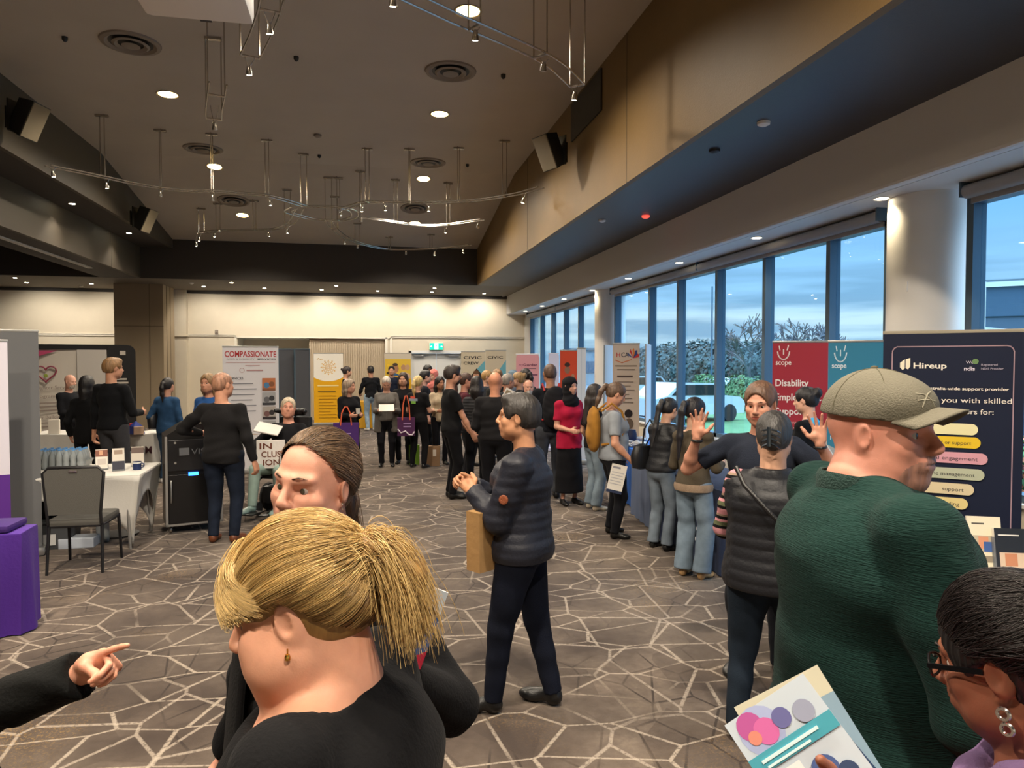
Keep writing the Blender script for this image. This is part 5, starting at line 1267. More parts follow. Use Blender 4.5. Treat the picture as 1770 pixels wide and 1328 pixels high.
# open coat fronts over an olive top
S = Sdf(); P_, U_ = BA['P'], BA['U']
S.ell(U_(0, .036, .17 * 1.7), (.10, .10, .20), k=.03); S.ell(U_(0, .045, 0), (.11, .10, .24), k=.05); S.noise = fold_noise(.004, 'olive', 1.2)
S.mesh('undershirt', cloth('5c5632'), BA['root'], .009)
A_ = BA
for s in (-1, 1):
    MB().sheet(lambda u, v: (s * (.035 + .03 * v + .05 * math.sin(v * 3) + (.17 + .03 * v) * u), .128 + .012 * math.sin(v * 8 + s) + .05 * math.sin(v * 2.6) - .085 * u * u - .01 * u, 1.37 - .85 * v - .05 * u), 8, 24).build('coat_front', cloth('101012'), BA['root'], smooth=True, solid=.008, edge=80)

# man in green pullover and cap
DA = person('stout man in dark green pullover and khaki cap at the right, seen from behind', 1508, 1.60, 1.97, -64, w=1.48, hsc=.90, skin='cc8c78', hair='bald', hairc='a88470', top='1c3d38', bottom='20242c', bk='denim', near=True, res=(.009, .0032), head=(-48, -2, 0), fat=.50, hem=.10, tfold=.004, belly=.25, beard='a07464', hd=-.112,
   lh=(-.2, .3, 1.0), rh=(.30, .26, 1.02), elb={'r': (.6, -1, -.6)}, topmat=mat('pullover_green', '17312d', .92, bump=.6, bscale=130, stretch=(.35, .35, 3.2), var=.12, vscale=40, sheen=.03, spec=.12))
HMD = DA['HM']
MB().lathe([(.078, -.03), (.080, 0), (.075, .012), (.070, .010), (.073, -.02)], n=32, M=Matrix.Translation(DA['N'] + Vector((0, -.012, -.012))) @ Matrix.Rotation(-.10, 4, 'X') @ Matrix.Diagonal((1.06, 1.06, 1, 1)), cap=False).build('collar', mat('collar_green', '16332e', .9, bump=.5, bscale=200), DA['root'], smooth=True)
S = Sdf(); S.T = HMD
S.ell((0, -.012, .042), (.088, .112, .098), k=.01); S.ell((0, .040, .060), (.074, .066, .055), k=.02); S.plane((0, -.10, -1), (0, -.03, .040))
S.ell((0, -.012, .028), (.082, .104, .090), k=.004, m='-')
S.noise = None
S.mesh('cap_crown', mat('cap_khaki', '6b675a', .8, bump=.35, bscale=260, spec=.2), DA['root'], .0032)
def brim(u, v):
    a = (u - .5) * 2; x = .078 * a; y = .072 * math.sqrt(max(0, 1 - .55 * a * a)) + .088 * v * math.sqrt(max(0, 1 - .75 * a * a)) ; z = .060 - .030 * a * a - .012 * v + .018 * v * (1 - a * a) * .3
    return HMD @ Vector((x, y, z))
MB().sheet(brim, 24, 10).build('cap_brim', MATS['cap_khaki'], DA['root'], smooth=True, solid=.004, edge=80)
b = MB()
for ang in (0, math.pi / 3, -math.pi / 3):
    pts = []
    for i in range(17):
        t = -math.pi * .46 + math.pi * .92 * i / 16; d = Vector((math.sin(ang) * math.sin(t), math.cos(ang) * math.sin(t), math.cos(t)))
        pts.append(HMD @ (Vector((0, -.012, .042)) + Vector((d.x * .0886, d.y * .1126, d.z * .0986))))
    b.tube(pts, .0011, 4)
b.lathe([(.008, 0), (.007, .005), (0, .007)], n=12, M=HMD @ Matrix.Translation((0, -.012, .139)))
b.build('cap_seams', mat('cap_khaki_dark', '55513f', .8), DA['root'])
# stitched curved mark on the front panel
b = MB()
def onc(x, z):
    y = -.012 + .113 * math.sqrt(max(0, 1 - (x / .089) ** 2 - ((z - .042) / .099) ** 2)); y2 = .040 + .067 * math.sqrt(max(0, 1 - (x / .075) ** 2 - ((z - .060) / .056) ** 2)) if (x / .075) ** 2 + ((z - .06) / .056) ** 2 < 1 else -1
    return HMD @ Vector((x, max(y, y2) + .001, z))
for pts in ([(.045, .060), (.036, .075), (.022, .086), (.008, .090)], [(.045, .088), (.032, .086), (.020, .074), (.014, .060)], [(.050, .074), (.034, .076), (.010, .072)]): b.tube([onc(*q) for q in pts], .0016, 5)
b.build('cap_emblem', mat('cap_thread', '8d8978', .7), DA['root'], smooth=True)

# woman with glasses at the lower right corner
EA = person('woman with black pulled-back hair, dark glasses and hoop earrings, lower right corner', 1792, 1.02, 1.545, 72, w=1.15, sex='f', skin='8a5642', hair='updo', hairc='141214', top='a81e26', bottom='1a1a1e', near=True, res=(.009, .0032), head=(6, 14, 0), fat=.15, hem=.05,
   lhw=(1470, 1440, .86), hands={-1: dict(cd=(-.7, .4, .1), cn=(.2, .5, .9), ct=(.3, 1, 0), curl=.7)}, rh=(.2, .25, 1.0), eyec='1c1210')
HME = EA['HM']
rs = random.Random(8); paths = []; tones = []; K = 12
for i in range(4200):
    p, a = hairline(rs, 1 if rs.random() < .3 else -1); p = jitter(rs, p, .003)
    if rs.random() < .5: d = slerp(np.array(p) - EC, np.array([0, -.02, .10]), rs.random() * .85); p = list(surf(d, .002))
    k = jitter(rs, (0, -.10, .07), .02); paths.append(over(p, k, K, lift=.010 + rs.random() * .006, base=.008 + rs.random() * .003)); tones.append(max(0, min(1, .35 + rs.gauss(0, .2))))
strands(paths, tones, .0008, HME, strand_mat('black_strands', '0c0a0b', '3a3233'), EA['hair'], 'hair_strands')
b = MB()
for s in (-1, 1):
    b.tube([HME @ Vector((s * .033 + .026 * math.cos(t), .104 - .006 * abs(math.cos(t)), .000 + .018 * math.sin(t))) for t in [i * math.pi / 10 for i in range(20)]], .0022, 6, closed=True)
    b.add([HME @ Vector((s * .059, .1, .010)), HME @ Vector((s * .059, .1, .002)), HME @ Vector((s * .084, .012, .004)), HME @ Vector((s * .084, .012, .012)), HME @ Vector((s * .063, .1, .010)), HME @ Vector((s * .063, .1, .002)), HME @ Vector((s * .0875, .012, .004)), HME @ Vector((s * .0875, .012, .012))], [(0, 1, 2, 3), (7, 6, 5, 4), (0, 4, 5, 1), (1, 5, 6, 2), (2, 6, 7, 3), (3, 7, 4, 0)])
b.tube([HME @ Vector((-.009, .106, .006)), HME @ Vector((0, .112, .009)), HME @ Vector((.009, .106, .006))], .002, 6)
b.build('glasses', mat('glasses_black', '141416', .2), EA['root'], smooth=True)
for dz in (0, -.022):
    p = HME @ Vector((-.084, .0, -.052 + dz)); MB().tube([p + Vector((0, .0075 * math.cos(t), .0075 * math.sin(t))) for t in [i * math.pi / 7 for i in range(14)]], .003, 6, closed=True).build('hoop_earring', mat('silver', 'd8d8d8', .2, 1), EA['root'], smooth=True)
S = Sdf(); n0 = EA['N']
for i in range(14):
    a0, a1 = 2 * math.pi * i / 14, 2 * math.pi * (i + 1) / 14
    S.cone(n0 + Vector((.085 * math.cos(a0), .075 * math.sin(a0), -.015 + .02 * math.sin(a0 * 2 + 1) - .02 * math.sin(a0))), n0 + Vector((.085 * math.cos(a1), .075 * math.sin(a1), -.015 + .02 * math.sin(a1 * 2 + 1) - .02 * math.sin(a1))), .038, .038, k=.02)
S.cone(n0 + Vector((-.02, .08, -.03)), n0 + Vector((-.05, .12, -.24)), .04, .05, k=.02, fl=((0, 1, 0), .5)); S.noise = fold_noise(.005, 'scarf', 2)
S.mesh('scarf', cloth('6a5478'), EA['root'], .007)

# person whose arm points in from the lower left
CA = person('person in black sleeves pointing with a curled hand at the lower left edge', -138, 1.34, 1.45, -72, lean=-7, w=1.1, sex='f', skin='d89a80', hair='long', hairc='4a3626', top='0f1010', bottom='15151a', near=True, res=(.009, .0032), hem=.06, tfold=.005,
   lhw=(206, 1143, 1.34), rh=(.22, .1, .85), elb={'l': (-.2, -.2, -1)}, hands={-1: dict(cd=(.88, .42, .12), cn=(.15, -.35, .95), ct=(-.3, 1, .2), curls=[.10, .85, .95, 1.0], thumb=1.4, spread=.0)})
p, dv, nv = CA['wr'][-1]
S = Sdf(); e_ = CA['arms'][-1][1]
S.cone(e_.lerp(p, .35), p.lerp(e_, .02) , .050, .044, k=.02, cut=1); S.noise = fold_noise(.003, 'cuff', 2); S.mesh('cuff', cloth('0f1010'), CA['root'], .006)
# ------------------------------------------------------------ banners
m_sil = mat('aluminium', 'b8b8b6', .35, .8)
def col_m(c, pre='print_'): return mat(pre + c, c, .55, spec=.3)
def banner(label, px, zc, w, h, ang, col, elems=(), corner=0, base=True, cat='banner', name='banner_stand', railc=None, pos=None):
    p = pos or foot(px, zc); rz = azim(px) + math.radians(ang); e = empty(name, p, rz, label, cat)
    z0 = .09 if base else .03; H = h - z0
    b = MB(); poly = [(-w / 2, z0), (w / 2, z0)]
    if corner:
        for k in range(7): a = k * math.pi / 12; poly.append((w / 2 - corner + corner * math.cos(a), h - corner + corner * math.sin(a)))
        for k in range(7): a = math.pi / 2 + k * math.pi / 12; poly.append((-w / 2 + corner + corner * math.cos(a), h - corner + corner * math.sin(a)))
    else: poly += [(w / 2, h), (-w / 2, h)]
    b.prism(poly, -.004, .004); b.build('panel', mat('fabric_' + col, col, .6, spec=.25), e)
    if base:
        MB().box((0, .03, .045), (w + .04, .16, .08), bev=.02).box((0, .005, h + .008), (w + .01, .022, .024), bev=.004).cyl((0, .03, .08), (0, .03, h), .009).build('stand', m_sil if railc is None else col_m(railc), e, smooth=True)
    if elems:
        mats, ix = [], {}; g = MB(); lay = 0
        def mi(c):
            if c not in ix: ix[c] = len(mats); mats.append(col_m(c))
            return ix[c]
        X = lambda u: (u - .5) * w
        Z = lambda v: h - v * H
        for el in elems:
            lay += 1; y = -.0045 - .0004 * lay; k = el[0]
            if k == 'R': _, u0, v0, u1, v1, c = el; g.add([(X(u0), y, Z(v1)), (X(u1), y, Z(v1)), (X(u1), y, Z(v0)), (X(u0), y, Z(v0))], [(0, 1, 2, 3)], mi(c))
            elif k == 'P': g.add([(X(u), y, Z(v)) for u, v in el[1]], [tuple(range(len(el[1])))], mi(el[2]))
            elif k == 'E':
                _, u, v, r, c = el[:5]; rz_ = el[5] if len(el) > 5 else 1; n = 28
                g.add([(X(u) + r * w * math.cos(2 * math.pi * i / n), y, Z(v) + rz_ * r * w * math.sin(2 * math.pi * i / n)) for i in range(n)], [tuple(range(n))], mi(c))
            elif k == 'O':   # ring
                _, u, v, r, t, c = el; n = 32; vs = []
                for i in range(n): a = 2 * math.pi * i / n; vs += [(X(u) + r * w * math.cos(a), y, Z(v) + r * w * math.sin(a)), (X(u) + (r - t) * w * math.cos(a), y, Z(v) + (r - t) * w * math.sin(a))]
                g.add(vs, [(2 * i, 2 * ((i + 1) % n), 2 * ((i + 1) % n) + 1, 2 * i + 1) for i in range(n)], mi(c))
            elif k == 'L':   # thin stroke between points
                _, pts, t, c = el
                for a, b2 in zip(pts[:-1], pts[1:]):
                    A_, B_ = Vector((X(a[0]), 0, Z(a[1]))), Vector((X(b2[0]), 0, Z(b2[1]))); d = (B_ - A_).normalized() * t * w * .5; nn = Vector((-d.z, 0, d.x))
                    g.add([(q.x, y, q.z) for q in (A_ - d - nn, B_ + d - nn, B_ + d + nn, A_ - d + nn)], [(0, 1, 2, 3)], mi(c))
            elif k[0] == 'T':  # T left, TC centred, TB bold, TCB; size = height fraction of width; optional fit width
                _, u, v, sz, c, txt = el[:6]; vs, fs, x0, x1 = text_geo(txt, 'B' in k); s_ = sz * w; sx = s_
                if len(el) > 6: sx = el[6] * w / max(1e-6, x1 - x0)
                ox = X(u) - (x0 + x1) / 2 * sx if 'C' in k else X(u) - x0 * sx
                g.add([(ox + vx * sx, y, Z(v) + vz * s_) for vx, vz in vs], fs, mi(c))
        g.build('printed_graphics', mats, e)
    return e

def rows(u, v0, dv, n, lens, c, t=.012):
    return [('R', u, v0 + i * dv, u + lens[i % len(lens)], v0 + i * dv + t, c) for i in range(n)]
# white services banner
el = [('TCB', .5, .080, .155, 'b0282c', 'COMPASSIONATE', .92), ('TC', .32, .105, .042, '8d8d92', 'AGED & DISABILITY', .50), ('TCB', .78, .105, .042, '3a3a40', 'SERVICES', .34), ('R', .06, .124, .94, .128, 'c47070'), ('R', .40, .148, .66, .153, 'b88a8a'),
      ('O', .34, .19, .045, .008, 'b88a8a'), ('R', .42, .186, .72, .196, 'b88a8a'), ('TB', .10, .265, .065, '55565c', 'SERVICES'), ]
el += rows(.14, .295, .045, 8, (.40, .46, .42, .38, .45, .44, .20, .30), '8c8c94', .008)
for i, (c1, c2, c3) in enumerate((('4f7fa8', 'c07850', '8a5a40'), ('6a6a6e', 'a8a8aa', '3e3e42'), ('7a5a58', 'b0a8a2', '3a3436'), ('707276', 'a0a0a2', '46484c'))):
    v = .255 + i * .118; el += [('R', .70, v, .94, v + .105, c2), ('E', .78, v + .06, .055, c1), ('E', .87, v + .05, .05, c3), ('R', .70, v + .085, .94, v + .105, c3)]
el += [('R', .10, .715, .62, .719, 'd8a860'), ('T', .345, .80, .085, '4a4a50', 'ang Pino', .47), ('E', .20, .89, .13, '5f2d82'), ('TCB', .20, .91, .10, 'f4f0f4', 'ndis')]
banner('tall white roll-up banner with red COMPASSIONATE heading and four small photos', 434, 11.9, .88, 2.13, 2, 'dcdade', el)
for i, (a, b_) in enumerate(((482, 509), (510, 536))):
    pc = (a + b_) / 2; zc = 12.6
    e = empty('partition_screen', foot(pc, zc), azim(pc), ['dark grey fabric partition screen directly right of the white services banner', 'dark grey fabric partition screen, the right one of the pair'][i], 'partition', 'grey partition screens')
    w = (b_ - a) * zc / F; MB().box((0, 0, 1.07), (w - .02, .03, 2.06)).build('fabric_panel', mat('screen_grey', '4c4e54', .9, bump=.2, bscale=200), e)
    MB().box((-w / 2 + .008, 0, 1.06), (.016, .04, 2.12)).box((w / 2 - .008, 0, 1.06), (.016, .04, 2.12)).box((0, 0, 2.11), (w, .04, .02)).box((0, 0, .02), (w, .3, .03)).build('frame', m_frame, e)
# yellow banner with the wheel emblem
Y_ = 'e0a818'
el = [('R', 0, 0, 1, .40, 'eeeae0')] + [('P', [(0, .33)] + [(i / 12, .345 + .06 * math.sin(math.pi * i / 12)) for i in range(13)] + [(1, .33), (1, 1), (0, 1)], Y_), ('L', [(.12, .085), (.16, .070), (.22, .082), (.30, .080)], .02, 'c8a048'), ('O', .5, .20, .20, .014, 'e0b050'), ('O', .5, .20, .12, .012, 'e0b050')]
for i in range(12): a = i * math.pi / 6; el.append(('L', [(.5 + .04 * math.cos(a), .20 + .017 * math.sin(a)), (.5 + .21 * math.cos(a), .20 + .084 * math.sin(a))], .012, 'e0b050')); el.append(('E', .5 + .245 * math.cos(a), .20 + .100 * math.sin(a), .022, 'e0b050'))
el += [('R', .12, .455, .84, .475, 'f0d890'), ('R', .14, .545, .74, .558, '6a5520')] + rows(.16, .61, .045, 8, (.6, .62, .5, .6, .58, .4), 'a87c14', .008)
banner('yellow and white roll-up banner with an orange wheel emblem near the far wall', 568, 21.0, .84, 2.13, 0, Y_, el)
el = [('R', 0, 0, 1, .36, 'c9bfae'), ('R', .03, .08, .97, .36, 'd8b440'), ('E', .4, .22, .13, 'a87858', 1.2), ('E', .36, .34, .2, '3f648c', .8), ('E', .4, .16, .10, '4a3a30', .6), ('E', .7, .2, .09, 'b58a68', 1.2), ('E', .85, .2, .09, 'c09a78', 1.2), ('E', .78, .33, .18, 'c9a58c', .8), ('E', .15, .17, .05, 'e8c030'), ('E', .13, .28, .05, '3a3424'),
      ('P', [(0, .42)] + [(i / 12, .42 - .10 * math.sin(math.pi * i / 12)) for i in range(13)] + [(1, 1), (0, 1)], 'd8a41c'), ('R', .2, .44, .8, .462, 'f0dca0')] + rows(.15, .55, .05, 6, (.7, .6), 'b08818', .008)
banner('yellow roll-up banner with a photo of people, left of the white doors', 688, 20.7, .78, 2.13, 0, 'd8a41c', el)
# crew banners
def crew(lbl, px, zc, w, txt):
    el = [('P', [(1, .10), (1, .34), (.62, .22)], '69a9b8'), ('P', [(0, .45), (.64, .20), (1, .32), (1, .62), (0, .62)], '2e2a28'), ('P', [(0, .47), (.5, .28), (.5, .6), (0, .6)], '7a6652'), ('E', .62, .30, .13, 'c79478', 1.2), ('E', .62, .25, .12, '6a4a34', .7), ('E', .85, .36, .11, 'b98468', 1.2), ('E', .3, .42, .13, 'a5785c', 1.2), ('R', 0, .6, 1, 1, 'd2c6ae')]
    for i, t in enumerate(txt): el.append(('TB', .10, .085 + .068 * i, .17, '2c2c30', t, .15 + .12 * len(t)))
    el += [('E', .25, .75, .16, '4d8a78')] + rows(.2, .85, .03, 3, (.6,), '8a7c66', .008)
    banner(lbl, px, zc, w, 2.13, 0, 'cbbfa6', el)
crew('beige roll-up banner reading CIVIC CREW with a teal triangle', 818, 17.8, .60, ['CIVIC', 'CREW'])
crew('beige roll-up banner reading CIVIC, right of the crew banner', 857, 15.6, .45, ['CIVIC'])
el = [('T', .12, .12, .16, '8a4468', 'my'), ('TB', .31, .12, .16, '5a2a4c', 'Guardian', .6), ('R', .46, .142, .86, .150, '8a6470'), ('R', .07, .205, .93, .217, '6a3a54')] + rows(.2, .27, .03, 9, (.6, .5, .55), 'b07a88', .006)
banner('pink banner with rounded top corners reading myGuardian', 912, 14.4, .47, 2.03, 0, 'd79ca4', el, corner=.06, railc='e8e4e8')
banner('small white banner with rounded corners and lilac lettering beside the pink one', 957, 14.9, .22, 2.05, 0, 'cfd2e8', [('TC', .5, .20, .2, '7a78c8', 'myGu', .7), ('R', .1, .3, .9, .9, 'd8daec')], corner=.05, railc='dcdcea')
el = [('R', 0, 0, 1, 1, 'c8482c'), ('E', .42, .18, .16, '8a6450', 1.3), ('E', .42, .13, .16, '3a2824', .8), ('P', [(.1, 1), (.1, .34), (.3, .26), (.55, .26), (.6, .5), (.6, 1)], '4a2440'), ('E', .74, .24, .10, 'b07c5c', 1.3), ('P', [(.5, 1), (.52, .4), (.66, .31), (.85, .31), (.96, .45), (.96, 1)], 'c8962c')]
banner('orange roll-up banner with two printed figures, right of the crowd', 983, 13.4, .33, 2.09, 0, 'c8482c', el)
banner('plain white banner seen nearly edge-on beside the orange banner', 1005, 13.0, .16, 2.12, 0, 'd6dbe4', [('R', .48, 0, .52, 1, 'a8b4c8')])
el = [('TB', .14, .10, .24, 'c02c34', 'H', .14), ('TB', .32, .10, .24, '3c3e4c', 'CA', .28), ('L', [(.10, .125), (.35, .145), (.7, .12)], .03, 'd07040')]
for i, c in enumerate(('c83c40', '3c4c8c', 'd88040', 'c02c34', '4a5a8c')): a = .35 + i * .55; el.append(('P', [(.76, .11), (.76 + .20 * math.cos(a + .25), .11 - .05 * math.sin(a + .25) * 1.3), (.76 + .24 * math.cos(a), .11 - .058 * math.sin(a) * 1.4), (.76 + .2 * math.cos(a - .2), .11 - .045 * math.sin(a - .2))], c))
el += [('R', .09, .165, .91, .173, '7a6a60'), ('R', .17, .195, .83, .203, '7a6a60'), ('R', .17, .245, .75, .257, '5a4c48')]
for i in range(6): el += [('E', .13, .295 + i * .032, .018, 'b83c40'), ('R', .18, .291 + i * .032, .18 + (.6, .5, .64, .44, .55, .6)[i], .297 + i * .032, '8a7a6e')]
el += [('E', .62, .62, .17, '6a5a4c', 1.2), ('E', .60, .54, .15, '241c1c', 1.0), ('P', [(.3, .8), (.42, .68), (.85, .68), (1, .8), (1, 1), (.3, 1)], '3a4a70')]
banner('cream roll-up banner with red HCA lettering and leaf emblem by the round column', 1082, 11.5, .43, 2.17, 0, 'cfbfb0', el)
for px, zc, lb in ((1053, 11.9, 'narrow white banner edge with dark frame left of the cream banner'), (1121, 11.2, 'narrow white and red banner edge right of the cream banner')):
    e = empty('banner_stand', foot(px, zc), azim(px) + math.radians(78 if px < 1100 else 84), lb, 'banner'); MB().box((0, 0, 1.13), (.7, .008, 2.06)).build('panel', col_m('d8dce2'), e); MB().box((0, .012, 1.13), (.7, .012, 2.06)).box((0, .02, .04), (.74, .14, .08)).build('stand', m_frame if px < 1100 else m_sil, e)
# red and teal banners
def smile(u, v, s_, c): return [('L', [(u + s_ * math.cos(a) * .5, v + s_ * .25 * math.sin(a)) for a in [math.pi * k / 10 * .9 + .15 for k in range(11)]], .02, c)] + [('L', [(u - s_ * .3, v - s_ * .02), (u - s_ * .36, v - s_ * .12)], .018, c), ('L', [(u, v + .02), (u, v - s_ * .03)], .018, c), ('L', [(u + s_ * .3, v - s_ * .02), (u + s_ * .4, v - s_ * .14)], .018, c)]
el = smile(.18, .045, .20, 'f0e4e4') + [('TB', .05, .125, .13, 'f0e4e4', 'scope', .26), ('TB', .05, .245, .17, 'f4ecec', 'Disability', .55), ('TB', .05, .325, .17, 'f4ecec', 'Employment', .76), ('TB', .05, .405, .17, 'f4ecec', 'Support', .52), ('T', .05, .455, .06, 'e8c8cc', 'scopeaust.org.au', .42), ('TB', .05, .50, .10, 'f4ecec', '1300 472 673', .62), ('P', [(0, .9), (1, .42), (1, 1), (0, 1)], 'd0c4c0'), ('E', .75, .62, .17, 'c09080', 1.2)]
banner('red roll-up banner reading scope Disability Employment Support by the windows', 1387, 8.0, .64, 2.10, 8, 'a83444', el)
el = smile(.2, .045, .20, 'd8ecf4') + [('TB', .06, .125, .13, 'e4f0f6', 'scope', .24), ('TB', .05, .30, .15, 'eef6fa', 'Home and', .50), ('TB', .05, .375, .15, 'eef6fa', 'Living Options', .74), ('T', .05, .43, .06, 'cfe4ee', 'scopeaust.org.au', .42), ('TB', .05, .475, .10, 'eef6fa', '1300 472 673', .6), ('P', [(0, .50)] + [(i / 8, .50 + .14 * (i / 8)) for i in range(9)] + [(1, 1), (0, 1)], 'b4b8ba'), ('P', [(0, .50), (.15, .57), (.4, .62), (1, .64), (1, .66), (.3, .66), (0, .58)], 'e4eef2'), ('R', 0, .86, 1, 1, '8a8478')]
banner('teal roll-up banner reading Home and Living Options beside the red one', 1484, 6.8, .54, 2.07, 8, '3c87a6', el)
# navy banner
N_ = '161d33'
el = []
cr = [(.07, .12), (.07, .075)] + [(.07 + .05 - .05 * math.cos(a), .070 - .022 * math.sin(a)) for a in (.3, .8, 1.3)] + [(.88 + .05 * math.sin(a), .070 - .022 * math.cos(a)) for a in (0, .5, 1.0, 1.5)] + [(.93, .10), (.93, .80)]
el.append(('L', cr, .008, 'a58a94')); el.append(('L', [(.07, .12), (.07, .80)], .008, 'a58a94'))
el += [('P', [(.13, .108), (.165, .095), (.165, .128), (.15, .135), (.13, .125)], 'e8e0c8'), ('P', [(.172, .095), (.205, .09), (.205, .122), (.19, .132), (.172, .128)], 'e8e0c8'), ('TB', .23, .128, .066, 'eee8dc', 'Hireup', .24),
       ('TC', .63, .110, .03, 'd0c8d8', 'We', .05), ('E', .67, .103, .022, '6a8a5a'), ('TCB', .63, .135, .045, 'e0d8e8', 'ndis', .075), ('T', .71, .118, .024, 'b8b0c0', 'Registered', .11), ('T', .71, .132, .024, 'b8b0c0', 'NDIS Provider', .15),
       ('TB', .30, .205, .034, 'e8e0d4', "Australia-wide support provider", .60), ('T', .14, .250, .060, 'f0e8dc', 'matching you with skilled', .78), ('T', .24, .290, .060, 'f0e8dc', 'support workers for:', .56)]
for i, (t, c, u1, v) in enumerate((('', 'e4dcae', .68, .345), ('Personal or support', 'e0bc2c', .70, .392), ('Social engagement', 'd29aa6', .75, .448), ('Home management', 'b4b8a0', .73, .505), ('support', 'd8c8a4', .66, .560), ('leading', 'e0cc8c', .62, .612))):
    el += [('R', .28, v - .020, u1 - .03, v + .020, c), ('E', u1 - .03, v, .047, c), ('E', .28, v, .047, c)] + ([('TC', (.28 + u1) / 2 + (.06 if len(t) < 8 else -.01), v + .008, .043, '2a2a30', t, (u1 - .30) * (.42 if len(t) < 8 else .86))] if t else [])
el += [('R', .14, .66, .22, .70, N_), ('TB', .24, .700, .033, 'd8d4cc', 'Scan the QR code or visit', .44), ('TB', .24, .726, .033, 'd8d4cc', 'hireup.com.au to learn more.', .50), ('TB', .20, .800, .062, 'eee8dc', 'Your life, supported.', .58), ('R', .06, .86, .94, .862, 'a58a94')]
banner('large navy roll-up banner reading Hireup in front of the big round column', 1643, 5.1, .865, 2.09, 2, N_, el, railc='9a9280')
# left grey banner back and its white and purple neighbour
el = [('R', .0, .13, .80, .135, '6a6a6c')]
banner('wide grey banner back standing at the left edge of the picture', 22, 6.75, .42, 2.17, -4, '67686a', [])
banner('white and purple banner at the very left picture edge', -32, 6.2, .38, 2.06, 0, 'd8d4e0', [('R', 0, .60, 1, 1, '5a2c8a')])
# curved display wall at the left
e = empty('display_wall', foot(140, 13.9), azim(140), 'wide curved white display wall with a heart emblem and black rounded end, left booth', 'display')
wv = (217 - 50) * 13.9 / F; b = MB(); hh = 2.22; n = 16
def wallf(z0, z1, u0, u1, y): return lambda u, v: (wv * (-.5 + u0 + (u1 - u0) * u), y - .10 * math.cos((u0 + (u1 - u0) * u - .5) * math.pi) * 1.0, z0 + (z1 - z0) * v)
b.sheet(wallf(0, hh, 0, .80, 0), 12, 1, 0); b.build('fabric_wall', col_m('d0c8bc'), e, solid=.02)
b = MB(); b.prism([(wv * .24, 0), (wv * .5, 0), (wv * .5, hh - .15)] + [(wv * .5 - .15 + .15 * math.cos(a), hh - .15 + .15 * math.sin(a)) for a in (.3, .7, 1.1, 1.57)] + [(wv * .24, hh)], -.14, -.06); b.box((-.1, -.115, hh - .05), (wv * .8, .03, .10)); b.build('black_end_panel', col_m('1b1a1b'), e)
g = MB(); Yf = -.135
def txt(g, s_, x, z, size, mi_, width=None, y=Yf, bold=False):
    vs, fs, x0, x1 = text_geo(s_, bold); sx = size if width is None else width / (x1 - x0); g.add([(x + (vx - x0) * sx, y, z + vz * size) for vx, vz in vs], fs, mi_)
g.prism([(-wv * .5 + .02, hh - .12), (-wv * .20, hh - .12), (-wv * .5 + .02, hh - .32)], Yf, Yf + .004, 0)
hx, hz_ = -wv * .30, hh - .55
hp_ = [(hx + .17 * (16 * math.sin(t) ** 3) / 16, hz_ + .17 * (13 * math.cos(t) - 5 * math.cos(2 * t) - 2 * math.cos(3 * t) - math.cos(4 * t)) / 16) for t in [i * 2 * math.pi / 28 for i in range(28)]]
g.tube([(x, Yf - .002, z) for x, z in hp_], .015, 6, 1, closed=True); g.lathe([(.035, 0), (.03, .008)], 2, 12, Matrix.Translation((hx, Yf, hz_ - .05)) @ Matrix.Rotation(math.pi / 2, 4, 'X'))
txt(g, 'ore Brighter Services', -wv * .49, hh - .86, .10, 3, .80); txt(g, 'ons Program', -wv * .49, hh - 1.02, .09, 3, .5); txt(g, 'Capacity Building', -wv * .49, hh - 1.42, .09, 3, .62)
for i, L_ in enumerate((.62, .70, .58)): g.box((-wv * .49 + L_ / 2, Yf, hh - 1.12 - i * .07), (L_, .004, .02), 3)
for i, L_ in enumerate((.66, .60, .64, .5)): g.box((-wv * .49 + L_ / 2, Yf, hh - 1.50 - i * .07), (L_, .004, .02), 3)
g.box((wv * .10, Yf, hh - .55), (.5, .004, .9), 4); g.box((wv * .38, Yf - .01, hh - .16), (.1, .004, .08), 5)
g.box((wv * .36, Yf - .012, hh - .68), (.2, .004, .035), 5).box((wv * .37, Yf - .012, hh - .75), (.22, .004, .035), 5)
g.build('printed_graphics', [col_m('b04468'), col_m('8a3a4c'), col_m('8a9a3c'), col_m('8a7c74'), col_m('bab4ac'), col_m('b8b0a4')], e)

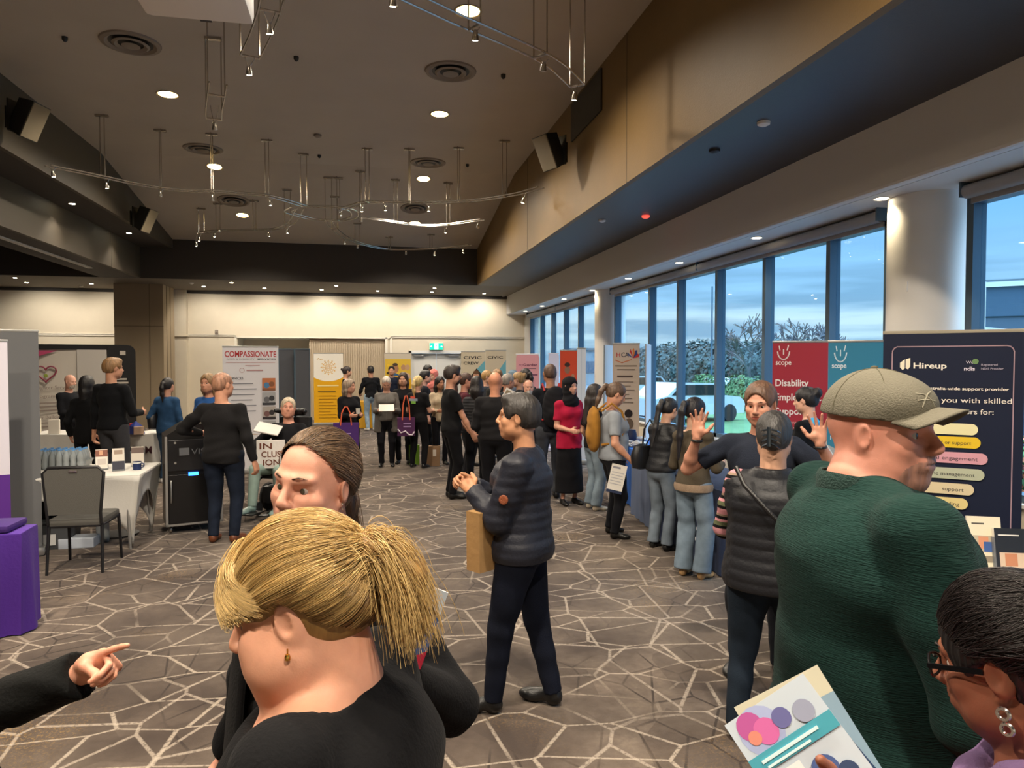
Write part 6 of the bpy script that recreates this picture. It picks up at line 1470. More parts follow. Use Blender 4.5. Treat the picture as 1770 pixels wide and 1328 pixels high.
# ------------------------------------------------------------ tables
m_wcloth = mat('tablecloth_white', 'cdcac4', .8, bump=.15, bscale=60)
def draped(label, A_, B_, depth, h, m, cat='table', drop=None, lettering=None, name='cloth_table', fold=.012, top=None):
    """table whose front edge on the floor runs A_ -> B_ ; depth goes away from the camera"""
    A_, B_ = Vector((A_[0], A_[1], 0)), Vector((B_[0], B_[1], 0)); L = (B_ - A_).length; u = (B_ - A_).normalized(); n = Vector((-u.y, u.x, 0)); 
    if n.dot(A_) < 0: n = -n
    rz = math.atan2(u.y, u.x); c = (A_ + B_) / 2 + n * depth / 2; e = empty(name, c, rz, label, cat); sg = 1 if n.dot(rotz(Vector((0, 1, 0)), rz)) > 0 else -1
    b = MB(); b.box((0, 0, h - .015), (L, depth, .03), bev=.008); b.build('tabletop', top or m, e, smooth=True)
    dz = drop or h - .02; b = MB(); per = [(-L / 2, -sg * depth / 2), (L / 2, -sg * depth / 2), (L / 2, sg * depth / 2), (-L / 2, sg * depth / 2)]
    pts = []
    for i in range(4):
        p, q = Vector((*per[i], 0)), Vector((*per[(i + 1) % 4], 0)); k = max(2, int((q - p).length / .045)); nn = Vector(((q - p).y, -(q - p).x, 0)).normalized() * (1 if sg > 0 else -1)
        for j in range(k): pts.append((p.lerp(q, j / k), nn, j + i * 3.3))
    N_p = len(pts); vs = []
    for r_ in range(5):
        t = r_ / 4
        for p, nn, j in pts: o = p + nn * (.004 + t * (.012 + fold * math.sin(j * 1.35))); vs.append((o.x, o.y, h - .01 - dz * t))
    b.add(vs, [(r_ * N_p + i, r_ * N_p + (i + 1) % N_p, (r_ + 1) * N_p + (i + 1) % N_p, (r_ + 1) * N_p + i) for r_ in range(4) for i in range(N_p)])
    b.build('cloth_skirt', m, e, smooth=True, edge=80)
    if lettering:
        tx, size, off, z, c2 = lettering; g = MB(); vs, fs, x0, x1 = text_geo(tx, True)
        g.add([(off + (vx - x0) * size * sg, -sg * (depth / 2 + .036), z + vz * size) for vx, vz in vs], fs, 0); g.build('lettering', col_m(c2), e)
    return e
nv = mat('cloth_navy', '1c2a48', .85, bump=.15, bscale=80)
pA, pB = on_z(1252, 1000, 0), on_z(1128, 925, 0)
draped('navy cloth table with white scope lettering behind the two ponytailed women', pB, pA, .72, .75, nv, lettering=('scope', .27, .02, .22, 'd8dce4'), cat='table')
pA, pB = on_z(1124, 915, 0), on_z(1092, 888, 0)
draped('grey-blue cloth table between the navy table and the bright blue table', pB, pA, .70, .75, mat('cloth_greyblue', '5a6680', .85, bump=.15, bscale=80))
pA, pB = on_z(1093, 878, 0), on_z(1062, 850, 0)
tb = draped('bright blue cloth table holding clear-wrapped goods near the cream banner', pB, pA, .8, .75, mat('cloth_blue', '1f5cb0', .8, bump=.15, bscale=80))
pY0, pY1 = foot(613, 20.0), foot(664, 20.0)
draped('yellow cloth table between the two yellow banners', pY0, pY1, .7, .76, mat('cloth_yellow', 'c8951c', .8))
p0, p1 = foot(30, 10.95), foot(132, 10.95)
t1 = draped('long white cloth table in front of the heart display wall', p0, p1, .75, .76, m_wcloth)
p0, p1 = foot(212, 11.0), foot(264, 10.95)
t2 = draped('short white cloth table with a sign reading COM at the left booth', p0, p1, .7, .76, m_wcloth, lettering=('COM', .16, -.12, .47, '4a2c34'))
# near right table with stationery
pA, pB = at(1660, 1010, 3.70), at(1905, 1010, 3.10)
tr = draped('navy cloth table with a white top sheet beside the Hireup banner', (3.30, 2.0), (3.24, 4.0), .95, .75, nv, cat='table')
# purple table at the left edge
q0 = on_z(40, 1100, 0); q1 = Vector((q0.x - 1.5, q0.y - .1, 0))
draped('purple cloth table at the left edge of the picture', q1, q0, .30, .71, mat('cloth_purple', '4a1f8c', .8, bump=.2, bscale=50, sheen=.03), fold=.03)
tag(MB().box((0, 0, 0), (.34, .3, .05), bev=.02).build('folded_tote', mat('tote_purple_dark', '3a1a6a', .8), smooth=True, loc=(q0.x - .25, q0.y + .15, .74)), 'folded dark purple tote bag on the purple table', 'bag')

# stretch-cover table on the left with its things
Pn = on_z(241, 821, .755); Pf = on_z(279, 799, .755); dn = (Pf - Pn); dn.z = 0; dep = min(.95, dn.length); dn.normalize(); rt = Vector((dn.y, -dn.x, 0)); Lt = 1.75
c = Pn - rt * Lt / 2 + dn * dep / 2; c.z = 0; rzt = math.atan2(rt.y, rt.x)
et = empty('stretch_cover_table', c, rzt, 'white stretch-cover trestle table with curved skirt behind the grey chair', 'table')
MB().box((0, 0, .74), (Lt, dep, .03), bev=.01).build('tabletop', m_wcloth, et, smooth=True)
def side_fn(P0, P1, inn):
    # a stretched side: straight top edge, curved-in lower edge between the feet
    def f(u, v):
        p = P0.lerp(P1, u); arch = (1 - (2 * u - 1) ** 2) ** .55; zb = .02 + .50 * arch; z = .745 + (zb - .745) * v
        flare = (abs(2 * u - 1) ** 3) * .0; q = p + inn * (.10 * v * (1 - arch) - .0) + inn * .05 * math.sin(v * math.pi * .6) * arch
        mid = (P0 + P1) / 2; q = q + (mid - q) * .10 * v
        return (q.x, q.y, z)
    return f
cs = [Vector((-Lt / 2, -dep / 2, 0)), Vector((Lt / 2, -dep / 2, 0)), Vector((Lt / 2, dep / 2, 0)), Vector((-Lt / 2, dep / 2, 0))]
b = MB()
for i, inn in enumerate((Vector((0, 1, 0)), Vector((-1, 0, 0)), Vector((0, -1, 0)), Vector((1, 0, 0)))): b.sheet(side_fn(cs[i], cs[(i + 1) % 4], inn), 28, 10)
b.build('stretch_cover', m_wcloth, et, smooth=True, solid=.004, edge=80)
for i in range(4):
    p = cs[i] * .88; p.z = 0; MB().cyl((p.x, p.y, 0), (p.x * .95, p.y * .95, .73), .016).build('leg', m_sil, et)
def on_t(a, d, z=.755): q = Pn - rt * a + dn * d; return Vector((q.x, q.y, z))
def tab(px, py, z=.756): return on_z(px, py, z)
m_water = mat('water_bottle', 'cfd8dc', .08, spec=.8, trans=.6); m_capb = mat('cap_blue', '5a8cc0', .4)
wb = None
def bottle(p, lb=None, grp='water bottles on the stretch-cover table', h=.205):
    e = empty('water_bottle', p, 0, lb or 'small clear water bottle with blue cap in the packed rows on the white table', 'bottle', grp)
    MB().lathe([(.028, 0), (.031, .008), (.031, .06), (.028, .075), (.031, .09), (.031, h * .66), (.013, h * .88), (.013, h * .93)], n=16).build('bottle_body', m_water, e, smooth=True)
    MB().lathe([(.0145, h * .92), (.0145, h)], n=14).build('bottle_cap', m_capb, e, smooth=True); return e
p0 = tab(66, 812); k = 0
for i in range(7):
    for j in range(4):
        p = p0 + rt * (i * .066) + dn * (j * .066)
        if wb is None: wb = bottle(p)
        else: o = copy_tree(wb); o.location = p
for i, (px, py) in enumerate(((172, 938), (184, 936))): bottle(on_z(px, py, 0), ['large clear water bottle on the carpet under the white table, left one', 'large clear water bottle on the carpet under the white table, right one'][i], 'bottles under the table', .29)
e = empty('lolly_bowl', tab(143, 806), 0, 'glass bowl of wrapped lollies on the white stretch-cover table', 'bowl')
MB().lathe([(.05, 0), (.07, .01), (.105, .075), (.110, .08), (.10, .075), (.065, .015), (0, .012)], n=28, cap=False).build('glass_bowl', mat('bowl_glass', 'c8d0d4', .1, trans=.5, spec=.8), e, smooth=True)
b = MB(); rs = random.Random(2)
for i in range(26): a = rs.uniform(0, 6.3); r_ = rs.uniform(0, .07); b.lathe([(0, -.009), (.012, 0), (0, .009)], i % 3, 7, Matrix.Translation((r_ * math.cos(a), r_ * math.sin(a), .03 + rs.uniform(0, .035))) @ Matrix.Rotation(rs.uniform(0, 3), 4, 'X'))
tag(b.build('lollies', [col_m('c85050'), col_m('d8a850'), col_m('5080b0')], e), kind='stuff')
def brochure_stand(p, rz, lb, front, w=.11, h=.20, cat='brochure stand'):
    e = empty('brochure_stand', p, rz, lb, cat)
    T = Matrix.Rotation(-.22, 4, 'X'); MB().box((0, .0, h * .42), (w + .012, .03, h * .84), 0, bev=.002).build('acrylic_holder', mat('acrylic', 'b8c0c8', .1, trans=.7, spec=.6), e).matrix_local = T
    MB().box((0, -.0, h * .55), (w, .018, h)).build('brochures', col_m('d8d2c4'), e).matrix_local = T
    if front:
        g = MB(); mats = []
        for i, (x0, z0, x1, z1, c) in enumerate(front):
            mats.append(col_m(c)); y = -.0165 - .0004 * i; g.add([(w * (x0 - .5), y, h * (z0 + .05)), (w * (x1 - .5), y, h * (z0 + .05)), (w * (x1 - .5), y, h * (z1 + .05)), (w * (x0 - .5), y, h * (z1 + .05))], [(0, 1, 2, 3)], i)
        g.build('cover_print', mats, e).matrix_local = T
    return e
brochure_stand(tab(176, 812), azim(176), 'brochure stand with a photo cover beside the lolly bowl', [(0, 0, 1, 1, 'e0dad0'), (0, .62, 1, .97, '8a5a4c'), (.3, .7, .6, .95, 'd0a080'), (.15, .2, .85, .5, 'c8bfb8')])
brochure_stand(tab(205, 814), azim(205), 'tall brochure stand with dark lower half in the middle of the white table', [(0, 0, 1, 1, 'd8d0c4'), (0, 0, 1, .4, '3c3c48'), (.15, .72, .85, .92, 'a08c7c')], .11, .22)
brochure_stand(tab(238, 806), azim(238), 'brochure stand at the right end of the white table behind the navy mug', [(0, 0, 1, 1, 'c8c0b4'), (0, .65, 1, .95, '6a5a54')], .12, .20)
e = empty('navy_mug', tab(237, 812), 0, 'navy mug with white rim and lettering on the white stretch-cover table', 'mug')
MB().lathe([(.036, 0), (.04, .004), (.042, .085), (.038, .085), (.035, .01), (0, .01)], n=24, cap=False).build('cup', col_m('22305a'), e, smooth=True); MB().lathe([(.0425, .068), (.0425, .08)], n=24, cap=False).build('white_band', col_m('dcdcd8'), e); MB().tube([(.04, 0, .07), (.065, 0, .06), (.065, 0, .03), (.04, 0, .02)], .006, 7).build('handle', MATS['print_22305a'], e, smooth=True)

# banquet chair
e = empty('banquet_chair', on_z(150, 978, 0), azim(140) + math.radians(-20), 'grey padded banquet chair with dark metal frame pushed to the white table, seen from behind', 'chair')
m_up = mat('upholstery_grey', '56544f', .85, bump=.3, bscale=250); m_fr = mat('chair_frame', '2b2b2d', .4, .5)
MB().prism([(-.205, .53), (.205, .53), (.235, .90), (.20, .935), (-.20, .935), (-.235, .90)], -.27, -.225).build('backrest', m_up, e)
MB().box((0, -.02, .455), (.45, .46, .07), bev=.03).build('seat', m_up, e, smooth=True)
MB().tube([(-.215, -.25, .44), (-.215, -.265, .54), (-.246, -.26, .90), (-.20, -.255, .948), (.20, -.255, .948), (.246, -.26, .90), (.215, -.265, .54), (.215, -.25, .44)], .014, 8).build('back_frame', m_fr, e, smooth=True)
for sx, sy in ((-1, -1), (1, -1), (1, 1), (-1, 1)): MB().cyl((sx * .215, sy * .21 - .02, .44), (sx * .225, sy * .25 - .02, 0), .015, .012).build('leg', m_fr, e, smooth=True)
b = MB()
for sx in (-1, 1): b.cyl((sx * .215, -.23, .42), (sx * .215, .19, .42), .012)
b.cyl((-.215, -.23, .42), (.215, -.23, .42), .012).cyl((-.215, .19, .42), (.215, .19, .42), .012); b.build('seat_frame', m_fr, e, smooth=True)
MB().box((0, -.272, .915), (.07, .012, .022), bev=.005).build('grip_plate', m_chrome, e)
# things under the table
e = empty('storage_tub', on_z(88, 944, 0), rzt, 'dark grey plastic storage tub on the carpet under the white table', 'tub')
MB().prism([(-.21, 0), (.21, 0), (.24, .26), (-.24, .26)], -.17, .17).box((0, 0, .275), (.52, .38, .03), bev=.01).build('tub_body', mat('tub_grey', '46484b', .5), e)
MB().box((.05, -.175, .10), (.11, .004, .11)).build('paper_label', col_m('c8c8c6'), e)
S = Sdf(); S.ell((0, 0, .1), (.19, .14, .11), k=.03); S.ell((.08, .02, .17), (.1, .08, .06), k=.04); S.noise = fold_noise(.012, 'bag', 2)
o = S.mesh('black_bag', cloth('151517'), None, .012); o.location = on_z(88, 944, 0) + Vector((0, 0, .29)); tag(o, 'soft black bag lying on the grey storage tub', 'bag')
tag(MB().box((0, 0, .05), (.32, .22, .10), bev=.006).build('carton', col_m('b8c0cc'), loc=on_z(138, 944, 0), rz=rzt), 'small white carton on the carpet under the white table', 'box')
tag(MB().lathe([(.2, 0), (.2, .02), (.05, .035), (0, .035)], n=30).build('base_plate', m_black, loc=on_z(205, 925, 0), smooth=True), 'round black base plate on the carpet under the white table', 'base')

# black equipment cabinet on castors
Pc = on_z(287, 925, 0.0); wc = .58; dc = .50; pc = Pc
e = empty('equipment_cabinet', pc, azim(300) + math.radians(4), 'tall black equipment cabinet on castors with a small blue display', 'cabinet')
MB().prism([(0, .09), (wc, .09), (wc, 1.12), (wc * .75, 1.20), (wc * .35, 1.20), (0, 1.07)], 0, dc).build('body', mat('cabinet_black', '0f0f11', .35), e)
MB().box((wc / 2, -.012, .38), (wc - .06, .02, .54), bev=.006).build('lower_door', mat('cabinet_door', '121214', .3), e)
MB().box((wc / 2, -.012, .86), (wc - .06, .02, .34), bev=.006).build('upper_panel', mat('cabinet_panel', '19191c', .35), e)
MB().box((.012, -.006, .58), (.024, .03, .98)).box((wc - .012, -.006, .58), (.024, .03, .98)).box((wc / 2, -.006, .10), (wc, .03, .022)).build('metal_edge', m_sil, e)
MB().tube([(.055, -.03, .35), (.055, -.055, .38), (.055, -.055, .56), (.055, -.03, .59)], .008, 8).build('door_handle', m_sil, e, smooth=True)
MB().box((.28, -.024, .65), (.10, .004, .035)).build('blue_display', mat('display_blue', '2a60ff', .4, emit='2a7aff', es=6), e)
g = MB(); g.box((.19, -.024, .90), (.10, .004, .08), 0); txt(g, 'VIS', .26, .865, .09, 0, .14, -.026); g.build('nameplate', col_m('6a6c70'), e)
for z in (1.0, .78): MB().lathe([(.012, 0), (.012, .01)], n=12, M=Matrix.Translation((.10, -.022, z)) @ Matrix.Rotation(math.pi / 2, 4, 'X')).build('lock', m_sil, e)
for x in (.05, wc - .05):
    for y in (.06, dc - .06): MB().lathe([(.035, -.012), (.04, 0), (.035, .012)], n=16, M=Matrix.Translation((x, y, .04)) @ Matrix.Rotation(math.pi / 2, 4, 'Y')).cyl((x, y, .04), (x, y, .095), .01).build('castor', m_chrome, e, smooth=True)
tag(MB().box((0, 0, 0), (.2, .14, .02)).build('booklet', col_m('cfc6b4'), loc=W({'loc': pc, 'rz': e.rotation_euler.z}, (.30, .15, 1.21))), 'pale booklet lying on top of the black cabinet', 'booklet')

# booth table goods at the left
for i, (px, py, w, h, c, lb) in enumerate([(62, 742, .14, .22, 'd0cab8', 'white brochure stand at the left end of the far white table'), (94, 744, .15, .22, 'cfc8bc', 'pale brochure stand in the middle of the far white table'), (225, 744, .12, .16, 'b83a3c', 'small red and white box on the short white table'), (240, 745, .14, .12, 'c8a890', 'pale small box on the short white table')]):
    tag(MB().box((0, 0, h / 2), (w, .06, h), bev=.004).build('display_box', col_m(c), loc=on_z(px, py + 6, .765), rz=.1 * i), lb, 'box')
tag(MB().lathe([(0, .2), (.10, .12), (.13, 0), (0, 0)], n=4).build('blue_pennant', col_m('2c3c8c'), loc=on_z(235, 750, .765)), 'dark blue folded cloth on the short white table', 'cloth')

# right table: cups, brochures, sheets
ez = .756
tag(MB().box((0, 0, .004), (.50, .34, .006)).build('white_sheet', col_m('d4d0cc'), loc=on_z(1730, 1002, ez), rz=-.45), 'large white sheet lying on the navy table at the right edge', 'sheet')
tag(MB().box((0, 0, .004), (.30, .20, .008)).build('notepad', col_m('c4ccd4'), loc=on_z(1640, 940, ez), rz=-.3), 'pale notepad on the navy table behind the green pullover', 'notepad')
e = empty('pen_cup', on_z(1672, 968, ez), 0, 'black cup full of white pens on the navy table', 'cup')
MB().lathe([(.045, 0), (.052, .004), (.055, .115), (.050, .115), (.046, .01), (0, .01)], n=24, cap=False).build('cup', m_black, e, smooth=True)
rs = random.Random(4)
for i in range(16):
    a = i * .9; r_ = .010 + .03 * rs.random(); MB().cyl((r_ * .6 * math.cos(a), r_ * .6 * math.sin(a), .012), (r_ * 1.8 * math.cos(a), r_ * 1.8 * math.sin(a), .15 + rs.uniform(-.01, .015)), .0045, .0035, n=7).build('pen', col_m(['e0dccc', 'd8d4c8', 'cfcabc'][i % 3]), e)
brochure_stand(on_z(1704, 985, ez), azim(1704) + .35, 'cream brochure stand with a photo of people on the navy table', [(0, 0, 1, 1, 'd8d0b8'), (.12, .84, .5, .87, '4a4640'), (.12, .30, .9, .62, 'b0a490'), (.3, .36, .6, .6, 'c88a6c'), (.45, .3, .8, .5, '3c5a94'), (.1, .1, .9, .22, '8a8070')], .16, .27)
brochure_stand(on_z(1752, 990, ez), azim(1752) + .45, 'black and white brochure stand at the right end of the navy table', [(0, 0, 1, 1, '20242c'), (.1, .82, .7, .85, 'd8d4cc'), (.1, .06, .9, .42, 'c8b098'), (.25, .1, .6, .4, 'b87c5c')], .17, .22)
tag(MB().box((0, 0, .02), (.05, .04, .05), bev=.012).build('white_eraser', col_m('d8d2c4'), loc=on_z(1640, 978, ez) + Vector((.02, 0, 0)), rz=.5), 'small white block on the navy table beside the pen cup', 'block')
# goods on the blue table
rs = random.Random(6)
for i in range(10):
    S = Sdf(); S.ell((0, 0, .04), (.07, .06, .045), k=.02); S.noise = fold_noise(.012, 'g%d' % i, 3); o = S.mesh('wrapped_item', mat('cellophane', 'a8a4a0', .2, .3, bump=.8, bscale=60), None, .012)
    q = on_z(1079 + (i % 5) * 7.5, 773 - (i // 5) * 8, .75); o.location = q; tag(o, 'crinkled clear-wrapped gift pack on the bright blue table', 'gift pack', 'clear-wrapped packs on the blue table')
tag(MB().lathe([(.07, 0), (.085, .03), (.085, .12), (.07, .17), (.07, .18)], n=20).build('navy_tub', col_m('20263c'), loc=on_z(1090, 765, .752), smooth=True), 'navy tub with pale lid among the wrapped packs', 'tub')
tag(MB().box((0, 0, .05), (.28, .2, .1), bev=.01).build('cardboard_box', col_m('b0683c'), loc=on_z(1172, 805, .75) + Vector((.35, .5, 0))), 'orange-brown box on the table behind the ponytailed women', 'box')

# ------------------------------------------------------------ carried bags and papers
def tote(label, p, rz, w, h, m, hm=None, hh=.16, extra=None, d=.08):
    e = empty('tote_bag', p, rz, label, 'bag')
    b = MB(); b.prism([(-w / 2, -h), (w / 2, -h), (w / 2 * 1.02, 0), (-w / 2 * 1.02, 0)], -d / 2, d / 2); b.build('bag_body', m, e)
    if hm:
        for y in (-d / 2, d / 2): MB().tube([(-w * .22, y, -.04), (-w * .17, y * .5, hh * .6), (-w * .05, 0, hh), (w * .05, 0, hh), (w * .17, y * .5, hh * .6), (w * .22, y, -.04)], .011, 6).build('bag_handle', hm, e, smooth=True)
    if extra: extra(e, w, h, d)
    return e
m_pur = mat('tote_purple', '4c2674', .8, bump=.2, bscale=40); m_or = mat('handle_orange', 'd8603a', .7)
def ex1(e, w, h, d):
    g = MB(); g.box((0, -d / 2 - .003, -h * .40), (w * .4, .003, .016), 0); txt(g, 'o', w * .22, -h * .88, .16, 1, .08, -d / 2 - .003, True); g.build('lettering', [col_m('b8a0cc'), col_m('e8e4ec')], e)
tote('purple tote bag with orange handles held by the woman with grey-blonde bob', at(598, 731, 11.66), azim(598), .40, .44, m_pur, m_or, .26, ex1)
def ex2(e, w, h, d):
    MB().tube([(-w * .48, -d / 2 - .006, -h * .62), (-w * .30, -d / 2 - .008, -h * .82), (-w * .05, -d / 2 - .008, -h * .72), (w * .15, -d / 2 - .008, -h * .92), (w * .35, -d / 2 - .008, -h * .94), (w * .48, -d / 2 - .006, -h * .76)], .012, 6).build('white_wave', col_m('d8ccd8'), e, smooth=True)
    g = MB(); g.box((.02, -d / 2 - .003, -h * .33), (w * .45, .003, .02), 0).box((.02, -d / 2 - .003, -h * .48), (w * .45, .003, .02), 0); g.build('lettering', col_m('a888b8'), e)
tote('maroon-purple tote bag with a white wavy line hanging beside the white-haired woman', at(702, 722, 12.4), azim(702), .30, .32, mat('tote_plum', '4a1c4c', .8, bump=.2, bscale=40), m_or, .38, ex2)
m_kraft = mat('kraft_paper', '9a7648', .8, bump=.25, bscale=25, var=.08, vscale=10)
tote('brown kraft paper bag hanging from the hands of the man in the navy jacket', at(836, 882, 3.72), azim(834) + .75, .15, .31, m_kraft, None, .05, d=.10)
def floorbag(lb, px, py, w, h, d, m, r): 
    e = empty('paper_bag', on_z(px, py, 0), r, lb, 'bag'); MB().prism([(-w / 2, 0), (w / 2, 0), (w / 2 * 1.05, h), (-w / 2 * 1.05, h)], -d / 2, d / 2).build('bag_body', m, e); return e
e = floorbag('brown paper bag standing on the carpet beside the woman with blonde ponytail', 745, 805, .32, .36, .16, mat('bag_tan', '86684c', .8, bump=.2, bscale=30), -.15)
MB().box((.07, -.085, .24), (.06, .004, .12)).build('white_print', col_m('c8bcae'), e)
floorbag('lime green bag standing on the carpet behind the woman with blonde ponytail', 716, 803, .18, .36, .1, col_m('6f9a2c'), 0)
def sheet_paper(label, p, rz, tilt, w, h, prints, name='leaflet', roll=0):
    e = empty(name, p, rz, label, 'leaflet'); T = Matrix.Rotation(tilt, 4, 'X') @ Matrix.Rotation(roll, 4, 'Y')
    MB().box((0, 0, 0), (w, .002, h)).build('sheet', col_m('ddd8d0'), e).matrix_local = T
    if prints:
        g = MB(); ms = []
        for i, pr in enumerate(prints):
            ms.append(col_m(pr[-1])); y = -.0014 - .0003 * i
            pts = [(w * (a - .5), y, h * (c_ - .5)) for a, c_ in pr[0]]; g.add(pts, [tuple(range(len(pts)))], i)
        g.build('print', ms, e).matrix_local = T
    return e
R4 = lambda a, b, c, d: [(a, b), (c, b), (c, d), (a, d)]
sheet_paper('printed white flyer with navy foot held low by the woman in the grey t-shirt', at(1066, 828, 7.35), azim(1066) + .1, 0, .16, .30, [(R4(.0, 0, 1, .10), '2a3450'), (R4(.1, .85, .6, .92), '8a8a94'), (R4(.1, .7, .9, .73), 'b0b0b4'), (R4(.1, .6, .85, .63), 'b0b0b4'), (R4(.1, .5, .9, .53), 'b0b0b4'), (R4(.1, .4, .8, .43), 'b0b0b4'), (R4(.1, .3, .86, .33), 'b0b0b4')], roll=.22)
sheet_paper('white form held in both hands by the white-haired woman in the grey cardigan', at(668, 705, 12.42), azim(668), -1.0, .26, .20, [])
sheet_paper('cream leaflet with small photos held up in the crowd', at(878, 688, 11.35), azim(878), -.2, .20, .28, [(R4(.1, .6, .5, .9), '8a7a60'), (R4(.55, .5, .9, .85), '9a7058'), (R4(.1, .2, .45, .5), '6a7c5a')], roll=.5)
# cup
p = W(YA, (0, .34, 1.03)); tag(MB().lathe([(.028, 0), (.038, .09), (.036, .09), (.026, .005), (0, .005)], n=16, cap=False).build('paper_cup', col_m('d8d4cc'), loc=p, smooth=True), 'white paper cup held by the woman with grey-blonde bob', 'cup')
# blue folder held against the coat
e = sheet_paper('blue and white brochure held by the woman in the black coat', at(716, 1078, 1.40), azim(716) - .2, .1, .085, .17, [(R4(0, 0, 1, 1), '2c5c9c'), (R4(0, .72, 1, 1), 'c8d4e0'), (R4(.05, .74, .5, .95), '7aa4cc'), (R4(.08, .58, .8, .60), 'd8e4f0'), (R4(.08, .50, .85, .515), '9ab8dc'), (R4(.08, .45, .8, .465), '9ab8dc'), (R4(.08, .40, .85, .415), '9ab8dc'), (R4(.08, .35, .7, .365), '9ab8dc'), ([(.5, 0), (1, 0), (1, .25)], 'b83048'), (R4(.1, .05, .4, .15), 'd8e4f0')], name='brochure', roll=.35)
g = MB(); txt(g, 'FUTURE, IN', -.036, .006, .015, 0, .07, -.006, True); g.build('lettering', col_m('e8f0f8'), e).matrix_local = Matrix.Rotation(.1, 4, 'X') @ Matrix.Rotation(.35, 4, 'Y')
# fan of leaflets at the lower right
C4 = lambda x, y, r, q=.72: [(x + r * math.cos(t), y + r * q * math.sin(t)) for t in [i * math.pi / 8 for i in range(16)]]
pr1 = [(R4(0, 0, 1, 1), 'c3cfdc'), (C4(.30, .84, .24), 'a9b4dc'), (C4(.22, .90, .14), 'b85a9c'), (C4(.34, .82, .13), 'd06aa8'), (C4(.20, .82, .07), 'd88a7a'), (C4(.55, .84, .10), '6a6aa0'), (C4(.78, .80, .11), '9aa0b8'), (C4(.85, .66, .08), '5a8ad0'), (R4(0, .60, 1, .72), '4aa0b4'), (R4(.05, .40, .45, .56), 'e4e8ea'), (C4(.62, .42, .14), '4a5f94'), (C4(.80, .34, .10), '3a4a6c'), (R4(.05, .15, .4, .35), 'd8e0e8'), (R4(0, 0, 1, .12), '7d9c5c')]
T0 = azim(1400)
e = sheet_paper('fan of blue and white printed leaflets held at the lower right, front sheet', at(1398, 1322, .90), T0, -.35, .125, .175, pr1, name='brochure', roll=-.70)
g = MB(); g.box((-.005, -.0045, .029), (.085, .001, .004)).box((-.012, -.0045, .021), (.065, .001, .003)); g.build('printed_lines', col_m('cfeaf0'), e).matrix_local = Matrix.Rotation(-.35, 4, 'X') @ Matrix.Rotation(-.70, 4, 'Y')
sheet_paper('leaflet with dark blue cover in the held fan, right of the front sheet', at(1452, 1372, .885), T0, -.35, .11, .16, [(R4(0, 0, 1, 1), '2c4468'), (R4(0, .8, 1, 1), '8fb0c8'), (R4(.1, .5, .9, .7), 'd0dce4'), (R4(.1, .2, .5, .4), 'c8b48c'), (R4(.1, .72, .8, .76), 'e4eaf0')], name='brochure', roll=-.78)
sheet_paper('cream leaflet at the back of the held fan', at(1408, 1302, .915), T0, -.35, .125, .175, [(R4(.0, .8, 1, 1), 'c8c4b0'), (R4(.6, 0, 1, .8), '86a0b4')], name='brochure', roll=-.60)

# power wheelchair
e = empty('power_wheelchair', WA['loc'], WA['rz'], 'black power wheelchair with headrest and joystick carrying the older man', 'wheelchair')
MB().box((0, -.05, .47), (.46, .48, .08), bev=.03).build('seat', cloth('17171a', 'leather'), e, smooth=True)
MB().box((0, -.27, .86), (.44, .09, .64), bev=.04).build('backrest', cloth('17171a', 'leather'), e, smooth=True)
S = Sdf(); S.cone((-.13, -.22, 1.24), (.13, -.22, 1.24), .045, .045, k=.02); S.cone((-.13, -.22, 1.24), (-.20, -.13, 1.26), .04, .03, k=.02); S.cone((.13, -.22, 1.24), (.20, -.13, 1.26), .04, .03, k=.02); S.mesh('headrest', cloth('17171a', 'leather'), e, .01)
MB().box((0, -.08, .24), (.42, .60, .22), bev=.05).build('power_base', mat('chair_body_black', '1a1a1c', .35), e, smooth=True)
for sx in (-1, 1):
    MB().lathe([(.10, -.035), (.165, -.03), (.175, 0), (.165, .03), (.10, .035)], n=28, M=Matrix.Translation((sx * .27, -.05, .176)) @ Matrix.Rotation(math.pi / 2, 4, 'Y')).build('wheel', mat('tyre', '202022', .8), e, smooth=True)
    for y in (-.38, .30): MB().lathe([(.04, -.015), (.08, -.014), (.085, 0), (.08, .014), (.04, .015)], n=20, M=Matrix.Translation((sx * .20, y, .086)) @ Matrix.Rotation(math.pi / 2, 4, 'Y')).build('castor', MATS['tyre'], e, smooth=True)
    MB().tube([(sx * .27, -.22, .76), (sx * .27, .16, .74)], .03, 8).cyl((sx * .26, -.2, .5), (sx * .27, -.2, .75), .014).build('armrest', cloth('17171a', 'leather'), e, smooth=True)
    MB().tube([(sx * .20, .20, .46), (sx * .22, .42, .36), (sx * .20, .50, .12), (sx * .16, .50, .10)], .014, 7).build('legrest', m_black, e, smooth=True)
    MB().box((sx * .13, .56, .085), (.18, .26, .015), bev=.004).build('footplate', m_black, e)
MB().cyl((.27, .17, .76), (.27, .20, .84), .008).lathe([(.0, -.012), (.016, 0), (0, .014)], n=12, M=Matrix.Translation((.27, .20, .85))).box((.27, .17, .76), (.08, .12, .05), bev=.01).build('joystick', m_black, e, smooth=True)
MB().cyl((0, -.24, 1.0), (0, -.26, 1.24), .014).build('headrest_post', m_black, e)
def ex3(e, w, h, d):
    g = MB()
    for i, t_ in enumerate(('IN', 'CLUS', 'ION')): txt(g, t_, -w * .40 + .02 * i, -h * .30 - i * .10, .10, 0, w * (.45, .7, .6)[i], -d / 2 - .003, True)
    g.build('lettering', col_m('6a3c2c'), e)
tote('white cotton bag reading INCLUSION on the lap of the man in the wheelchair', W(WA, (.02, .30, .93)), azim(470) - .1, .32, .34, mat('cotton_white', 'd8d2cc', .9, bump=.3, bscale=30), None, 0, ex3, d=.05)
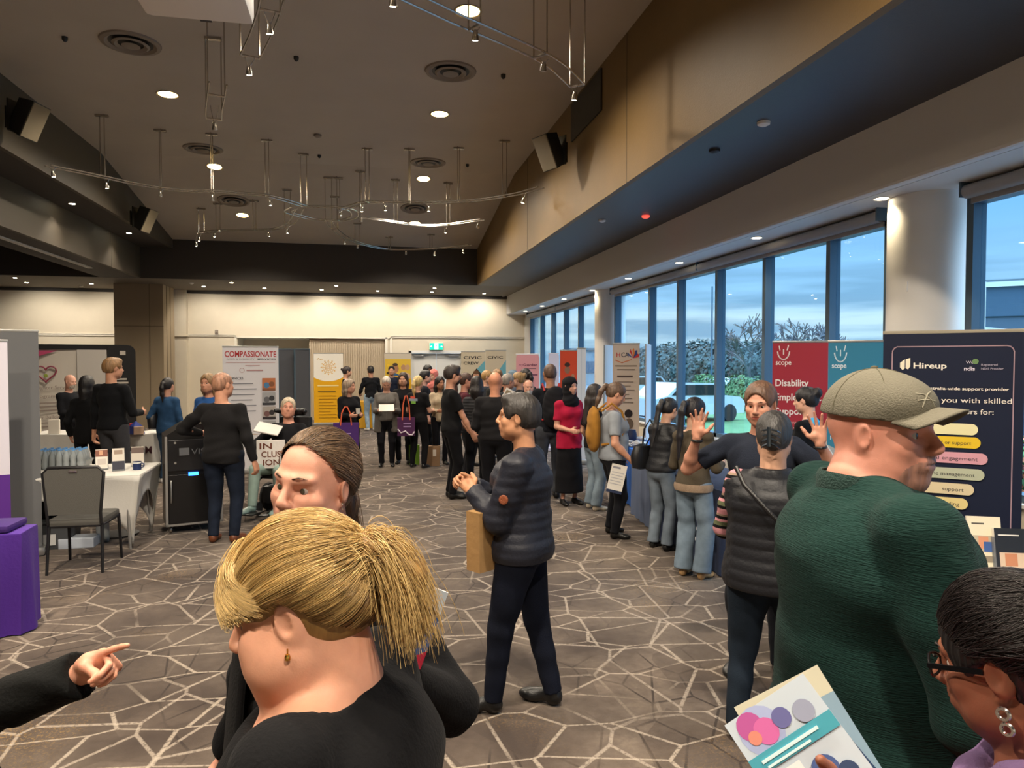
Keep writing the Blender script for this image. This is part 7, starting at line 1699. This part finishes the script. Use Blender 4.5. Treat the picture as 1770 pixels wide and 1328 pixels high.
tag(MB().box((0, 0, 0), (.30, .02, .20), R=Euler((-1.05, .2, 0)).to_matrix(), bev=.008).build('white_bag', MATS['cotton_white'], loc=W(WA, (.10, .22, 1.06)), rz=WA['rz'] + 3.4), 'flat white cotton bag lying on the chest of the man in the wheelchair', 'bag')

# ------------------------------------------------------------ outside: trees, buildings, fence
m_bark = mat('bark', '6e6a6c', .9); m_leafd = mat('leaf_dark', '55625f', .9, var=.3, vscale=.8); m_leafg = mat('leaf_green', '5c7a4c', .9, var=.3, vscale=2)
def crown(c, r, n, sz, seed):
    rs = np.random.RandomState(seed); d = rs.normal(size=(n, 3)); d /= np.linalg.norm(d, axis=1)[:, None]; rad = rs.uniform(.45, 1, (n, 1)) ** .5; p = d * rad * np.array(r) * (1 + .18 * np.sin(d[:, :1] * 7 + seed) * np.sin(d[:, 2:] * 6)) + np.array(c)
    u = rs.normal(size=(n, 3)); u /= np.linalg.norm(u, axis=1)[:, None]; v = np.cross(u, d); v /= np.linalg.norm(v, axis=1)[:, None] + 1e-6; s_ = sz * rs.uniform(.6, 1.3, (n, 1))
    V = np.stack([p + u * s_, p + v * s_, p - u * s_, p - v * s_], 1).reshape(-1, 3); return V, np.arange(4 * n).reshape(-1, 4)
def leafy(lb, px, zc, h, r, seed, m=None, grp='leafy trees outside the windows', n=6000, base=-.3):
    p = at(px, 626, zc); e = empty('leafy_tree', (p.x, p.y, base), 0, lb, 'tree', grp)
    V, Q = crown((0, 0, h - r * .8), (r, r, r * .85), n, .10 * r / 2.2, seed); np_mesh('foliage', V, Q, m or m_leafd, e)
    MB().cyl((0, 0, 0), (0, 0, h - r), .14, .09, 8).build('trunk', m_bark, e); return e
def bare(lb, px, zc, h, seed):
    p = at(px, 626, zc); e = empty('bare_tree', (p.x, p.y, -.3), 0, lb, 'tree', 'bare winter trees on the skyline'); rs = random.Random(seed); b = MB()
    def br(a, d, L, r, lev):
        c = a + d * L; b.cyl(a, c, max(r, .028), max(r * .65, .022), n=5 if lev > 1 else 4)
        if lev == 0: return
        for k in range(3 if lev > 1 else 4):
            nd = (d + Vector((rs.gauss(0, .45), rs.gauss(0, .45), rs.gauss(.05, .25)))).normalized(); br(c if k else a.lerp(c, .8), nd, L * rs.uniform(.6, .85), r * .62, lev - 1)
    br(Vector((0, 0, 0)), Vector((0, 0, 1)), h * .26, h * .02, 5); b.build('branches', m_bark, e)
for i, (px, zc, h) in enumerate([(1296, 43, 6.0), (1345, 47, 5.6), (1390, 42, 6.2), (1466, 44, 6.0), (1245, 58, 5.2)]):
    bare(['bare winter tree left of the red banner on the skyline', 'bare winter tree just above the left edge of the red banner', 'tallest bare winter tree above the red banner', 'bare winter tree above the teal banner', 'distant bare winter tree in the window left of the big trees'][i], px, zc, h, 10 + i)
for i, (px, zc, h, r) in enumerate([(1212, 52, 3.6, 2.7), (1262, 50, 3.5, 2.7), (1310, 47, 3.4, 2.6), (1360, 44, 3.5, 2.6), (1500, 40, 3.2, 2.4), (1150, 60, 3.6, 2.7)]):
    leafy(['dark leafy tree', 'broad dark leafy tree', 'round dark leafy tree', 'dense dark leafy tree', 'low dark leafy tree', 'distant leafy tree'][i] + ' outside, ' + ['seen beyond the ponytailed woman', 'in the middle window', 'left of the raised hands', 'behind the red banner', 'behind the teal banner', 'in the left part of the middle bay'][i], px, zc, h, r, 30 + i)
for i, (px, zc) in enumerate([(1225, 34), (1290, 32)]): leafy(['low green bush beyond the car park, left', 'low green bush beyond the car park, right'][i], px, zc, 1.5, 1.3, 50 + i, m_leafg, 'green bushes outside')
# long office building beyond
def block(lb, px, zc, w, h, d, c, rz=0, name='office_building'):
    p = at(px, 626, zc); e = empty(name, (p.x, p.y, -.3), rz, lb, 'building'); MB().box((0, 0, h / 2), (w, d, h)).build('walls', mat('wall_' + c, c, .8, var=.05, vscale=.5), e)
    for z in np.arange(1.2, h - .8, 2.6): MB().box((0, -d / 2 - .03, z + .5), (w * .94, .06, 1.1)).build('window_band', mat('band_glass', '4c5f70', .2), e)
    MB().box((0, 0, h + .1), (w + .4, d + .4, .2)).build('roof', mat('roof_grey', '6f777c', .8), e); return e
block('long pale office building far beyond the trees', 1200, 72, 26, 3.3, 10, '8d9498', -.2)
block('big dark grey hall building outside the nearest window', 2040, 26, 15, 4.8, 10, '56616e', -.7)
# white sloping canopy of the building, on posts
p = at(1745, 626, 13.5); e = empty('white_canopy', (p.x, p.y, 0), -.75, 'white sloping canopy on posts outside the nearest window', 'canopy')
MB().add([(-.9, -1.5, 2.55), (4.2, -1.5, 1.9), (4.2, 1.5, 1.9), (-.9, 1.5, 2.55), (-.9, -1.5, 2.42), (4.2, -1.5, 1.55), (4.2, 1.5, 1.55), (-.9, 1.5, 2.30)], [(0, 1, 2, 3), (7, 6, 5, 4), (0, 4, 5, 1), (1, 5, 6, 2), (2, 6, 7, 3), (3, 7, 4, 0)]).build('roof_panel', m_white, e)
for x in (-.5, 3.0): MB().box((x, -1.3, 1.0), (.12, .12, 2.6)).build('post', m_white, e)
MB().box((-.5, -1.3, 2.9), (.1, .1, .8)).box((1.0, -1.3, 3.25), (3.2, .08, .08)).build('railing_frame', m_white, e)
# palisade fence, flowers
p0, p1 = at(1600, 700, 14), at(1830, 700, 8.6); d = p1 - p0; d.z = 0; L = d.length; d.normalize()
e = empty('palisade_fence', (p0.x, p0.y, -.3), math.atan2(d.y, d.x), 'dark blue-grey palisade fence outside the nearest window', 'fence')
b = MB()
for i in range(int(L / .11)): b.box((i * .11, 0, .85), (.03, .02, 1.7))
b.box((L / 2, .02, .35), (L, .03, .05)).box((L / 2, .02, 1.4), (L, .03, .05)); b.build('pickets', mat('fence_blue', '3f5468', .5), e)
p = at(1765, 626, 7.6); e = empty('flowering_shrub', (p.x, p.y, -.3), 0, 'shrub with orange and pink flowers outside the nearest window', 'shrub')
V, Q = crown((0, 0, .75), (.75, .75, .62), 2600, .05, 3); np_mesh('leaves', V, Q, mat('shrub_leaf', '6d8f5a', .9, var=.3, vscale=6), e)
V, Q = crown((0, 0, .78), (.80, .80, .66), 900, .045, 4); np_mesh('orange_flowers', V, Q, mat('flower_orange', 'e08058', .8), e)
V, Q = crown((0, 0, .78), (.80, .80, .66), 500, .045, 5); np_mesh('pink_flowers', V, Q, mat('flower_pink', 'd8a0a0', .8), e)
MB().cyl((0, 0, 0), (0, 0, .5), .03, n=6).build('stem', m_bark, e)
# parked cars, pole
def car(lb, px, zc, c, rz):
    p = at(px, 626, zc); e = empty('parked_car', (p.x, p.y, -.3), rz, lb, 'car', 'cars in the car park')
    m = mat('car_' + c, c, .25, .2, coat=1)
    MB().prism([(-2.1, .3), (2.1, .3), (2.15, .7), (1.9, .9), (1.1, .98), (.6, 1.42), (-1.0, 1.45), (-1.6, 1.0), (-2.1, .9)], -.85, .85).build('car_body', m, e)
    MB().prism([(.95, .98), (.55, 1.36), (-.95, 1.38), (-1.4, 1.02)], -.87, .87).build('windows', m_black, e)
    for x in (-1.35, 1.35):
        for y in (-.8, .8): MB().lathe([(.32, -.1), (.32, .1)], n=18, M=Matrix.Translation((x, y, .32)) @ Matrix.Rotation(math.pi / 2, 4, 'X')).build('wheel', mat('tyre', '202022', .8), e)
car('white car parked outside beyond the middle window', 1185, 26, 'd8dade', .3); car('silver car parked outside left of the raised hands', 1270, 34, 'b0b6bc', .3); car('white car parked outside near the round column', 1110, 38, 'cfd3d8', .3)
p = at(1560, 626, 24); 
tag(MB().cyl((0, 0, 0), (0, 0, 6), .06, .04, n=8).build('light_pole', m_frame, loc=(at(1230, 626, 36).x, at(1230, 626, 36).y, -.3)), 'thin grey light pole outside in the car park', 'pole')
# lawn strip
tag(MB().box((XG + 12, 32, -.29), (14, 30, .02)).build('lawn_ground', m_grassg), kind='structure')
